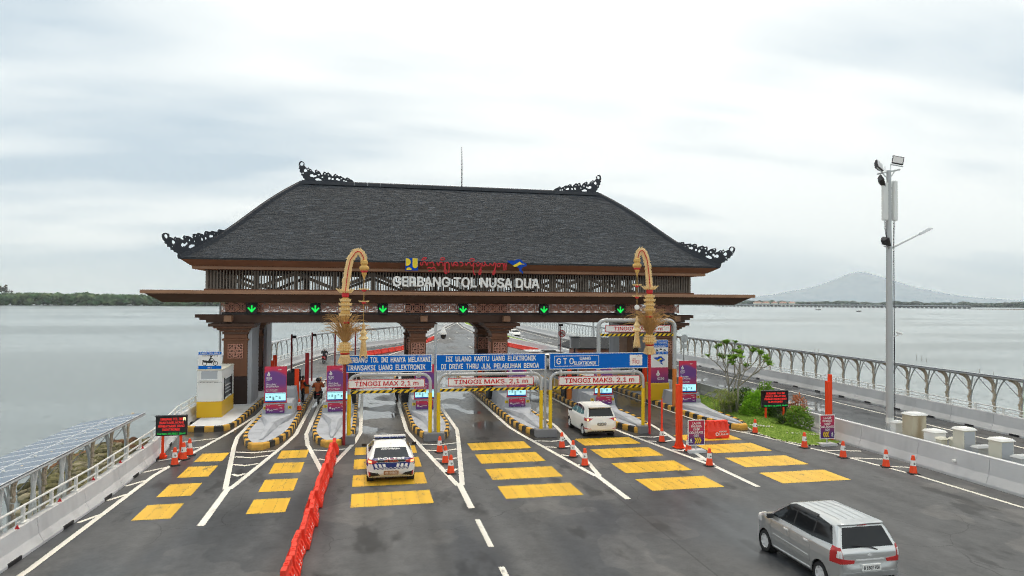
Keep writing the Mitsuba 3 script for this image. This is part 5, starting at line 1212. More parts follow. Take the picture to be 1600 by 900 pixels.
def lane_sign(x, y, dirn, lab):
    k = thing('lane_sign', lab, 'sign'); w, h, z0 = .84, 1.18, .33; x0 = x - w / 2
    m, c = grid_panel(x0 + .03, x0 + w - .03, y, z0 + .03, z0 + h - .03, lambda u, v: np.array([.075, .03, .15]) * (1 - smooth01(.15, .75, v)) + np.array([.45, .03, .07]) * smooth01(.15, .75, v), 6, 14, .02); add('print', m, 'vcol', k, color=c)
    add('frame', cat(box(x0, x0 + .03, y - .006, y + .03, z0, z0 + h), box(x0 + w - .03, x0 + w, y - .006, y + .03, z0, z0 + h), box(x0 + .03, x0 + w - .03, y - .006, y + .03, z0, z0 + .03), box(x0 + .03, x0 + w - .03, y - .006, y + .03, z0 + h - .03, z0 + h)), 'white', k)
    t = [text_on(s, .10, x, y - .002, z0 + h - .20 - i * .145, width=ww, depth=.006) for i, (s, ww) in enumerate((('LAJUR', .42), ('KHUSUS', .52), ('VVIP', .34), ('DELEGASI', .68), ('G20', .26)))]
    ex = x - .27 if dirn > 0 else x + .27
    t += [xf(extr(drop(.15), y - .010, y - .003, 'xz'), (ex, 0, z0 + .19)), text_on('G20', .05, ex, y - .003, z0 + .12, depth=.006)]
    add('lettering', cat(t), 'white', k)
    ar = [[(q, 0), (q + .07, 0), (q + .14, .13), (q + .07, .26), (q, .26), (q + .07, .13)] for q in (0, .11, .22)]
    add('chevrons', cat([xf(extr([(dirn * a, b) for a, b in p], y - .008, y - .002, 'xz'), (x - .10 if dirn > 0 else x + .10, 0, z0 + .09)) for p in ar]), 'yellow_post', k)
    add('post', tube([(x, y + .05, .10), (x, y + .05, z0 + h - .1)], .03, 8), 'steel', k); add('foot', hull([(x + sx * a, y + .05 + sy * a * .6, z) for sx in (-1, 1) for sy in (-1, 1) for a, z in ((.42, .005), (.40, .12))]), 'concrete', k)
lane_sign(15.15, 29.55, 1, 'purple and red lane sign with arrows pointing right, before the left orange column'); lane_sign(22.25, 29.75, -1, 'purple and red lane sign with arrows pointing left, before the right orange column')

# ---------------------------------------------------------------- light mast and cabinets behind the barrier
mx, my = 24.30, 28.0
k = thing('light_mast', 'tall grey mast at right carrying floodlights, antenna panels and a lamp arm', 'light mast')
add('shaft', tube([(mx, my, .0), (mx, my, 5.0), (mx, my, 13.35)], [.17, .155, .10], 16), 'galv', k, smooth=40); add('base_plate', box(mx - .34, mx + .34, my - .34, my + .34, .02, .9, .03), 'concrete', k); add('sleeve', lathe([(.175, 1.35), (.175, 1.62)], 16, mx, my), 'white_plastic', k, smooth=40)
add('gusset', hull([(mx - .30, my, .9), (mx - .14, my, .9), (mx - .14, my, 1.5), (mx - .30, my + .02, .9), (mx - .14, my + .02, .9), (mx - .14, my + .02, 1.5)]), 'galv', k)
add('crossarm', cat(tube([(mx - .62, my, 13.15), (mx + .62, my, 13.42)], .04, 6), tube([(mx, my, 12.9), (mx - .35, my, 13.2)], .025, 5), tube([(mx, my, 12.9), (mx + .35, my, 13.35)], .025, 5), tube([(mx - .2, my, 13.3), (mx - .2, my, 13.55)], .015, 5), tube([(mx + .1, my, 13.4), (mx + .1, my, 13.62)], .015, 5)), 'galv', k)
def flood(x, z, ry, rz, lab):
    kf = add('floodlight', xf(hull([(sx * w, y, sz * h) for sx in (-1, 1) for sz in (-1, 1) for w, h, y in ((.26, .21, -.05), (.24, .19, .03), (.15, .12, .15))]), (x, my, z), rz, rx=-.35, ry=ry), 'dark', k)
    add('lens', xf(box(-.22, .22, -.058, -.052, -.17, .17), (x, my, z), rz, rx=-.35, ry=ry), 'lamp_clear', kf); add('bracket', xf(box(-.28, .28, -.02, .02, -.30, -.26), (x, my, z), rz, rx=-.35, ry=ry), 'galv', kf)
flood(mx - .52, 13.55, .35, .35, ''); flood(mx + .50, 13.85, .25, -.45, ''); flood(mx - .36, 12.85, -.6, 1.2, ''); flood(mx - .16, 9.95, -.2, 1.4, '')
for sx, z0, z1 in ((-1, 10.95, 12.75), (1, 10.95, 12.85)):
    add('antenna_panel', xf(box(-.13, .13, -.09, .09, z0, z1, .03), (mx + sx * .27, my - .06, 0), sx * .25), 'white_plastic', k)
    add('antenna_bracket', cat(box(min(mx, mx + sx * .27), max(mx, mx + sx * .27), my - .03, my + .03, z0 + .25, z0 + .31), box(min(mx, mx + sx * .27), max(mx, mx + sx * .27), my - .03, my + .03, z1 - .35, z1 - .29)), 'galv', k)
    add('cable', cat([tube([(mx + sx * (.20 + .05 * i), my - .04, z0), (mx + sx * (.20 + .03 * i), my - .05, z0 - .5), (mx + sx * .14, my - .12, z0 - 1.4)], .012, 4) for i in range(3)]), 'dark', k)
add('cable_run', tube([(mx + .15, my - .12, 9.5), (mx + .17, my - .12, 5), (mx + .185, my - .10, 1.0)], .02, 5), 'dark', k); add('conduit', tube([(mx + .22, my - .06, 10.5), (mx + .21, my - .06, 4.4)], .02, 5), 'galv', k)
add('lamp_arm', tube([(mx + .08, my, 9.62), (mx + 1.75, my + .3, 10.28), (mx + 1.95, my + .35, 10.35)], [.05, .035, .03], 8), 'galv', k)
add('lamp_head', xf(hull([(-.30, -.09, -.02), (-.30, .09, -.02), (.42, -.13, 0), (.42, .13, 0), (-.25, 0, .07), (.35, 0, .09), (.46, 0, .02)]), (mx + 2.35, my + .42, 10.50), .2, ry=-.36, s=(1.35, 1.1, 1.1)), 'grey_box', k)
kcam = thing('bullet_camera', 'small white security camera clamped half way up the tall mast', 'camera'); add('body', xf(cat(lathe([(.05, -.14), (.05, .12), (.03, .13)], 10)), (mx + .34, my - .22, 5.62), ry=PI / 2 + .3, rz=-.5), 'white_plastic', kcam); add('bracket', tube([(mx + .12, my - .1, 5.45), (mx + .28, my - .2, 5.5), (mx + .3, my - .2, 5.58)], .025, 6), 'white_plastic', kcam)
add('clamp', lathe([(.17, 5.32), (.17, 5.40)], 14, mx, my), 'steel', kcam)
def cabinet(x, y, w, d, z0, z1, lab, mat='cream', cap='white_plastic', legs=False, door=True):
    k = thing('equipment_cabinet', lab, 'cabinet')
    add('body', box(x - w / 2, x + w / 2, y - d / 2, y + d / 2, z0, z1, .015), mat, k); add('lid', frustum((x - w / 2 - .05, x + w / 2 + .05, y - d / 2 - .05, y + d / 2 + .05), z1 + .003, (x - w / 2 + .03, x + w / 2 - .03, y - d / 2 + .03, y + d / 2 - .03), z1 + .09), cap, k)
    add('plinth', box(x - w / 2 - .03, x + w / 2 + .03, y - d / 2 - .03, y + d / 2 + .03, .0, z0 - .003, .01), 'concrete_dark', k)
    if door: add('door', box(x - w / 2 + .04, x + w / 2 - .04, y - d / 2 - .012, y - d / 2 - .002, z0 + .05, z1 - .05, .004), 'grey_box' if mat == 'cream' else mat, k); add('handle', box(x - w / 2 + .08, x - w / 2 + .11, y - d / 2 - .035, y - d / 2 - .013, (z0 + z1) / 2 - .35, (z0 + z1) / 2 - .2), 'dark', k)
cabinet(24.42, 27.75, .42, .40, .55, 1.42, 'small white cabinet right beside the foot of the mast', 'white_plastic', door=False)
cabinet(24.50, 26.75, .74, .62, .5, 1.95, 'tallest cabinet, cream with brown stains and a white lid, behind the grey barrier', 'cabinet_stained', door=False)
cabinet(24.45, 25.55, .60, .6, .5, 1.40, 'low white cabinet between the stained cabinet and the grey-doored cabinet', 'white', door=False)
cabinet(24.12, 24.85, .30, .30, .6, 1.22, 'tiny cream box just right of the low white cabinet', 'cream', 'cream', door=False); cabinet(24.45, 24.55, .26, .26, .6, 1.26, 'tiny cream box left of the grey-doored cabinet', 'cream', 'cream', door=False)
cabinet(24.40, 24.0, .60, .54, .5, 1.78, 'cream cabinet with a grey door and white lid behind the grey barrier'); cabinet(24.45, 22.35, .62, .56, .5, 1.66, 'rightmost cream cabinet with a grey front near the right picture edge')
cabinet(24.45, 23.2, .7, .3, .3, 1.2, 'low grey metal box between the two grey-fronted cabinets', 'galv', 'galv', door=False); cabinet(24.45, 21.4, .7, .4, .3, 1.2, 'low grey metal box at the right picture edge', 'galv', 'galv', door=False)

# ---------------------------------------------------------------- gate posts, bollards, gates, signs around the gantry
for i, (x, y, l) in enumerate([(-5.76, 56.7, 'leftmost'), (-4.41, 59.5, 'second from left'), (-2.74, 64.1, 'third from left'), (-1.0, 68.0, 'fourth from left')]):
    k = thing('camera_post', f'{l} of four thin red camera posts on the left ramp beyond the gantry', 'post'); add('shaft', tube([(x, y, 0), (x, y, 4.3)], .07, 8), 'dark_red', k); add('camera_box', box(x + .05, x + .35, y - .12, y + .1, 4.0, 4.2, .02), 'dark', k)
def gate_cabinet(x, y, lab, z=.265):
    k = thing('gate_cabinet', lab, 'toll gate machine')
    add('body', hull([(x + sx * w, y + sy * .5, zz) for sx in (-1, 1) for sy in (-1, 1) for w, zz in ((.34, z), (.34, 1.9), (.22, 2.35))]), 'dark', k); add('screen_head', box(x + .02, x + .62, y - .3, y + .2, 1.75, 2.55, .04), 'black_gloss', k)
    return k
def bollard(x, y, lab, h=2.5, mat='orange'):
    k = thing('bollard', lab, 'bollard'); add('shaft', box(x - .13, x + .13, y - .13, y + .13, .27, h, .02), mat, k); add('yellow_base', box(x - .145, x + .145, y - .145, y + .145, .265, .95, .01), 'orange_box', k)
gate_cabinet(-4.75, 46.6, 'black toll gate machine on the first island beside the riders'); bollard(-4.32, 45.9, 'orange bollard in front of the black gate machine on the first island', 2.6)
bollard(-6.62, 52.4, 'pair-left orange bollard on the far left platform behind the booth', 2.6); bollard(-6.62, 53.6, 'farther orange bollard on the far left platform behind the booth', 2.9)
bollard(-4.15, 51.5, 'tall red post behind the black gate machine', 3.2, 'red')
gate_cabinet(8.6, 46.8, 'dark gate machine under the canopy on the fourth island'); gate_cabinet(14.0, 46.6, 'dark gate machine on the fifth island behind its plinth')
gate_cabinet(-.95, 46.4, 'dark gate machine on the second island, left of the wet middle lane'); gate_cabinet(2.7, 46.4, 'dark gate machine on the third island, right of the wet middle lane')
for i, (x, y, l) in enumerate([(13.75, 45.4, 'orange bollard left of the fifth island booth'), (19.65, 46.2, 'orange bollard left of the sixth island booth'), (15.4, 49.2, 'orange bollard right of the fifth island booth'), (8.35, 50.5, 'orange bollard by the fourth island booth')]): bollard(x, y, l, 2.7)
def booth(x, y, lab):
    k = thing('toll_booth', lab, 'toll booth')
    add('wall', box(x - .62, x + .62, y, y + 2.8, 1.27, 2.85, .02), 'grey_box', k); add('skirt', box(x - .64, x + .64, y - .02, y + 2.82, .265, 1.267, .02), 'yellow_booth', k); add('roof', box(x - .72, x + .72, y - .1, y + 2.9, 2.853, 2.98, .02), 'clad_dark', k)
    add('window', box(x - .5, x + .5, y - .012, y - .002, 1.5, 2.5), 'car_glass', k); add('side_window', box(x - .645, x - .622, y + .5, y + 2.2, 1.5, 2.5), 'car_glass', k); add('yellow_board', box(x - .60, x + .60, y - .05, y - .02, .5, 1.25, .01), 'yellow_booth', k)
booth(9.1, 47.6, 'grey and yellow toll booth on the fourth island under the gantry'); booth(14.45, 47.4, 'grey and yellow toll booth on the fifth island behind the white car'); booth(20.35, 49.0, 'grey and yellow toll booth on the sixth island by the right pillar')
kt = thing('tariff_sign', 'tall stacked tariff sign with a blue logo and red event panel by the right pillar', 'sign')
tx0, tx1, ty = 19.14, 20.44, 44.0
add('body', box(tx0, tx1, ty, ty + .30, 1.45, 4.40, .01), 'white', kt); add('pedestal', box(tx0 - .05, tx1 + .05, ty - .1, ty + .8, .26, 1.446, .03), 'yellow_booth', kt)
m, c = grid_panel(tx0, tx1, ty - .012, 1.46, 2.52, lambda u, v: PUR * (1 - v) + np.array([.5, .05, .11]) * v, 6, 8, .010); add('event_print', m, 'vcol', kt, color=c)
add('blue_rows', cat(box(tx0 + .02, tx1 - .02, ty - .010, ty - .002, 4.06, 4.38), box(tx0 + .02, tx1 - .02, ty - .010, ty - .002, 3.42, 3.60), box(tx0 + .02, tx1 - .02, ty - .010, ty - .002, 3.90, 4.04)), 'sign_blue', kt)
isl2 = affinity.scale(isl, .62, .62, origin=(0, 0)); add('logo', xf(extr(isl2, ty - .010, ty - .002, 'xz'), (tx0 + .22, 0, 2.74)), 'logo_blue', kt); add('logo_sweep', xf(extr(affinity.scale(sw, .62, .62, origin=(0, 0)), ty - .016, ty - .011, 'xz'), (tx0 + .22, 0, 2.74)), 'logo_yellow', kt)
add('lettering', cat(text_on('TARIF TOL BALI', .12, (tx0 + tx1) / 2, ty - .011, 4.17, width=1.15, depth=.006), text_on('GOLONGAN', .07, (tx0 + tx1) / 2, ty - .011, 3.935, width=.9, depth=.006), text_on('I   II   III   IV   V', .08, (tx0 + tx1) / 2, ty - .011, 3.47, width=1.1, depth=.006), xf(extr(drop(.42), ty - .022, ty - .013, 'xz'), (tx0 + .55, 0, 1.92)), text_on('G20', .17, tx0 + .75, ty - .013, 1.66, width=.5, depth=.008)), 'white', kt)
add('pictograms', cat([xf(extr(unary_union([sbox(0, 0, .2, .05), sbox(.03, .03, .15, .09)]), ty - .008, ty - .002, 'xz'), (tx0 + .10 + .28 * q, 0, 3.72 - .06 * (q % 2))) for q in range(4)]), 'dark', kt)
kk = thing('round_mirror', 'round grey traffic mirror on a post behind the right pillar', 'mirror'); add('post', tube([(22.98, 46.8, 0), (22.98, 46.8, 4.6)], .05, 8), 'galv', kk); add('disc', xf(lathe([(.02, -.04), (.27, -.03), (.29, .03), (.02, .05)], 20), (22.98, 46.7, 4.35), rx=PI / 2), 'steel', kk); add('panel', box(22.75, 23.2, 46.70, 46.74, 3.62, 3.92, .02), 'galv', kk)
# boom arms on the motorcycle lanes
def boom(x0, x1, y, lab):
    k = thing('boom_gate', lab, 'barrier arm'); n = 6
    for i in range(n): add('band', box(x0 + (x1 - x0) * i / n, x0 + (x1 - x0) * (i + 1) / n, y - .03, y + .03, 1.02, 1.10), 'red' if i % 2 else 'white', k)
boom(-6.2, -4.4, 52.2, 'red and white barrier arm across the leftmost motorcycle lane'); boom(-3.7, -2.2, 52.4, 'red and white barrier arm across the second lane ahead of the riders')
ks_ = thing('no_u_turn_sign', 'round white and red no U-turn sign beyond the gantry', 'sign'); ux, uy, uz = 18.05, 62.0, 4.0
add('disc', xf(lathe([(.01, -.02), (.33, -.02), (.33, .02), (.01, .02)], 24), (ux, uy, uz), rx=PI / 2), 'white', ks_); add('ring', xf(extr(unary_union([Point(0, 0).buffer(.34, 16).difference(Point(0, 0).buffer(.27, 16)), LineString([(-.2, .2), (.2, -.2)]).buffer(.03)]), -.006, 0, 'xz'), (ux, uy - .022, uz)), 'red', ks_)
add('arrow', xf(extr(unary_union([LineString([(-.10, -.18), (-.10, .08), (-.04, .16), (.04, .16), (.10, .08), (.10, -.02)]).buffer(.032, cap_style=2), Polygon([(.03, -.04), (.17, -.04), (.10, -.14)])]), -.004, 0, 'xz'), (ux, uy - .021, uz)), 'dark', ks_); add('post', tube([(ux, uy + .05, 0), (ux, uy + .05, 4.6)], .035, 6), 'galv', ks_)
def street_pole(x, y, h, lab, arm):
    k = thing('street_lamp', lab, 'street lamp'); add('shaft', tube([(x, y, 0), (x, y, h)], [.13, .09], 10), 'galv', k, smooth=40); add('arm', tube([(x, y, h - .1), (x + arm, y, h + .3)], .045, 6), 'galv', k); add('head', box(min(x + arm, x + arm * 1.3), max(x + arm, x + arm * 1.3), y - .12, y + .12, h + .27, h + .36, .02), 'grey_box', k)
street_pole(20.6, 72, 9.0, 'grey street lamp pole beyond the gantry, left of the no U-turn sign', 1.5); street_pole(26.0, 66, 9.2, 'grey street lamp pole behind the tall portal at right', -1.5)
street_pole(26.6, 78, 4.9, 'small lamp post with a thin arm right of the guard hut', -1.6)
kr = thing('camera_post', 'thin dark red post with a small lamp left of the no U-turn sign', 'post'); add('shaft', tube([(17.6, 61, 0), (17.6, 61, 4.9)], .05, 6), 'dark_red', kr); add('camera_box', box(17.45, 17.85, 60.9, 61.1, 4.75, 4.95, .03), 'dark', kr)
kg = thing('guard_hut', 'small hut with a dark gable roof and reddish walls beyond the gantry', 'hut')
add('wall', box(20.4, 25.2, 64.6, 67.4, 0.02, 2.3), 'lattice', kg); add('roof', hull([(19.4, 63.8, 2.55), (26.0, 63.8, 2.35), (19.4, 68.2, 2.55), (26.0, 68.2, 2.35), (20.9, 66, 3.5), (24.4, 66, 3.4), (19.4, 63.8, 2.45), (26.0, 63.8, 2.25), (19.4, 68.2, 2.45), (26.0, 68.2, 2.25)]), 'roof_base', kg); add('gable_ornament', box(20.4, 22.0, 64.5, 64.59, 1.7, 2.2), 'orange_box', kg)
kx = thing('control_box', 'grey control box on a thin post left of the guard hut', 'cabinet'); add('body', box(18.35, 19.15, 60, 60.5, 2.75, 3.75, .02), 'grey_box', kx); add('lid', box(18.3, 19.2, 59.95, 60.55, 3.753, 3.82), 'dark', kx); add('post', tube([(18.75, 60.25, 0), (18.75, 60.25, 2.75)], .07, 8), 'dark', kx)
kh = thing('canopy_shelter', 'low grey shelter roof beyond the gantry, left of the control box', 'shelter'); add('roof', box(14.6, 18.0, 60.9, 63.4, 2.3, 2.42, .02), 'concrete', kh); add('skylight', box(16.0, 17.2, 60.86, 62.0, 2.43, 2.50), 'dark', kh)
for x in (14.8, 17.8): add('post', tube([(x, 61.2, 0), (x, 61.2, 2.3)], .06, 6), 'galv', kh)

# ---------------------------------------------------------------- garden: lawn, trees, shrubs
GP = [(21.5, 37.2), (20.9, 34.6), (20.5, 32.8), (20.62, 31.0), (21.3, 29.9), (22.4, 29.55), (23.3, 30.2), (23.4, 31.4), (24.2, 36), (24.7, 46), (24.9, 52), (22.7, 52), (21.6, 46)]
gp = Polygon(GP).buffer(.3).buffer(-.3)
def lawn():
    tv, tf = trimesh.creation.triangulate_polygon(gp, engine='triangle') if False else trimesh.creation.triangulate_polygon(gp, engine='earcut')
    m = trimesh.Trimesh(np.c_[tv, np.zeros(len(tv))], tf).subdivide_to_size(.5)
    d = np.array([gp.exterior.distance(Point(p[0], p[1])) for p in m.vertices]); v = np.array(m.vertices); v[:, 2] = .03 + .22 * np.clip(d / 1.2, 0, 1) + .05 * meshkit.fbm(np.c_[v[:, :2] * .8, v[:, :1] * 0], 3)
    f = np.array(m.faces); n = np.cross(v[f[:, 1]] - v[f[:, 0]], v[f[:, 2]] - v[f[:, 0]])[:, 2]; f[n < 0] = f[n < 0][:, ::-1]
    return v, f
add('lawn', lawn(), 'lawn', smooth=True, kind='structure')
def blades():
    r = np.random.default_rng(9); V, Fc = [], []
    n = 0
    while n < 15000:
        x, y = r.uniform(20.4, 24.9), r.uniform(29.5, 46)
        if not gp.contains(Point(x, y)): continue
        d = min(gp.exterior.distance(Point(x, y)) / 1.2, 1); a = r.uniform(0, 2 * PI); h = .05 + .08 * r.random(); w = .012; b = .03 + .22 * d; l = .04 * r.normal()
        V += [(x - w * math.cos(a), y - w * math.sin(a), b), (x + w * math.cos(a), y + w * math.sin(a), b), (x + l, y + l * .5, b + h)]; Fc.append((3 * n, 3 * n + 1, 3 * n + 2)); n += 1
    return np.array(V), np.array(Fc)
add('grass', blades(), 'grass_blade', label='short bright green grass of the small garden', cat_='grass', kind='stuff')
r_ = np.random.default_rng(44); ms = []
ex = gp.exterior; 
for s in np.arange(0, ex.length, .16):
    p = ex.interpolate(s)
    if p.y < 37: ms.append(xf(ico, (p.x + r_.normal(0, .04), p.y + r_.normal(0, .04), .03), s=(.035 + .035 * r_.random()) * np.array([1, 1, .7])))
for (x0, y0, x1, y1) in [(20.9, 34.3, 21.6, 33.6), (21.5, 31.8, 22.9, 31.0)]:
    for t in np.linspace(0, 1, 22): ms.append(xf(ico, (x0 + (x1 - x0) * t + r_.normal(0, .06), y0 + (y1 - y0) * t + r_.normal(0, .06), .26), s=.025 + .025 * r_.random()))
add('edging_stones', cat(ms), 'cream', label='pale edging pebbles around the small lawn', cat_='pebbles', kind='stuff')
def leaf(p, d, L, w, droop, up=(0, 0, 1)):
    d = np.asarray(d, float); d /= np.linalg.norm(d); s = np.cross(d, up); s /= np.linalg.norm(s) + 1e-9; u = np.cross(s, d)
    a, b, c = p, p + d * L * .5 + u * L * .08, p + d * L - u * L * droop
    return np.array([a, b + s * w, b - s * w, c]), np.array([[0, 1, 2], [1, 3, 2]])
def frangipani(x, y, lab, h, spread, seed, yaw_=0.):
    k = thing('frangipani_tree', lab, 'tree'); r = np.random.default_rng(seed); br, tips = [], []
    def grow(p, d, L, rad, lev):
        e = p + d * L; mid = p + d * L * .5 + r.normal(0, .04, 3); br.append(tube([p, mid, e], [rad, rad * .9, rad * .8], 7))
        if lev == 0: tips.append((e, d)); return
        for i in range(2 + (r.random() < .45)):
            q = d + r.normal(0, .45, 3) * np.array([1, 1, .45]) + np.array([0, 0, .16]); q /= np.linalg.norm(q); grow(e, q, L * (.60 + .25 * r.random()), rad * .68, lev - 1)
    grow(np.array([x, y, .1]), np.array([.03, 0, 1.0]), h * .40, .075, 3)
    add('trunk', cat(br), 'bark', k, smooth=50)
    lv = []
    for e, d in tips:
        if r.random() < .05: continue
        for i in range(16 + int(8 * r.random())):
            a = r.uniform(0, 2 * PI); q = np.array([math.cos(a), math.sin(a), .35 + .4 * r.random()]) + d * .5; lv.append(leaf(e + r.normal(0, .03, 3), q, .26 + .20 * r.random(), .06 + .025 * r.random(), .1 + .5 * r.random()))
    add('crown', cat(lv), 'leaf_mid', k)
frangipani(22.55, 38.6, 'young frangipani tree with pale trunk and sparse leaves right of the sixth banner', 4.3, 1, 5)
frangipani(22.95, 40.4, 'thin second frangipani tree just behind the first one', 3.6, 1, 23)
ks3 = thing('support_stake', 'pale wooden stake leaning against the garden tree', 'stake'); add('shaft', tube([(22.05, 38.9, .15), (22.65, 38.5, 3.1)], .04, 6), 'bark', ks3)
def bush(x, y, rx, ry, h, n, mat, lab, seed, L=.16, w=.05, z=.22, kind_='round'):
    k = thing('shrub', lab, 'shrub'); r = np.random.default_rng(seed); lv, st = [], []
    for i in range(n):
        if kind_ == 'round':
            u = r.normal(0, 1, 3); u /= np.linalg.norm(u); u[2] = abs(u[2]); q = (.55 + .45 * r.random() ** .5) * (0.8 + .45 * meshkit.noise(u * 2.5 + seed))
            p = np.array([x + u[0] * rx * q, y + u[1] * ry * q, z + u[2] * h * q]); d = u + r.normal(0, .6, 3); lv.append(leaf(p, d, L * (.7 + .6 * r.random()), w, .2))
        elif kind_ == 'palm':
            a = r.uniform(0, 2 * PI); c = np.array([x + r.normal(0, rx * .35), y + r.normal(0, ry * .35), z]); out = np.array([math.cos(a), math.sin(a), 0]); hh = h * (.5 + .5 * r.random()); rr = rx * (.35 + .5 * r.random())
            q = [c, c + out * rr * .3 + [0, 0, hh * .6], c + out * rr * .7 + [0, 0, hh * .95], c + out * rr * 1.15 + [0, 0, hh * .80]]; q = resample(np.array(q), .09); st.append(tube(q, .012, 4))
            for j in range(2, len(q)):
                t = q[j] - q[j - 1]; sd = np.cross(t, [0, 0, 1.]); sd /= np.linalg.norm(sd) + 1e-9
                for sg in (-1, 1): lv.append(leaf(q[j], sd * sg + t * 4 + np.array([0, 0, -.1]), .24, .024, .2))
        else:
            a = r.uniform(0, 2 * PI); e = r.uniform(.25, 1.35); d = np.array([math.cos(a) * math.cos(e), math.sin(a) * math.cos(e), math.sin(e)]); lv.append(leaf(np.array([x, y, z]), d, h * (.7 + .4 * r.random()), w, .12))
    add('foliage', cat(lv), mat, k)
    if st: add('stem', cat(st), 'bark', k)
    else: add('stem', cat([tube([(x, y, .1), (x + rx * .4 * math.cos(a), y + ry * .4 * math.sin(a), z + h * .6)], .02, 4) for a in np.linspace(0, 5.5, 6)]), 'bark', k)
bush(22.0, 39.0, .9, .9, 1.5, 36, 'leaf_yellow', 'feathery yellow-green palm shrub at the left end of the garden', 1, kind_='palm')
bush(22.75, 39.2, .8, .8, 1.1, 22, 'leaf_mid', 'low feathery palm shrub at the foot of the frangipani tree', 2, kind_='palm')
bush(23.5, 39.6, 1.0, 1.1, 1.3, 1300, 'leaf_dark', 'dark green round shrub behind the frangipani trunk', 3)
bush(23.25, 37.6, .9, .85, 1.35, 2300, 'leaf_bright', 'bright green round shrub left of the garden message board', 4)
bush(24.5, 38.6, .8, .9, 1.7, 1500, 'leaf_mid', 'mid green shrub behind the garden message board', 5)
bush(24.2, 36.7, .6, .6, .95, 900, 'leaf_dark', 'dark low shrub between the posts of the garden message board', 6)
bush(23.35, 33.6, .75, .7, 1.0, 1500, 'leaf_mid', 'green shrub left of the right orange column', 7, .14, .05)
bush(22.75, 34.2, .4, .4, .85, 70, 'leaf_dark', 'spiky grey-green agave on the lawn', 8, w=.045, kind_='spike')
bush(23.7, 34.2, .4, .4, .85, 300, 'leaf_red', 'reddish leafy shrub top behind the green shrub', 10, .2, .045, 1.0)
bush(24.6, 18.0, .55, .5, .75, 700, 'leaf_bright', 'bright green bush at the right picture edge behind the barrier', 11, .13, .04, .8)
# ---------------------------------------------------------------- cars
def M(m):
    v, f = m
    return m3.Manifold(m3.Mesh(np.ascontiguousarray(v, dtype=np.float32), np.ascontiguousarray(f, dtype=np.uint32)))
def arr(man):
    q = man.to_mesh(); return np.array(q.vert_properties[:, :3], float), np.array(q.tri_verts, int)
def cs_extrude(poly, h):
    return m3.CrossSection([np.asarray(poly, float)], m3.FillRule.NonZero).extrude(h)
def prism_x(poly, x0=-2, x1=2):        # polygon in (y, z), along x
    v, f = arr(cs_extrude(poly, x1 - x0)); v = np.stack([v[:, 2] + x0, v[:, 0], v[:, 1]], 1); return M((v, f))
def prism_y(poly, y0=-4, y1=4):        # polygon in (x, z), along y
    v, f = arr(cs_extrude(poly, y1 - y0)); v = np.stack([v[:, 0], y1 - v[:, 2], v[:, 1]], 1); return M((v, f))
def prism_z(poly, z0=-1, z1=3):
    v, f = arr(cs_extrude(poly, z1 - z0)); return M((v + [0, 0, z0], f))
def sym(half): return [(x, z) for x, z in half] + [(-x, z) for x, z in half[::-1]]
def ccw(p):
    p = list(p); return p if Polygon(p).exterior.is_ccw else p[::-1]
class Car:
    def __init__(s, side, section, plan, axles, wr, edge=.07, it=30):
        b = prism_x(ccw(side), -1.2, 1.2) ^ prism_y(ccw(sym(section)), -3, 3) ^ prism_z(ccw(plan), -.5, 3)
        b = b.refine_to_length(edge); v, f = arr(b)
        t = trimesh.Trimesh(v, f, process=True); trimesh.smoothing.filter_taubin(t, .5, .52, iterations=it)
        s.v, s.f = np.array(t.vertices), np.array(t.faces); s.n = np.array(t.vertex_normals)
        s.body0 = M((s.v, s.f)); s.outs = {}
        s.axles, s.wr, s.hw = axles, wr, s.v[:, 0].max()
        s.body = s.body0
        for y in axles:
            v, f = lathe([(wr + .055, -2), (wr + .055, 2)], 32); s.body -= M((np.stack([v[:, 2], v[:, 0] + y, v[:, 1] + wr], 1), f)) ^ M(box(-3, -s.hw + .30, -4, 4, -1, 3)) + M(box(s.hw - .30, 3, -4, 4, -1, 3)) ^ M((np.stack([v[:, 2], v[:, 0] + y, v[:, 1] + wr], 1), f))
    def off(s, d):
        if d not in s.outs: s.outs[d] = M((s.v + s.n * d, s.f))
        return s.outs[d]
    def patch(s, prism, d=.006):
        return arr((s.off(d) ^ prism) - s.off(-.004))
    def groove(s, prism, d=.012):
        s.body -= (prism - s.off(-d))
def wheel(k, x, y, r, w, sgn, place_fn, sm):
    pr = [(r * .62, -w / 2), (r * .93, -w / 2), (r, -w * .32), (r, w * .32), (r * .93, w / 2), (r * .62, w / 2)]
    to = lambda m: xf(m, (x, y, r), ry=PI / 2)
    ty = add('wheel', place_fn(to(lathe(pr + [pr[0]], 28, caps=False))), 'rubber', k, smooth=35)
    sp = [lathe([(r * .66, -w * .42), (r * .66, w * .50), (r * .60, w * .50), (r * .58, w * .1), (r * .02, w * .1)], 28), lathe([(r * .16, w * .1), (r * .16, w * .40), (r * .02, w * .42)], 14)]
    for i in range(6):
        a = 2 * PI * i / 6; c, q = math.cos(a), math.sin(a); sp.append(hull([(c * rr - q * ww * t, q * rr + c * ww * t, z) for rr, ww in ((r * .10, .05), (r * .62, .05)) for t in (-1, 1) for z in (w * .22, w * .43)]))
    m = cat(sp); m = xf(m, s=(1, 1, sgn)); add('rim', place_fn(to(m)), 'rim', ty, smooth=35)
    add('brake', place_fn(to(xf(lathe([(r * .55, w * .05), (r * .1, w * .06)], 16), s=(1, 1, sgn)))), 'dark', ty)
def car_at(x, y, rz, s=(1, 1, 1)):
    def fn(m):
        v, f = m; v = v * np.array(s); c, q = math.cos(rz), math.sin(rz)
        return np.stack([c * v[:, 0] - q * v[:, 1] + x, q * v[:, 0] + c * v[:, 1] + y, v[:, 2]], 1), f
    return fn
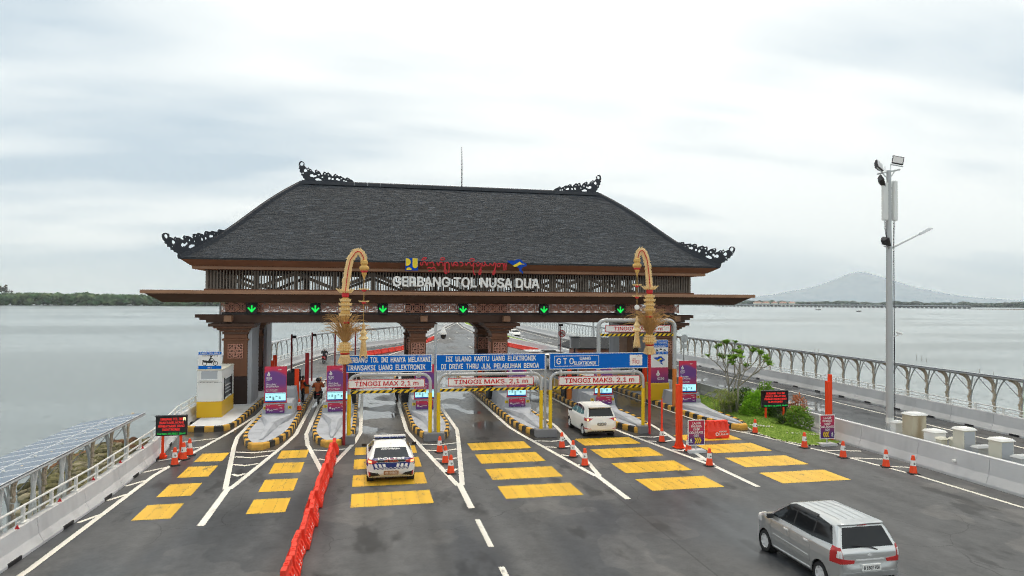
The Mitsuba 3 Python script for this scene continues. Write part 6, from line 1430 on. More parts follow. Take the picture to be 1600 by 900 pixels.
def finish_car(k, c, paint, pl, name='body'):
    b = arr(c.body); add('body', pl(b), paint, k, smooth=32)
    add('underbody', pl(box(-c.hw + .12, c.hw - .12, c.axles[0] - .45, c.axles[1] + .45, .17, .55)), 'dark', k)
    for y in c.axles:
        for sg in (-1, 1): wheel(k, sg * (c.hw - .12), y, c.wr, .21, sg, pl, True)
        for sg in (-1, 1): add('wheel_arch', pl(xf(lathe([(c.wr + .05, -.14), (c.wr + .05, .10), (.1, .10)] if sg < 0 else [(.1, -.10), (c.wr + .05, -.10), (c.wr + .05, .14)], 24, caps=False), (sg * (c.hw - .17), y, c.wr), ry=PI / 2)), 'rubber', k)
def mpv(k, kind, x, y, rz, scale, paint):
    if kind == 'silver':
        side = [(-1.98, .30), (-2.08, .42), (-2.10, .62), (-2.06, .78), (-2.03, 1.02), (-1.98, 1.10), (-1.70, 1.60), (-1.82, 1.64), (-1.78, 1.675), (-1.45, 1.71), (-.6, 1.735), (.15, 1.70), (.42, 1.63), (1.20, 1.13), (1.42, 1.07), (1.92, .95), (2.04, .80), (2.10, .55), (2.02, .28), (1.7, .20), (-1.7, .20)]
        sect = [(0, .15), (.70, .18), (.79, .28), (.825, .52), (.825, .80), (.80, 1.02), (.765, 1.10), (.60, 1.58), (.53, 1.67), (.40, 1.725), (0, 1.76)]
        plan = [(.52, -2.12), (.74, -2.02), (.82, -1.7), (.83, 0), (.82, 1.3), (.77, 1.75), (.60, 2.02), (.3, 2.12), (-.3, 2.12), (-.60, 2.02), (-.77, 1.75), (-.82, 1.3), (-.83, 0), (-.82, -1.7), (-.74, -2.02), (-.52, -2.12)]
        c = Car(side, sect, plan, (-1.29, 1.365), .305)
    else:
        side = [(-1.98, .32), (-2.10, .42), (-2.12, .70), (-2.03, .98), (-1.98, 1.10), (-1.70, 1.56), (-1.86, 1.62), (-1.80, 1.66), (-1.2, 1.70), (-.3, 1.71), (.3, 1.66), (.5, 1.60), (1.18, 1.12), (1.40, 1.06), (2.02, .98), (2.14, .80), (2.18, .50), (2.08, .26), (1.7, .20), (-1.7, .20)]
        sect = [(0, .15), (.74, .18), (.83, .28), (.865, .55), (.862, .84), (.84, 1.04), (.80, 1.12), (.655, 1.58), (.58, 1.665), (.44, 1.71), (0, 1.735)]
        plan = [(.60, -2.13), (.80, -2.02), (.86, -1.65), (.87, 0), (.86, 1.3), (.81, 1.8), (.64, 2.10), (.3, 2.2), (-.3, 2.2), (-.64, 2.10), (-.81, 1.8), (-.86, 1.3), (-.87, 0), (-.86, -1.65), (-.80, -2.02), (-.60, -2.13)]
        c = Car(side, sect, plan, (-1.32, 1.43), .325)
    pl = car_at(x, y, rz, scale)
    W = [[(.02, 1.14), (1.02, 1.14), (.98, 1.20), (.38, 1.60), (.02, 1.64)], [(-.86, 1.13), (-.03, 1.14), (-.03, 1.645), (-.86, 1.63)], [(-1.72, 1.17), (-.91, 1.13), (-.91, 1.625), (-1.50, 1.56)]]
    if kind == 'white': W = [[(.12, 1.14), (1.04, 1.15), (.50, 1.56), (.12, 1.60)], [(-.72, 1.14), (.05, 1.14), (.05, 1.605), (-.72, 1.58)], [(-1.36, 1.20), (-.79, 1.14), (-.79, 1.56), (-1.10, 1.50)]]
    side_only = M(box(-2, -.5, -3, 3, 0, 3)) + M(box(.5, 2, -3, 3, 0, 3))
    for p in W:
        for sg in (-1, 1): add('side_window', pl(c.patch(prism_x(ccw(p)) ^ (M(box(-2, -.45, -3, 3, 0, 3)) if sg < 0 else M(box(.45, 2, -3, 3, 0, 3))))), 'car_glass', k, smooth=30)
    for sg in (-1, 1):      # dark pillars between the panes
        for pp in ([[(-.035, 1.135), (.025, 1.135), (.025, 1.64), (-.035, 1.64)], [(-.915, 1.125), (-.855, 1.125), (-.855, 1.625), (-.915, 1.62)]] if kind == 'silver' else []): add('window_pillar', pl(c.patch(prism_x(ccw(pp)) ^ (M(box(-2, -.45, -3, 3, 0, 3)) if sg < 0 else M(box(.45, 2, -3, 3, 0, 3))), .004)), 'dark', k)
    add('rear_window', pl(c.patch(prism_y(ccw([(-.655, 1.13), (.655, 1.13), (.515, 1.56), (-.515, 1.56)] if kind == 'silver' else [(-.62, 1.14), (.62, 1.14), (.56, 1.545), (-.56, 1.545)]), -2.2, -1.4))), 'car_glass', k, smooth=30)
    add('windscreen', pl(c.patch(prism_y(ccw([(-.68, 1.16), (.68, 1.16), (.56, 1.585), (-.56, 1.585)]), .45, 1.6))), 'car_glass', k, smooth=30)
    if kind == 'silver':
        L = [(.53, .60), (.80, .78), (.84, .80), (.80, 1.10), (.70, 1.28), (.665, 1.26), (.66, .86), (.33, .80), (.36, .72)]
        for sg in (-1, 1):
            P = [(sg * a, b) for a, b in [(.90, .78), (.90, 1.00), (.80, 1.16), (.70, 1.16), (.68, .90), (.40, .86), (.42, .79)]]
            tl = add('tail_light', pl(c.patch(prism_y(ccw(P), -2.3, -1.72), .014)), 'lamp_red', k, smooth=30)
            add('clear_lens', pl(c.patch(prism_y(ccw([(sg * a, b) for a, b in [(.70, .92), (.78, .92), (.775, 1.08), (.705, 1.09)]]), -2.3, -1.78), .020)), 'lamp_clear', tl, smooth=30)
        add('brake_strip', pl(c.patch(prism_y(ccw([(-.10, 1.585), (.10, 1.585), (.09, 1.63), (-.09, 1.63)]), -2.3, -1.7), .012)), 'lamp_red', k)
        add('chrome_strip', pl(c.patch(prism_y(ccw([(-.36, .845), (.36, .845), (.36, .872), (-.36, .872)]), -2.4, -1.8), .016)), 'rim', k)
        add('bumper_groove', pl(c.patch(prism_y(ccw([(-.62, .40), (.62, .40), (.60, .44), (-.60, .44)]), -2.4, -1.7), .006)), 'dark', k)
        for sg in (-1, 1): add('rear_reflector', pl(c.patch(prism_y(ccw([(sg * .52, .345), (sg * .70, .345), (sg * .70, .385), (sg * .52, .385)]), -2.4, -1.6), .010)), 'lamp_red', k)
        add('body_badge', pl(c.patch(prism_y(ccw([(-.06, .96), (0, 1.0), (.06, .96), (0, .925)]), -2.4, -1.8), .012)), 'rim', k)
        pz0, pz1, pm, lm = .60, .76, 'white_plastic', 'dark'
        for i in range(5): add('roof_rib', pl(c.patch(M(box(-.44 + .2 * i, -.425 + .2 * i, -1.5, .1, 1.5, 2)) , .010)), paint, k)
        for sg in (-1, 1): add('visor', pl(c.patch(prism_x(ccw([(-.86, 1.60), (.34, 1.615), (.20, 1.66), (-.86, 1.66)])) ^ (M(box(-2, -.45, -3, 3, 0, 3)) if sg < 0 else M(box(.45, 2, -3, 3, 0, 3))), .022)), 'black_gloss', k)
        add('wiper', pl(tube([(.02, -2.02, 1.155), (.22, -2.005, 1.07)], .014, 5)), 'dark', k); add('wiper', pl(tube([(.02, -2.03, 1.15), (-.38, -1.97, 1.19)], .010, 5)), 'dark', k)
        sill = [(-.85, .62), (.86, .62), (.86, .645), (-.85, .63)]
        for sg in (-1, 1):
            add('side_moulding', pl(c.patch(prism_x(ccw([(-.80, .60), (.90, .64), (.90, .665), (-.80, .622)])) ^ (M(box(-2, -.5, -3, 3, 0, 3)) if sg < 0 else M(box(.5, 2, -3, 3, 0, 3))), .014)), paint, k)
            add('sill_strip', pl(c.patch(prism_x(ccw([(-.85, .30), (.92, .30), (.92, .325), (-.85, .325)])) ^ (M(box(-2, -.5, -3, 3, 0, 3)) if sg < 0 else M(box(.5, 2, -3, 3, 0, 3))), .012)), 'rim', k)
    else:
        for sg in (-1, 1):
            P = [(sg * a, b) for a, b in [(.92, .90), (.92, 1.05), (.70, 1.06), (.42, 1.03), (.60, .96), (.66, .90)]]
            tl = add('tail_light', pl(c.patch(prism_y(ccw(P), -2.4, -1.70), .012)), 'lamp_red', k, smooth=30)
            add('brake_lamp', pl(c.patch(prism_y(ccw([(sg * a, b) for a, b in [(.70, .92), (.80, .92), (.80, 1.02), (.70, 1.03)]]), -2.4, -1.7), .020)), 'led', tl, emitter=EM_BRAKE)
            add('bumper_trim', pl(c.patch(prism_y(ccw([(sg * a, b) for a, b in [(.88, .46), (.88, .52), (.56, .49), (.58, .465)]]), -2.4, -1.6), .008)), 'lamp_red', k)
        add('lower_bumper', pl(c.patch(prism_y(ccw([(-.75, .18), (.75, .18), (.70, .32), (-.70, .32)]), -2.4, -1.5), .008)), 'dark', k)
        pz0, pz1, pm, lm = .66, .80, 'plate_black', 'white'
        add('roof_spoiler', pl(c.patch(prism_y(ccw([(-.60, 1.585), (.60, 1.585), (.58, 1.63), (-.58, 1.63)]), -2.3, -1.6), .02)), paint, k)
        for sg in (-1, 1):
            add('pillar_trim', pl(c.patch(prism_y(ccw([(sg * .60, 1.13), (sg * .68, 1.13), (sg * .60, 1.57), (sg * .55, 1.57)]), -2.1, -1.55), .010)), 'black_gloss', k)
            add('rear_quarter_strip', pl(c.patch(prism_y(ccw([(sg * .28, .66), (sg * .31, .66), (sg * .40, .84), (sg * .37, .84)]), -2.4, -1.8), .010)), paint, k)
        add('tailgate_emblem', pl(c.patch(prism_y(ccw([(-.07, .90), (.07, .90), (.07, .945), (-.07, .945)]), -2.4, -1.8), .014)), 'rim', k)
    yb = c.v[np.abs(c.v[:, 0]) < .3][:, 1].min()
    add('number_plate', pl(box(-.24, .24, yb - .022, yb - .004 + .09, pz0, pz1, .004)), pm, k)
    tv = text_on('B 1807 PIA' if kind == 'silver' else 'DK 1052 AW', .08, 0, yb - .023, pz0 + .04, width=.40, depth=.004); add('plate_lettering', pl(tv), lm, k)
    for sg in (-1, 1):
        for yy in (.20, -.74) if kind == 'silver' else (.28, -.64):
            hm = c.patch(M(box(sg * 1.0 - .5, sg * 1.0 + .5, yy - .02, yy + .16, .95, .985)), .022); add('door_handle', pl(hm), paint if kind != 'silver' else 'rim', k)
        add('mirror', pl(xf(hull([(a, b, z) for a in (-.08, .08) for b in (-.03, .05) for z in (-.055, .06)] + [(0, .12, 0)]), (sg * (c.hw + .04), .96, 1.13))), 'dark' if kind == 'silver' else 'black_gloss', k)
        add('headlight', pl(c.patch(prism_y(ccw([(sg * .86, .82), (sg * .80, 1.0), (sg * .48, .96), (sg * .50, .84)]), 1.55, 2.4), .012)), 'lamp_clear', k)
    for p in ([(.06, .30), (.075, .30), (.075, 1.12), (.06, 1.12)], [(-.86, .45), (-.845, .45), (-.845, 1.12), (-.86, 1.12)], [(.98, .32), (.995, .32), (1.03, 1.1), (1.015, 1.1)]):
        c.groove(prism_x(ccw(p)) ^ side_only)
    c.groove(prism_y(ccw([(-.70, .58), (-.685, .58), (-.72, 1.1), (-.735, 1.1)]), -2.4, -1.8)); c.groove(prism_y(ccw([(.70, .58), (.685, .58), (.72, 1.1), (.735, 1.1)]), -2.4, -1.8)); c.groove(prism_y(ccw([(-.70, .57), (.70, .57), (.70, .582), (-.70, .582)]), -2.5, -1.9))
    finish_car(k, c, paint, pl)
k = thing('parked_car', 'silver people carrier with dark windows driving at the lower right', 'car')
mpv(k, 'silver', 11.93, 16.25, 0.0, (1.08, .90, .98), 'car_silver')
k = thing('parked_car', 'white people carrier with lit brake lights in the lane under the right blue sign', 'car')
mpv(k, 'white', 11.97, 35.5, 0.0, (.98, .86, .94), 'car_white')
def police():
    k = thing('police_car', 'white police hatchback with blue markings on the yellow strips of the middle lane', 'police car')
    side = [(-2.05, .30), (-2.18, .42), (-2.22, .70), (-2.20, .98), (-2.10, 1.05), (-1.2, 1.33), (-.4, 1.44), (.2, 1.43), (.45, 1.36), (1.2, .98), (1.5, .92), (2.05, .78), (2.20, .60), (2.2, .40), (2.1, .22), (-1.8, .20)]
    sect = [(0, .15), (.74, .18), (.85, .28), (.90, .52), (.90, .72), (.87, .92), (.82, 1.0), (.66, 1.30), (.56, 1.40), (.40, 1.44), (0, 1.46)]
    plan = [(.60, -2.24), (.80, -2.10), (.90, -1.6), (.905, 0), (.90, 1.3), (.84, 1.85), (.62, 2.15), (.3, 2.24), (-.3, 2.24), (-.62, 2.15), (-.84, 1.85), (-.90, 1.3), (-.905, 0), (-.90, -1.6), (-.80, -2.10), (-.60, -2.24)]
    c = Car(side, sect, plan, (-1.35, 1.35), .325); pl = car_at(.99, 28.55, 0.0, (1.03, .90, .94))
    for sg in (-1, 1):
        h = M(box(-2, -.45, -3, 3, 0, 3)) if sg < 0 else M(box(.45, 2, -3, 3, 0, 3))
        for p in ([(.10, 1.0), (1.0, .99), (.42, 1.30), (.10, 1.36)], [(-.75, 1.01), (.03, 1.0), (.03, 1.365), (-.75, 1.33)]): add('side_window', pl(c.patch(prism_x(ccw(p)) ^ h)), 'car_glass', k, smooth=30)
        for i, p in enumerate(([(-1.9, .70), (1.7, .66), (1.7, .86), (-1.9, .90)],)): add('side_stripe', pl(c.patch(prism_x(ccw(p)) ^ h)), 'police_blue', k)
        P = [(sg * a, b) for a, b in [(.95, .86), (.95, 1.00), (.72, 1.02), (.50, .95), (.56, .88), (.78, .84)]]
        tl = add('tail_light', pl(c.patch(prism_y(ccw(P), -2.4, -1.75), .012)), 'lamp_red', k); add('brake_lamp', pl(c.patch(prism_y(ccw([(sg * a, b) for a, b in [(.70, .88), (.84, .88), (.84, .97), (.72, .98)]]), -2.4, -1.8), .018)), 'led', tl, emitter=EM_BRAKE)
        add('bumper_recess', pl(c.patch(prism_y(ccw([(sg * a, b) for a, b in [(.80, .30), (.84, .52), (.50, .47), (.38, .36)]]), -2.5, -1.7), .006)), 'dark', k); add('fog_reflector', pl(c.patch(prism_y(ccw([(sg * a, b) for a, b in [(.80, .33), (.84, .52), (.77, .50), (.75, .36)]]), -2.5, -1.6), .012)), 'lamp_red', k)
        add('mirror', pl(xf(hull([(a, b, z) for a in (-.08, .10) for b in (-.03, .05) for z in (-.05, .06)] + [(0, .12, 0)]), (sg * (c.hw + .10), .85, 1.02))), 'black_gloss', k)
    add('rear_window', pl(c.patch(prism_y(ccw([(-.66, 1.055), (.66, 1.055), (.57, 1.31), (-.57, 1.31)]), -2.2, -.9))), 'car_glass', k, smooth=30)
    add('windscreen', pl(c.patch(prism_y(ccw([(-.72, 1.01), (.72, 1.01), (.56, 1.345), (-.56, 1.345)]), .45, 1.4))), 'car_glass', k, smooth=30)
    add('spoiler_band', pl(c.patch(prism_y(ccw([(-.74, 1.0), (.74, 1.0), (.70, 1.055), (-.70, 1.055)]), -2.4, -1.4), .012)), 'police_blue', k)
    add('lower_glass', pl(c.patch(prism_y(ccw([(-.50, .90), (.50, .90), (.56, .985), (-.56, .985)]), -2.4, -1.8), .008)), 'car_glass', k)
    add('tailgate_panel', pl(c.patch(prism_y(ccw([(-.62, .62), (.62, .62), (.70, .885), (-.70, .885)]), -2.4, -1.8), .007)), 'police_blue', k)
    add('brake_strip', pl(c.patch(prism_y(ccw([(-.19, 1.0), (.19, 1.0), (.19, 1.03), (-.19, 1.03)]), -2.5, -1.8), .02)), 'lamp_red', k)
    st = [c.patch(prism_y(ccw([(a + .02, .70), (a + .12, .70), (a + .10 + (.05 if a > 0 else -.03), .84), (a + .0 + (.05 if a > 0 else -.03), .84)]), -2.4, -1.8), .013) for a in (-.60, -.45, -.30, .16, .31, .46)]
    st += [c.patch(prism_y(ccw([(-.58 + .075 * i, .632 + .03 * (i % 2)), (-.58 + .075 * i + .07, .632 + .03 * (i % 2)), (-.58 + .075 * i + .07, .660 + .03 * (i % 2)), (-.58 + .075 * i, .660 + .03 * (i % 2))]), -2.4, -1.8), .013) for i in range(16)]
    add('white_stripes', pl(cat(st)), 'white', k)
    def decal(text, h, w, zc, mat, d0, nm, y0=-2.4, y1=-.9):
        v, f = letters(text, h, True, .02); v = v - [(v[:, 0].min() + v[:, 0].max()) / 2, 0, 0]; v = v * [w / (v[:, 0].max() - v[:, 0].min()), 1, 1]
        t = trimesh.Trimesh(v, f, process=True).split(only_watertight=True); out = []
        for q in t:
            qv, qf = tm(q); qv = np.stack([qv[:, 0], y1 - (qv[:, 2] / .02) * (y1 - y0), qv[:, 1] + zc], 1)
            try:
                r = c.patch(M((qv, qf)), d0)
                if len(r[1]): out.append(r)
            except Exception: pass
        if out: add(nm, pl(cat(out)), mat, k)
    decal('POLISI', .055, .98, 1.008, 'white', .026, 'rear_lettering', -2.4, -1.3); decal('ADHYAKSA', .03, .72, 1.262, 'white', .014, 'window_lettering', -1.9, -.9); decal('55 06802', .045, .50, .92, 'vest', .016, 'roof_number', -2.4, -1.8)
    yb = c.v[np.abs(c.v[:, 0]) < .3][:, 1].min(); add('number_plate', pl(box(-.27, .27, yb - .02, yb + .08, .40, .55, .004)), 'plate_amber', k); add('plate_lettering', pl(text_on('55-06802', .075, 0, yb - .021, .44, width=.44, depth=.004)), 'cream', k)
    lb = add('light_bar', pl(box(-.62, .62, -.15, .12, 1.49, 1.60, .03)), 'lamp_clear', k); add('bar_base', pl(box(-.63, .63, -.16, .13, 1.455, 1.488, .01)), 'dark', lb); add('blue_lens', pl(cat(*[box(a - .14, a + .14, -.155, -.148, 1.50, 1.54) for a in (-.45, -.15, .15, .45)])), 'police_blue', lb)
    add('shark_fin', pl(hull([(-.02, -.9, 1.38), (.02, -.9, 1.38), (0, -.75, 1.37), (0, -.92, 1.46)])), 'car_white', k)
    for p in ([(.05, .30), (.065, .30), (.065, .98), (.05, .98)], [(-.8, .4), (-.785, .4), (-.785, .98), (-.8, .98)]): c.groove(prism_x(ccw(p)) ^ (M(box(-2, -.5, -3, 3, 0, 3)) + M(box(.5, 2, -3, 3, 0, 3))))
    c.groove(prism_y(ccw([(-.78, .54), (.78, .54), (.78, .552), (-.78, .552)]), -2.5, -1.9))
    finish_car(k, c, 'car_white', pl)
police()
# far cars: built with the same body, without small parts
def far_car(x, y, rz, paint, lab):
    k = thing('parked_car', lab, 'car')
    side = [(-2.0, .30), (-2.1, .6), (-2.03, .95), (-1.8, 1.42), (-1.2, 1.52), (.1, 1.50), (.95, 1.05), (1.9, .90), (2.1, .6), (2.0, .22), (-1.7, .2)]; sect = [(0, .15), (.74, .18), (.85, .35), (.86, .8), (.80, 1.02), (.62, 1.44), (.4, 1.52), (0, 1.54)]
    plan = [(.7, -2.12), (.86, -1.8), (.86, 1.6), (.6, 2.12), (-.6, 2.12), (-.86, 1.6), (-.86, -1.8), (-.7, -2.12)]
    c = Car(side, sect, plan, (-1.3, 1.3), .31, .14, 5); pl = car_at(x, y, rz)
    add('windscreen', pl(c.patch(prism_y(ccw([(-.70, 1.06), (.70, 1.06), (.56, 1.43), (-.56, 1.43)]), .1, 1.4))), 'car_glass', k); add('rear_window', pl(c.patch(prism_y(ccw([(-.66, 1.02), (.66, 1.02), (.56, 1.40), (-.56, 1.40)]), -2.2, -1.4))), 'car_glass', k)
    for sg in (-1, 1):
        add('side_window', pl(c.patch(prism_x(ccw([(-1.5, 1.06), (.75, 1.06), (.1, 1.42), (-1.4, 1.42)])) ^ (M(box(-2, -.45, -3, 3, 0, 3)) if sg < 0 else M(box(.45, 2, -3, 3, 0, 3))))), 'car_glass', k)
        add('headlight', pl(c.patch(prism_y(ccw([(sg * .84, .70), (sg * .8, .88), (sg * .5, .84), (sg * .5, .70)]), 1.5, 2.4), .012)), 'lamp_clear', k)
    add('grille', pl(c.patch(prism_y(ccw([(-.5, .35), (.5, .35), (.5, .6), (-.5, .6)]), 1.7, 2.4), .008)), 'dark', k)
    finish_car(k, c, paint, pl)
far_car(28.3, 130, PI, 'car_white', 'white car approaching on the opposite road, seen between the gantry pillars')
far_car(20.9, 71, .9, 'car_silver', 'silver car mostly hidden among the sheds beyond the gantry'); far_car(18.2, 70, 1.2, 'car_white', 'white car mostly hidden behind the shelter roof beyond the gantry')

# ---------------------------------------------------------------- people and motorcycles
def body_mesh(J, bones, edge=.035, it=6):
    man = None
    for a, b in bones:
        pts = []
        for q in (a, b):
            p, r = np.array(J[q][0], float), J[q][1]; pts.append(ico[0] * r + p)
        h = m3.Manifold.hull_points(np.vstack(pts)); man = h if man is None else man + h
    man = man.refine_to_length(edge); v, f = arr(man); t = trimesh.Trimesh(v, f, process=True); trimesh.smoothing.filter_taubin(t, .5, .52, iterations=it)
    return np.array(t.vertices), np.array(t.faces)
def hand(J, B, n, wrist, d, side):
    """palm, four bent fingers and a thumb from the wrist in direction d"""
    w = np.array(wrist, float); d = np.array(d, float); d /= np.linalg.norm(d); s = np.cross(d, [0, 0, 1.0]); s /= np.linalg.norm(s) + 1e-9; u = np.cross(s, d)
    J[n + 'p'] = (w + d * .07, .026)
    for i, L in enumerate((.075, .085, .08, .062)):
        o = s * (i - 1.5) * .021
        J[f'{n}a{i}'] = (w + d * .09 + o, .010); J[f'{n}b{i}'] = (w + d * (.09 + L * .5) + o - u * .012, .009); J[f'{n}c{i}'] = (w + d * (.09 + L * .7) + o - u * .045, .008); B += [(n + 'p', f'{n}a{i}'), (f'{n}a{i}', f'{n}b{i}'), (f'{n}b{i}', f'{n}c{i}')]
    J[n + 't'] = (w + d * .03 - s * .03 * side, .011); J[n + 'u'] = (w + d * .075 - s * .055 * side - u * .02, .009); B += [(n + 'p', n + 't'), (n + 't', n + 'u')]
def person(name, lab, x, y, rz, pose, top, legs, helmet=None, z=0.0, vest=None):
    k = thing(name, lab, 'person'); J, B = {}, []
    pl = lambda m: xf(m, (x, y, z), rz)
    if pose == 'ride':
        P = dict(hip=(0, -.05, .82), chest=(0, .12, 1.18), neck=(0, .20, 1.38), head=(0, .24, 1.54), shL=(-.19, .14, 1.33), shR=(.19, .14, 1.33), elL=(-.33, .30, 1.10), elR=(.33, .30, 1.10), wrL=(-.32, .55, 1.06), wrR=(.32, .55, 1.06), hpL=(-.10, -.05, .80), hpR=(.10, -.05, .80), knL=(-.20, .36, .72), knR=(.20, .36, .72), anL=(-.18, .28, .32), anR=(.18, .28, .32), toL=(-.18, .46, .27), toR=(.18, .46, .27))
    elif pose == 'walk':
        P = dict(hip=(0, 0, .92), chest=(0, .02, 1.25), neck=(0, .03, 1.46), head=(0, .05, 1.62), shL=(-.19, .02, 1.40), shR=(.19, .02, 1.40), elL=(-.25, -.08, 1.12), elR=(.25, .08, 1.12), wrL=(-.24, .02, .88), wrR=(.24, .22, .92), hpL=(-.09, 0, .90), hpR=(.09, 0, .90), knL=(-.10, .14, .49), knR=(.10, -.04, .48), anL=(-.10, .12, .09), anR=(.10, -.22, .12), toL=(-.11, .27, .05), toR=(.11, -.06, .05))
    else:
        P = dict(hip=(0, 0, .92), chest=(0, .02, 1.25), neck=(0, .02, 1.46), head=(0, .04, 1.62), shL=(-.20, 0, 1.40), shR=(.20, 0, 1.40), elL=(-.28, 0, 1.12), elR=(.30, .12, 1.14), wrL=(-.27, .10, .88), wrR=(.34, .36, 1.10), hpL=(-.09, 0, .90), hpR=(.09, 0, .90), knL=(-.11, .03, .49), knR=(.11, .03, .49), anL=(-.11, 0, .09), anR=(.11, 0, .09), toL=(-.12, .15, .05), toR=(.12, .15, .05))
    R = dict(hip=.135, chest=.155, neck=.055, head=.10, shL=.075, shR=.075, elL=.05, elR=.05, wrL=.034, wrR=.034, hpL=.09, hpR=.09, knL=.062, knR=.062, anL=.042, anR=.042, toL=.035, toR=.035)
    J = {q: (P[q], R[q]) for q in P}
    J['jaw'] = (np.array(P['head']) + [0, .03, -.07], .066); J['nose'] = (np.array(P['head']) + [0, .105, -.015], .014); J['earL'] = (np.array(P['head']) + [-.10, 0, -.01], .018); J['earR'] = (np.array(P['head']) + [.10, 0, -.01], .018)
    B = [('hip', 'chest'), ('chest', 'neck'), ('neck', 'head'), ('head', 'jaw'), ('head', 'nose'), ('head', 'earL'), ('head', 'earR'), ('chest', 'shL'), ('chest', 'shR'), ('shL', 'elL'), ('elL', 'wrL'), ('shR', 'elR'), ('elR', 'wrR'), ('hip', 'hpL'), ('hip', 'hpR'), ('hpL', 'knL'), ('knL', 'anL'), ('hpR', 'knR'), ('knR', 'anR'), ('anL', 'toL'), ('anR', 'toR')]
    for q, sg in (('L', -1), ('R', 1)): hand(J, B, 'h' + q, P['wr' + q], np.array(P['wr' + q]) - np.array(P['el' + q]), sg); B.append(('wr' + q, 'h' + q + 'p'))
    add('skin', pl(body_mesh(J, B)), 'skin', k, smooth=True)
    g = {q: (p, r + .018) for q, (p, r) in J.items()}
    tb = [('hip', 'chest'), ('chest', 'shL'), ('chest', 'shR'), ('shL', 'elL'), ('shR', 'elR'), ('elL', 'wrL'), ('elR', 'wrR')]; add('jacket', pl(body_mesh(g, tb, .05, 4)), top, k, smooth=True)
    g2 = {q: (p, r + .012) for q, (p, r) in J.items()}; add('trousers', pl(body_mesh(g2, [('hip', 'hpL'), ('hip', 'hpR'), ('hpL', 'knL'), ('hpR', 'knR'), ('knL', 'anL'), ('knR', 'anR')], .05, 4)), legs, k, smooth=True)
    add('shoes', pl(cat(*[hull([np.array(P['an' + q]) + o for o in ([-.04, -.05, -.05], [.04, -.05, -.05], [-.04, -.05, .01], [.04, -.05, .01])] + [np.array(P['to' + q]) + o for o in ([-.045, .06, -.03], [.045, .06, -.03], [-.04, .05, .02], [.04, .05, .02])]) for q in 'LR'])), 'dark', k)
    hd = np.array(P['head'])
    if helmet: add('helmet', pl((ico2[0] * [.135, .15, .14] + hd + [0, -.005, .035], ico2[1])), helmet, k, smooth=True)
    else: add('hair', pl((ico2[0] * [.108, .115, .10] + hd + [0, -.02, .03], ico2[1])), 'dark', k, smooth=True)
    add('eyes', pl(cat(*[xf(ico, hd + [s_ * .035, .092, .012], s=.012) for s_ in (-1, 1)])), 'dark', k)
    if vest: g3 = {q: (p, r + .03) for q, (p, r) in J.items()}; add('vest', pl(body_mesh(g3, [('hip', 'chest'), ('chest', 'shL'), ('chest', 'shR')], .05, 4)), vest, k, smooth=True)
    return k
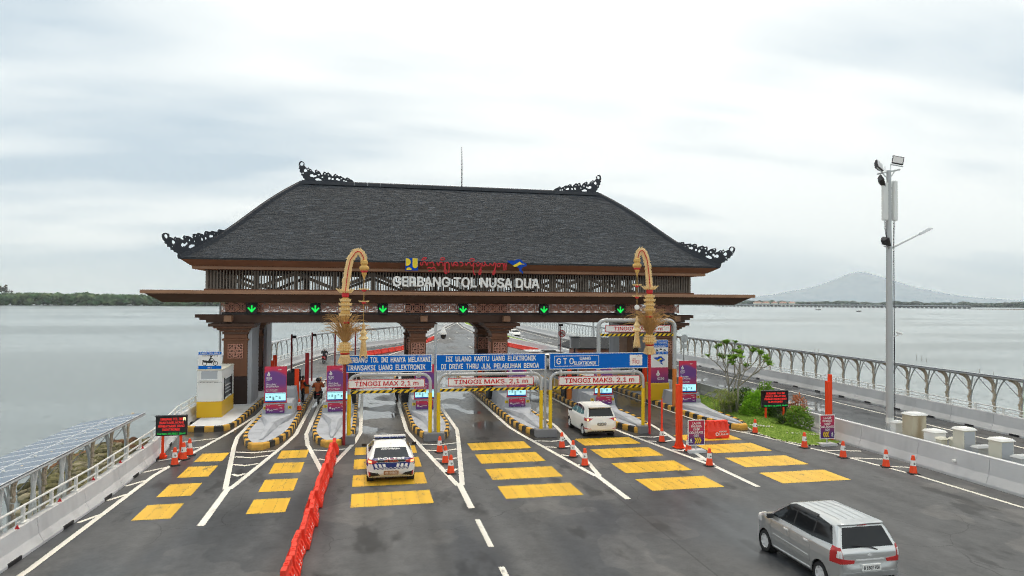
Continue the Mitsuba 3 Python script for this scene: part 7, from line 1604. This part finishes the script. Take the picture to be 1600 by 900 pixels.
def motorcycle(x, y, rz, lab, paint):
    k = thing('motorcycle', lab, 'motorcycle'); pl = lambda m: xf(m, (x, y, 0), rz)
    for yy in (-.62, .64):
        w = add('wheel', pl(xf(lathe([(.20, -.045), (.27, -.045), (.285, 0), (.27, .045), (.20, .045), (.20, -.045)], 22, caps=False), (0, yy, .285), ry=PI / 2)), 'rubber', k); add('rim', pl(xf(lathe([(.2, -.02), (.2, .02), (.03, .03), (.03, -.03)], 14), (0, yy, .285), ry=PI / 2)), 'steel', w)
    add('body', pl(cat(hull([(-.13, -.75, .62), (.13, -.75, .62), (-.16, -.2, .42), (.16, -.2, .42), (-.15, -.6, .80), (.15, -.6, .80), (-.16, .05, .72), (.16, .05, .72), (0, -.85, .74)]), hull([(-.15, .0, .35), (.15, .0, .35), (-.15, .34, .32), (.15, .34, .32), (-.12, .0, .55), (.12, .0, .55)]), hull([(-.17, .42, .50), (.17, .42, .50), (-.20, .48, .92), (.20, .48, .92), (0, .66, .98), (0, .60, .60)]))), paint, k)
    add('seat', pl(hull([(-.13, -.65, .80), (.13, -.65, .80), (-.14, .05, .76), (.14, .05, .76), (-.11, -.62, .87), (.11, -.62, .87), (-.12, 0, .83), (.12, 0, .83)])), 'cloth_dark', k)
    add('handlebar', pl(tube([(-.36, .48, 1.06), (-.12, .55, 1.02), (.12, .55, 1.02), (.36, .48, 1.06)], .018, 6)), 'dark', k); add('fork', pl(cat(*[tube([(s_ * .08, .64, .285), (s_ * .08, .52, .98)], .025, 6) for s_ in (-1, 1)])), 'steel', k)
    add('tail_light', pl(box(-.10, .10, -.88, -.83, .68, .76, .01)), 'lamp_red', k); add('number_plate', pl(box(-.12, .12, -.83, -.82, .45, .58)), 'plate_black', k); add('mudguard', pl(hull([(-.06, -.9, .5), (.06, -.9, .5), (-.08, -.55, .62), (.08, -.55, .62), (0, -.85, .62)])), 'dark', k); add('exhaust', pl(tube([(.16, -.2, .30), (.18, -.75, .38)], [.03, .05], 8)), 'steel', k)
    for s_ in (-1, 1): add('mirror', pl(cat(tube([(s_ * .28, .5, 1.05), (s_ * .34, .48, 1.24)], .008, 4), xf(ico, (s_ * .36, .48, 1.27), s=np.array([.06, .02, .045])))), 'dark', k)
motorcycle(-3.12, 48.3, .02, 'black motorcycle stopped in the second lane at the gate', 'black_gloss')
person('person', 'person in an orange jacket steering the black motorcycle in the second lane', -3.12, 48.35, .02, 'ride', 'jacket_orange', 'cloth_dark', 'dark')
person('person_pillion'.replace('_pillion', ''), 'person in an orange jacket riding pillion on the black motorcycle', -3.16, 47.86, .02, 'ride', 'jacket_orange', 'cloth_dark', 'black_gloss', .04)
motorcycle(-4.55, 78.9, -.1, 'small motorcycle with a red tail riding away on the left ramp', 'lamp_red'); person('person', 'person with a helmet riding the far motorcycle on the left ramp', -4.55, 78.9, -.1, 'ride', 'cloth_dark', 'cloth_dark', 'cloth_white')
person('person', 'attendant in an orange vest beside the black gate machine on the first island', -4.05, 47.0, -1.2, 'stand', 'cloth_dark', 'cloth_dark', None, .27, 'vest')
person('person', 'person in dark clothes walking in the wet middle lane under the clearance bar', 2.15, 48.2, 2.6, 'walk', 'cloth_dark', 'cloth_dark')
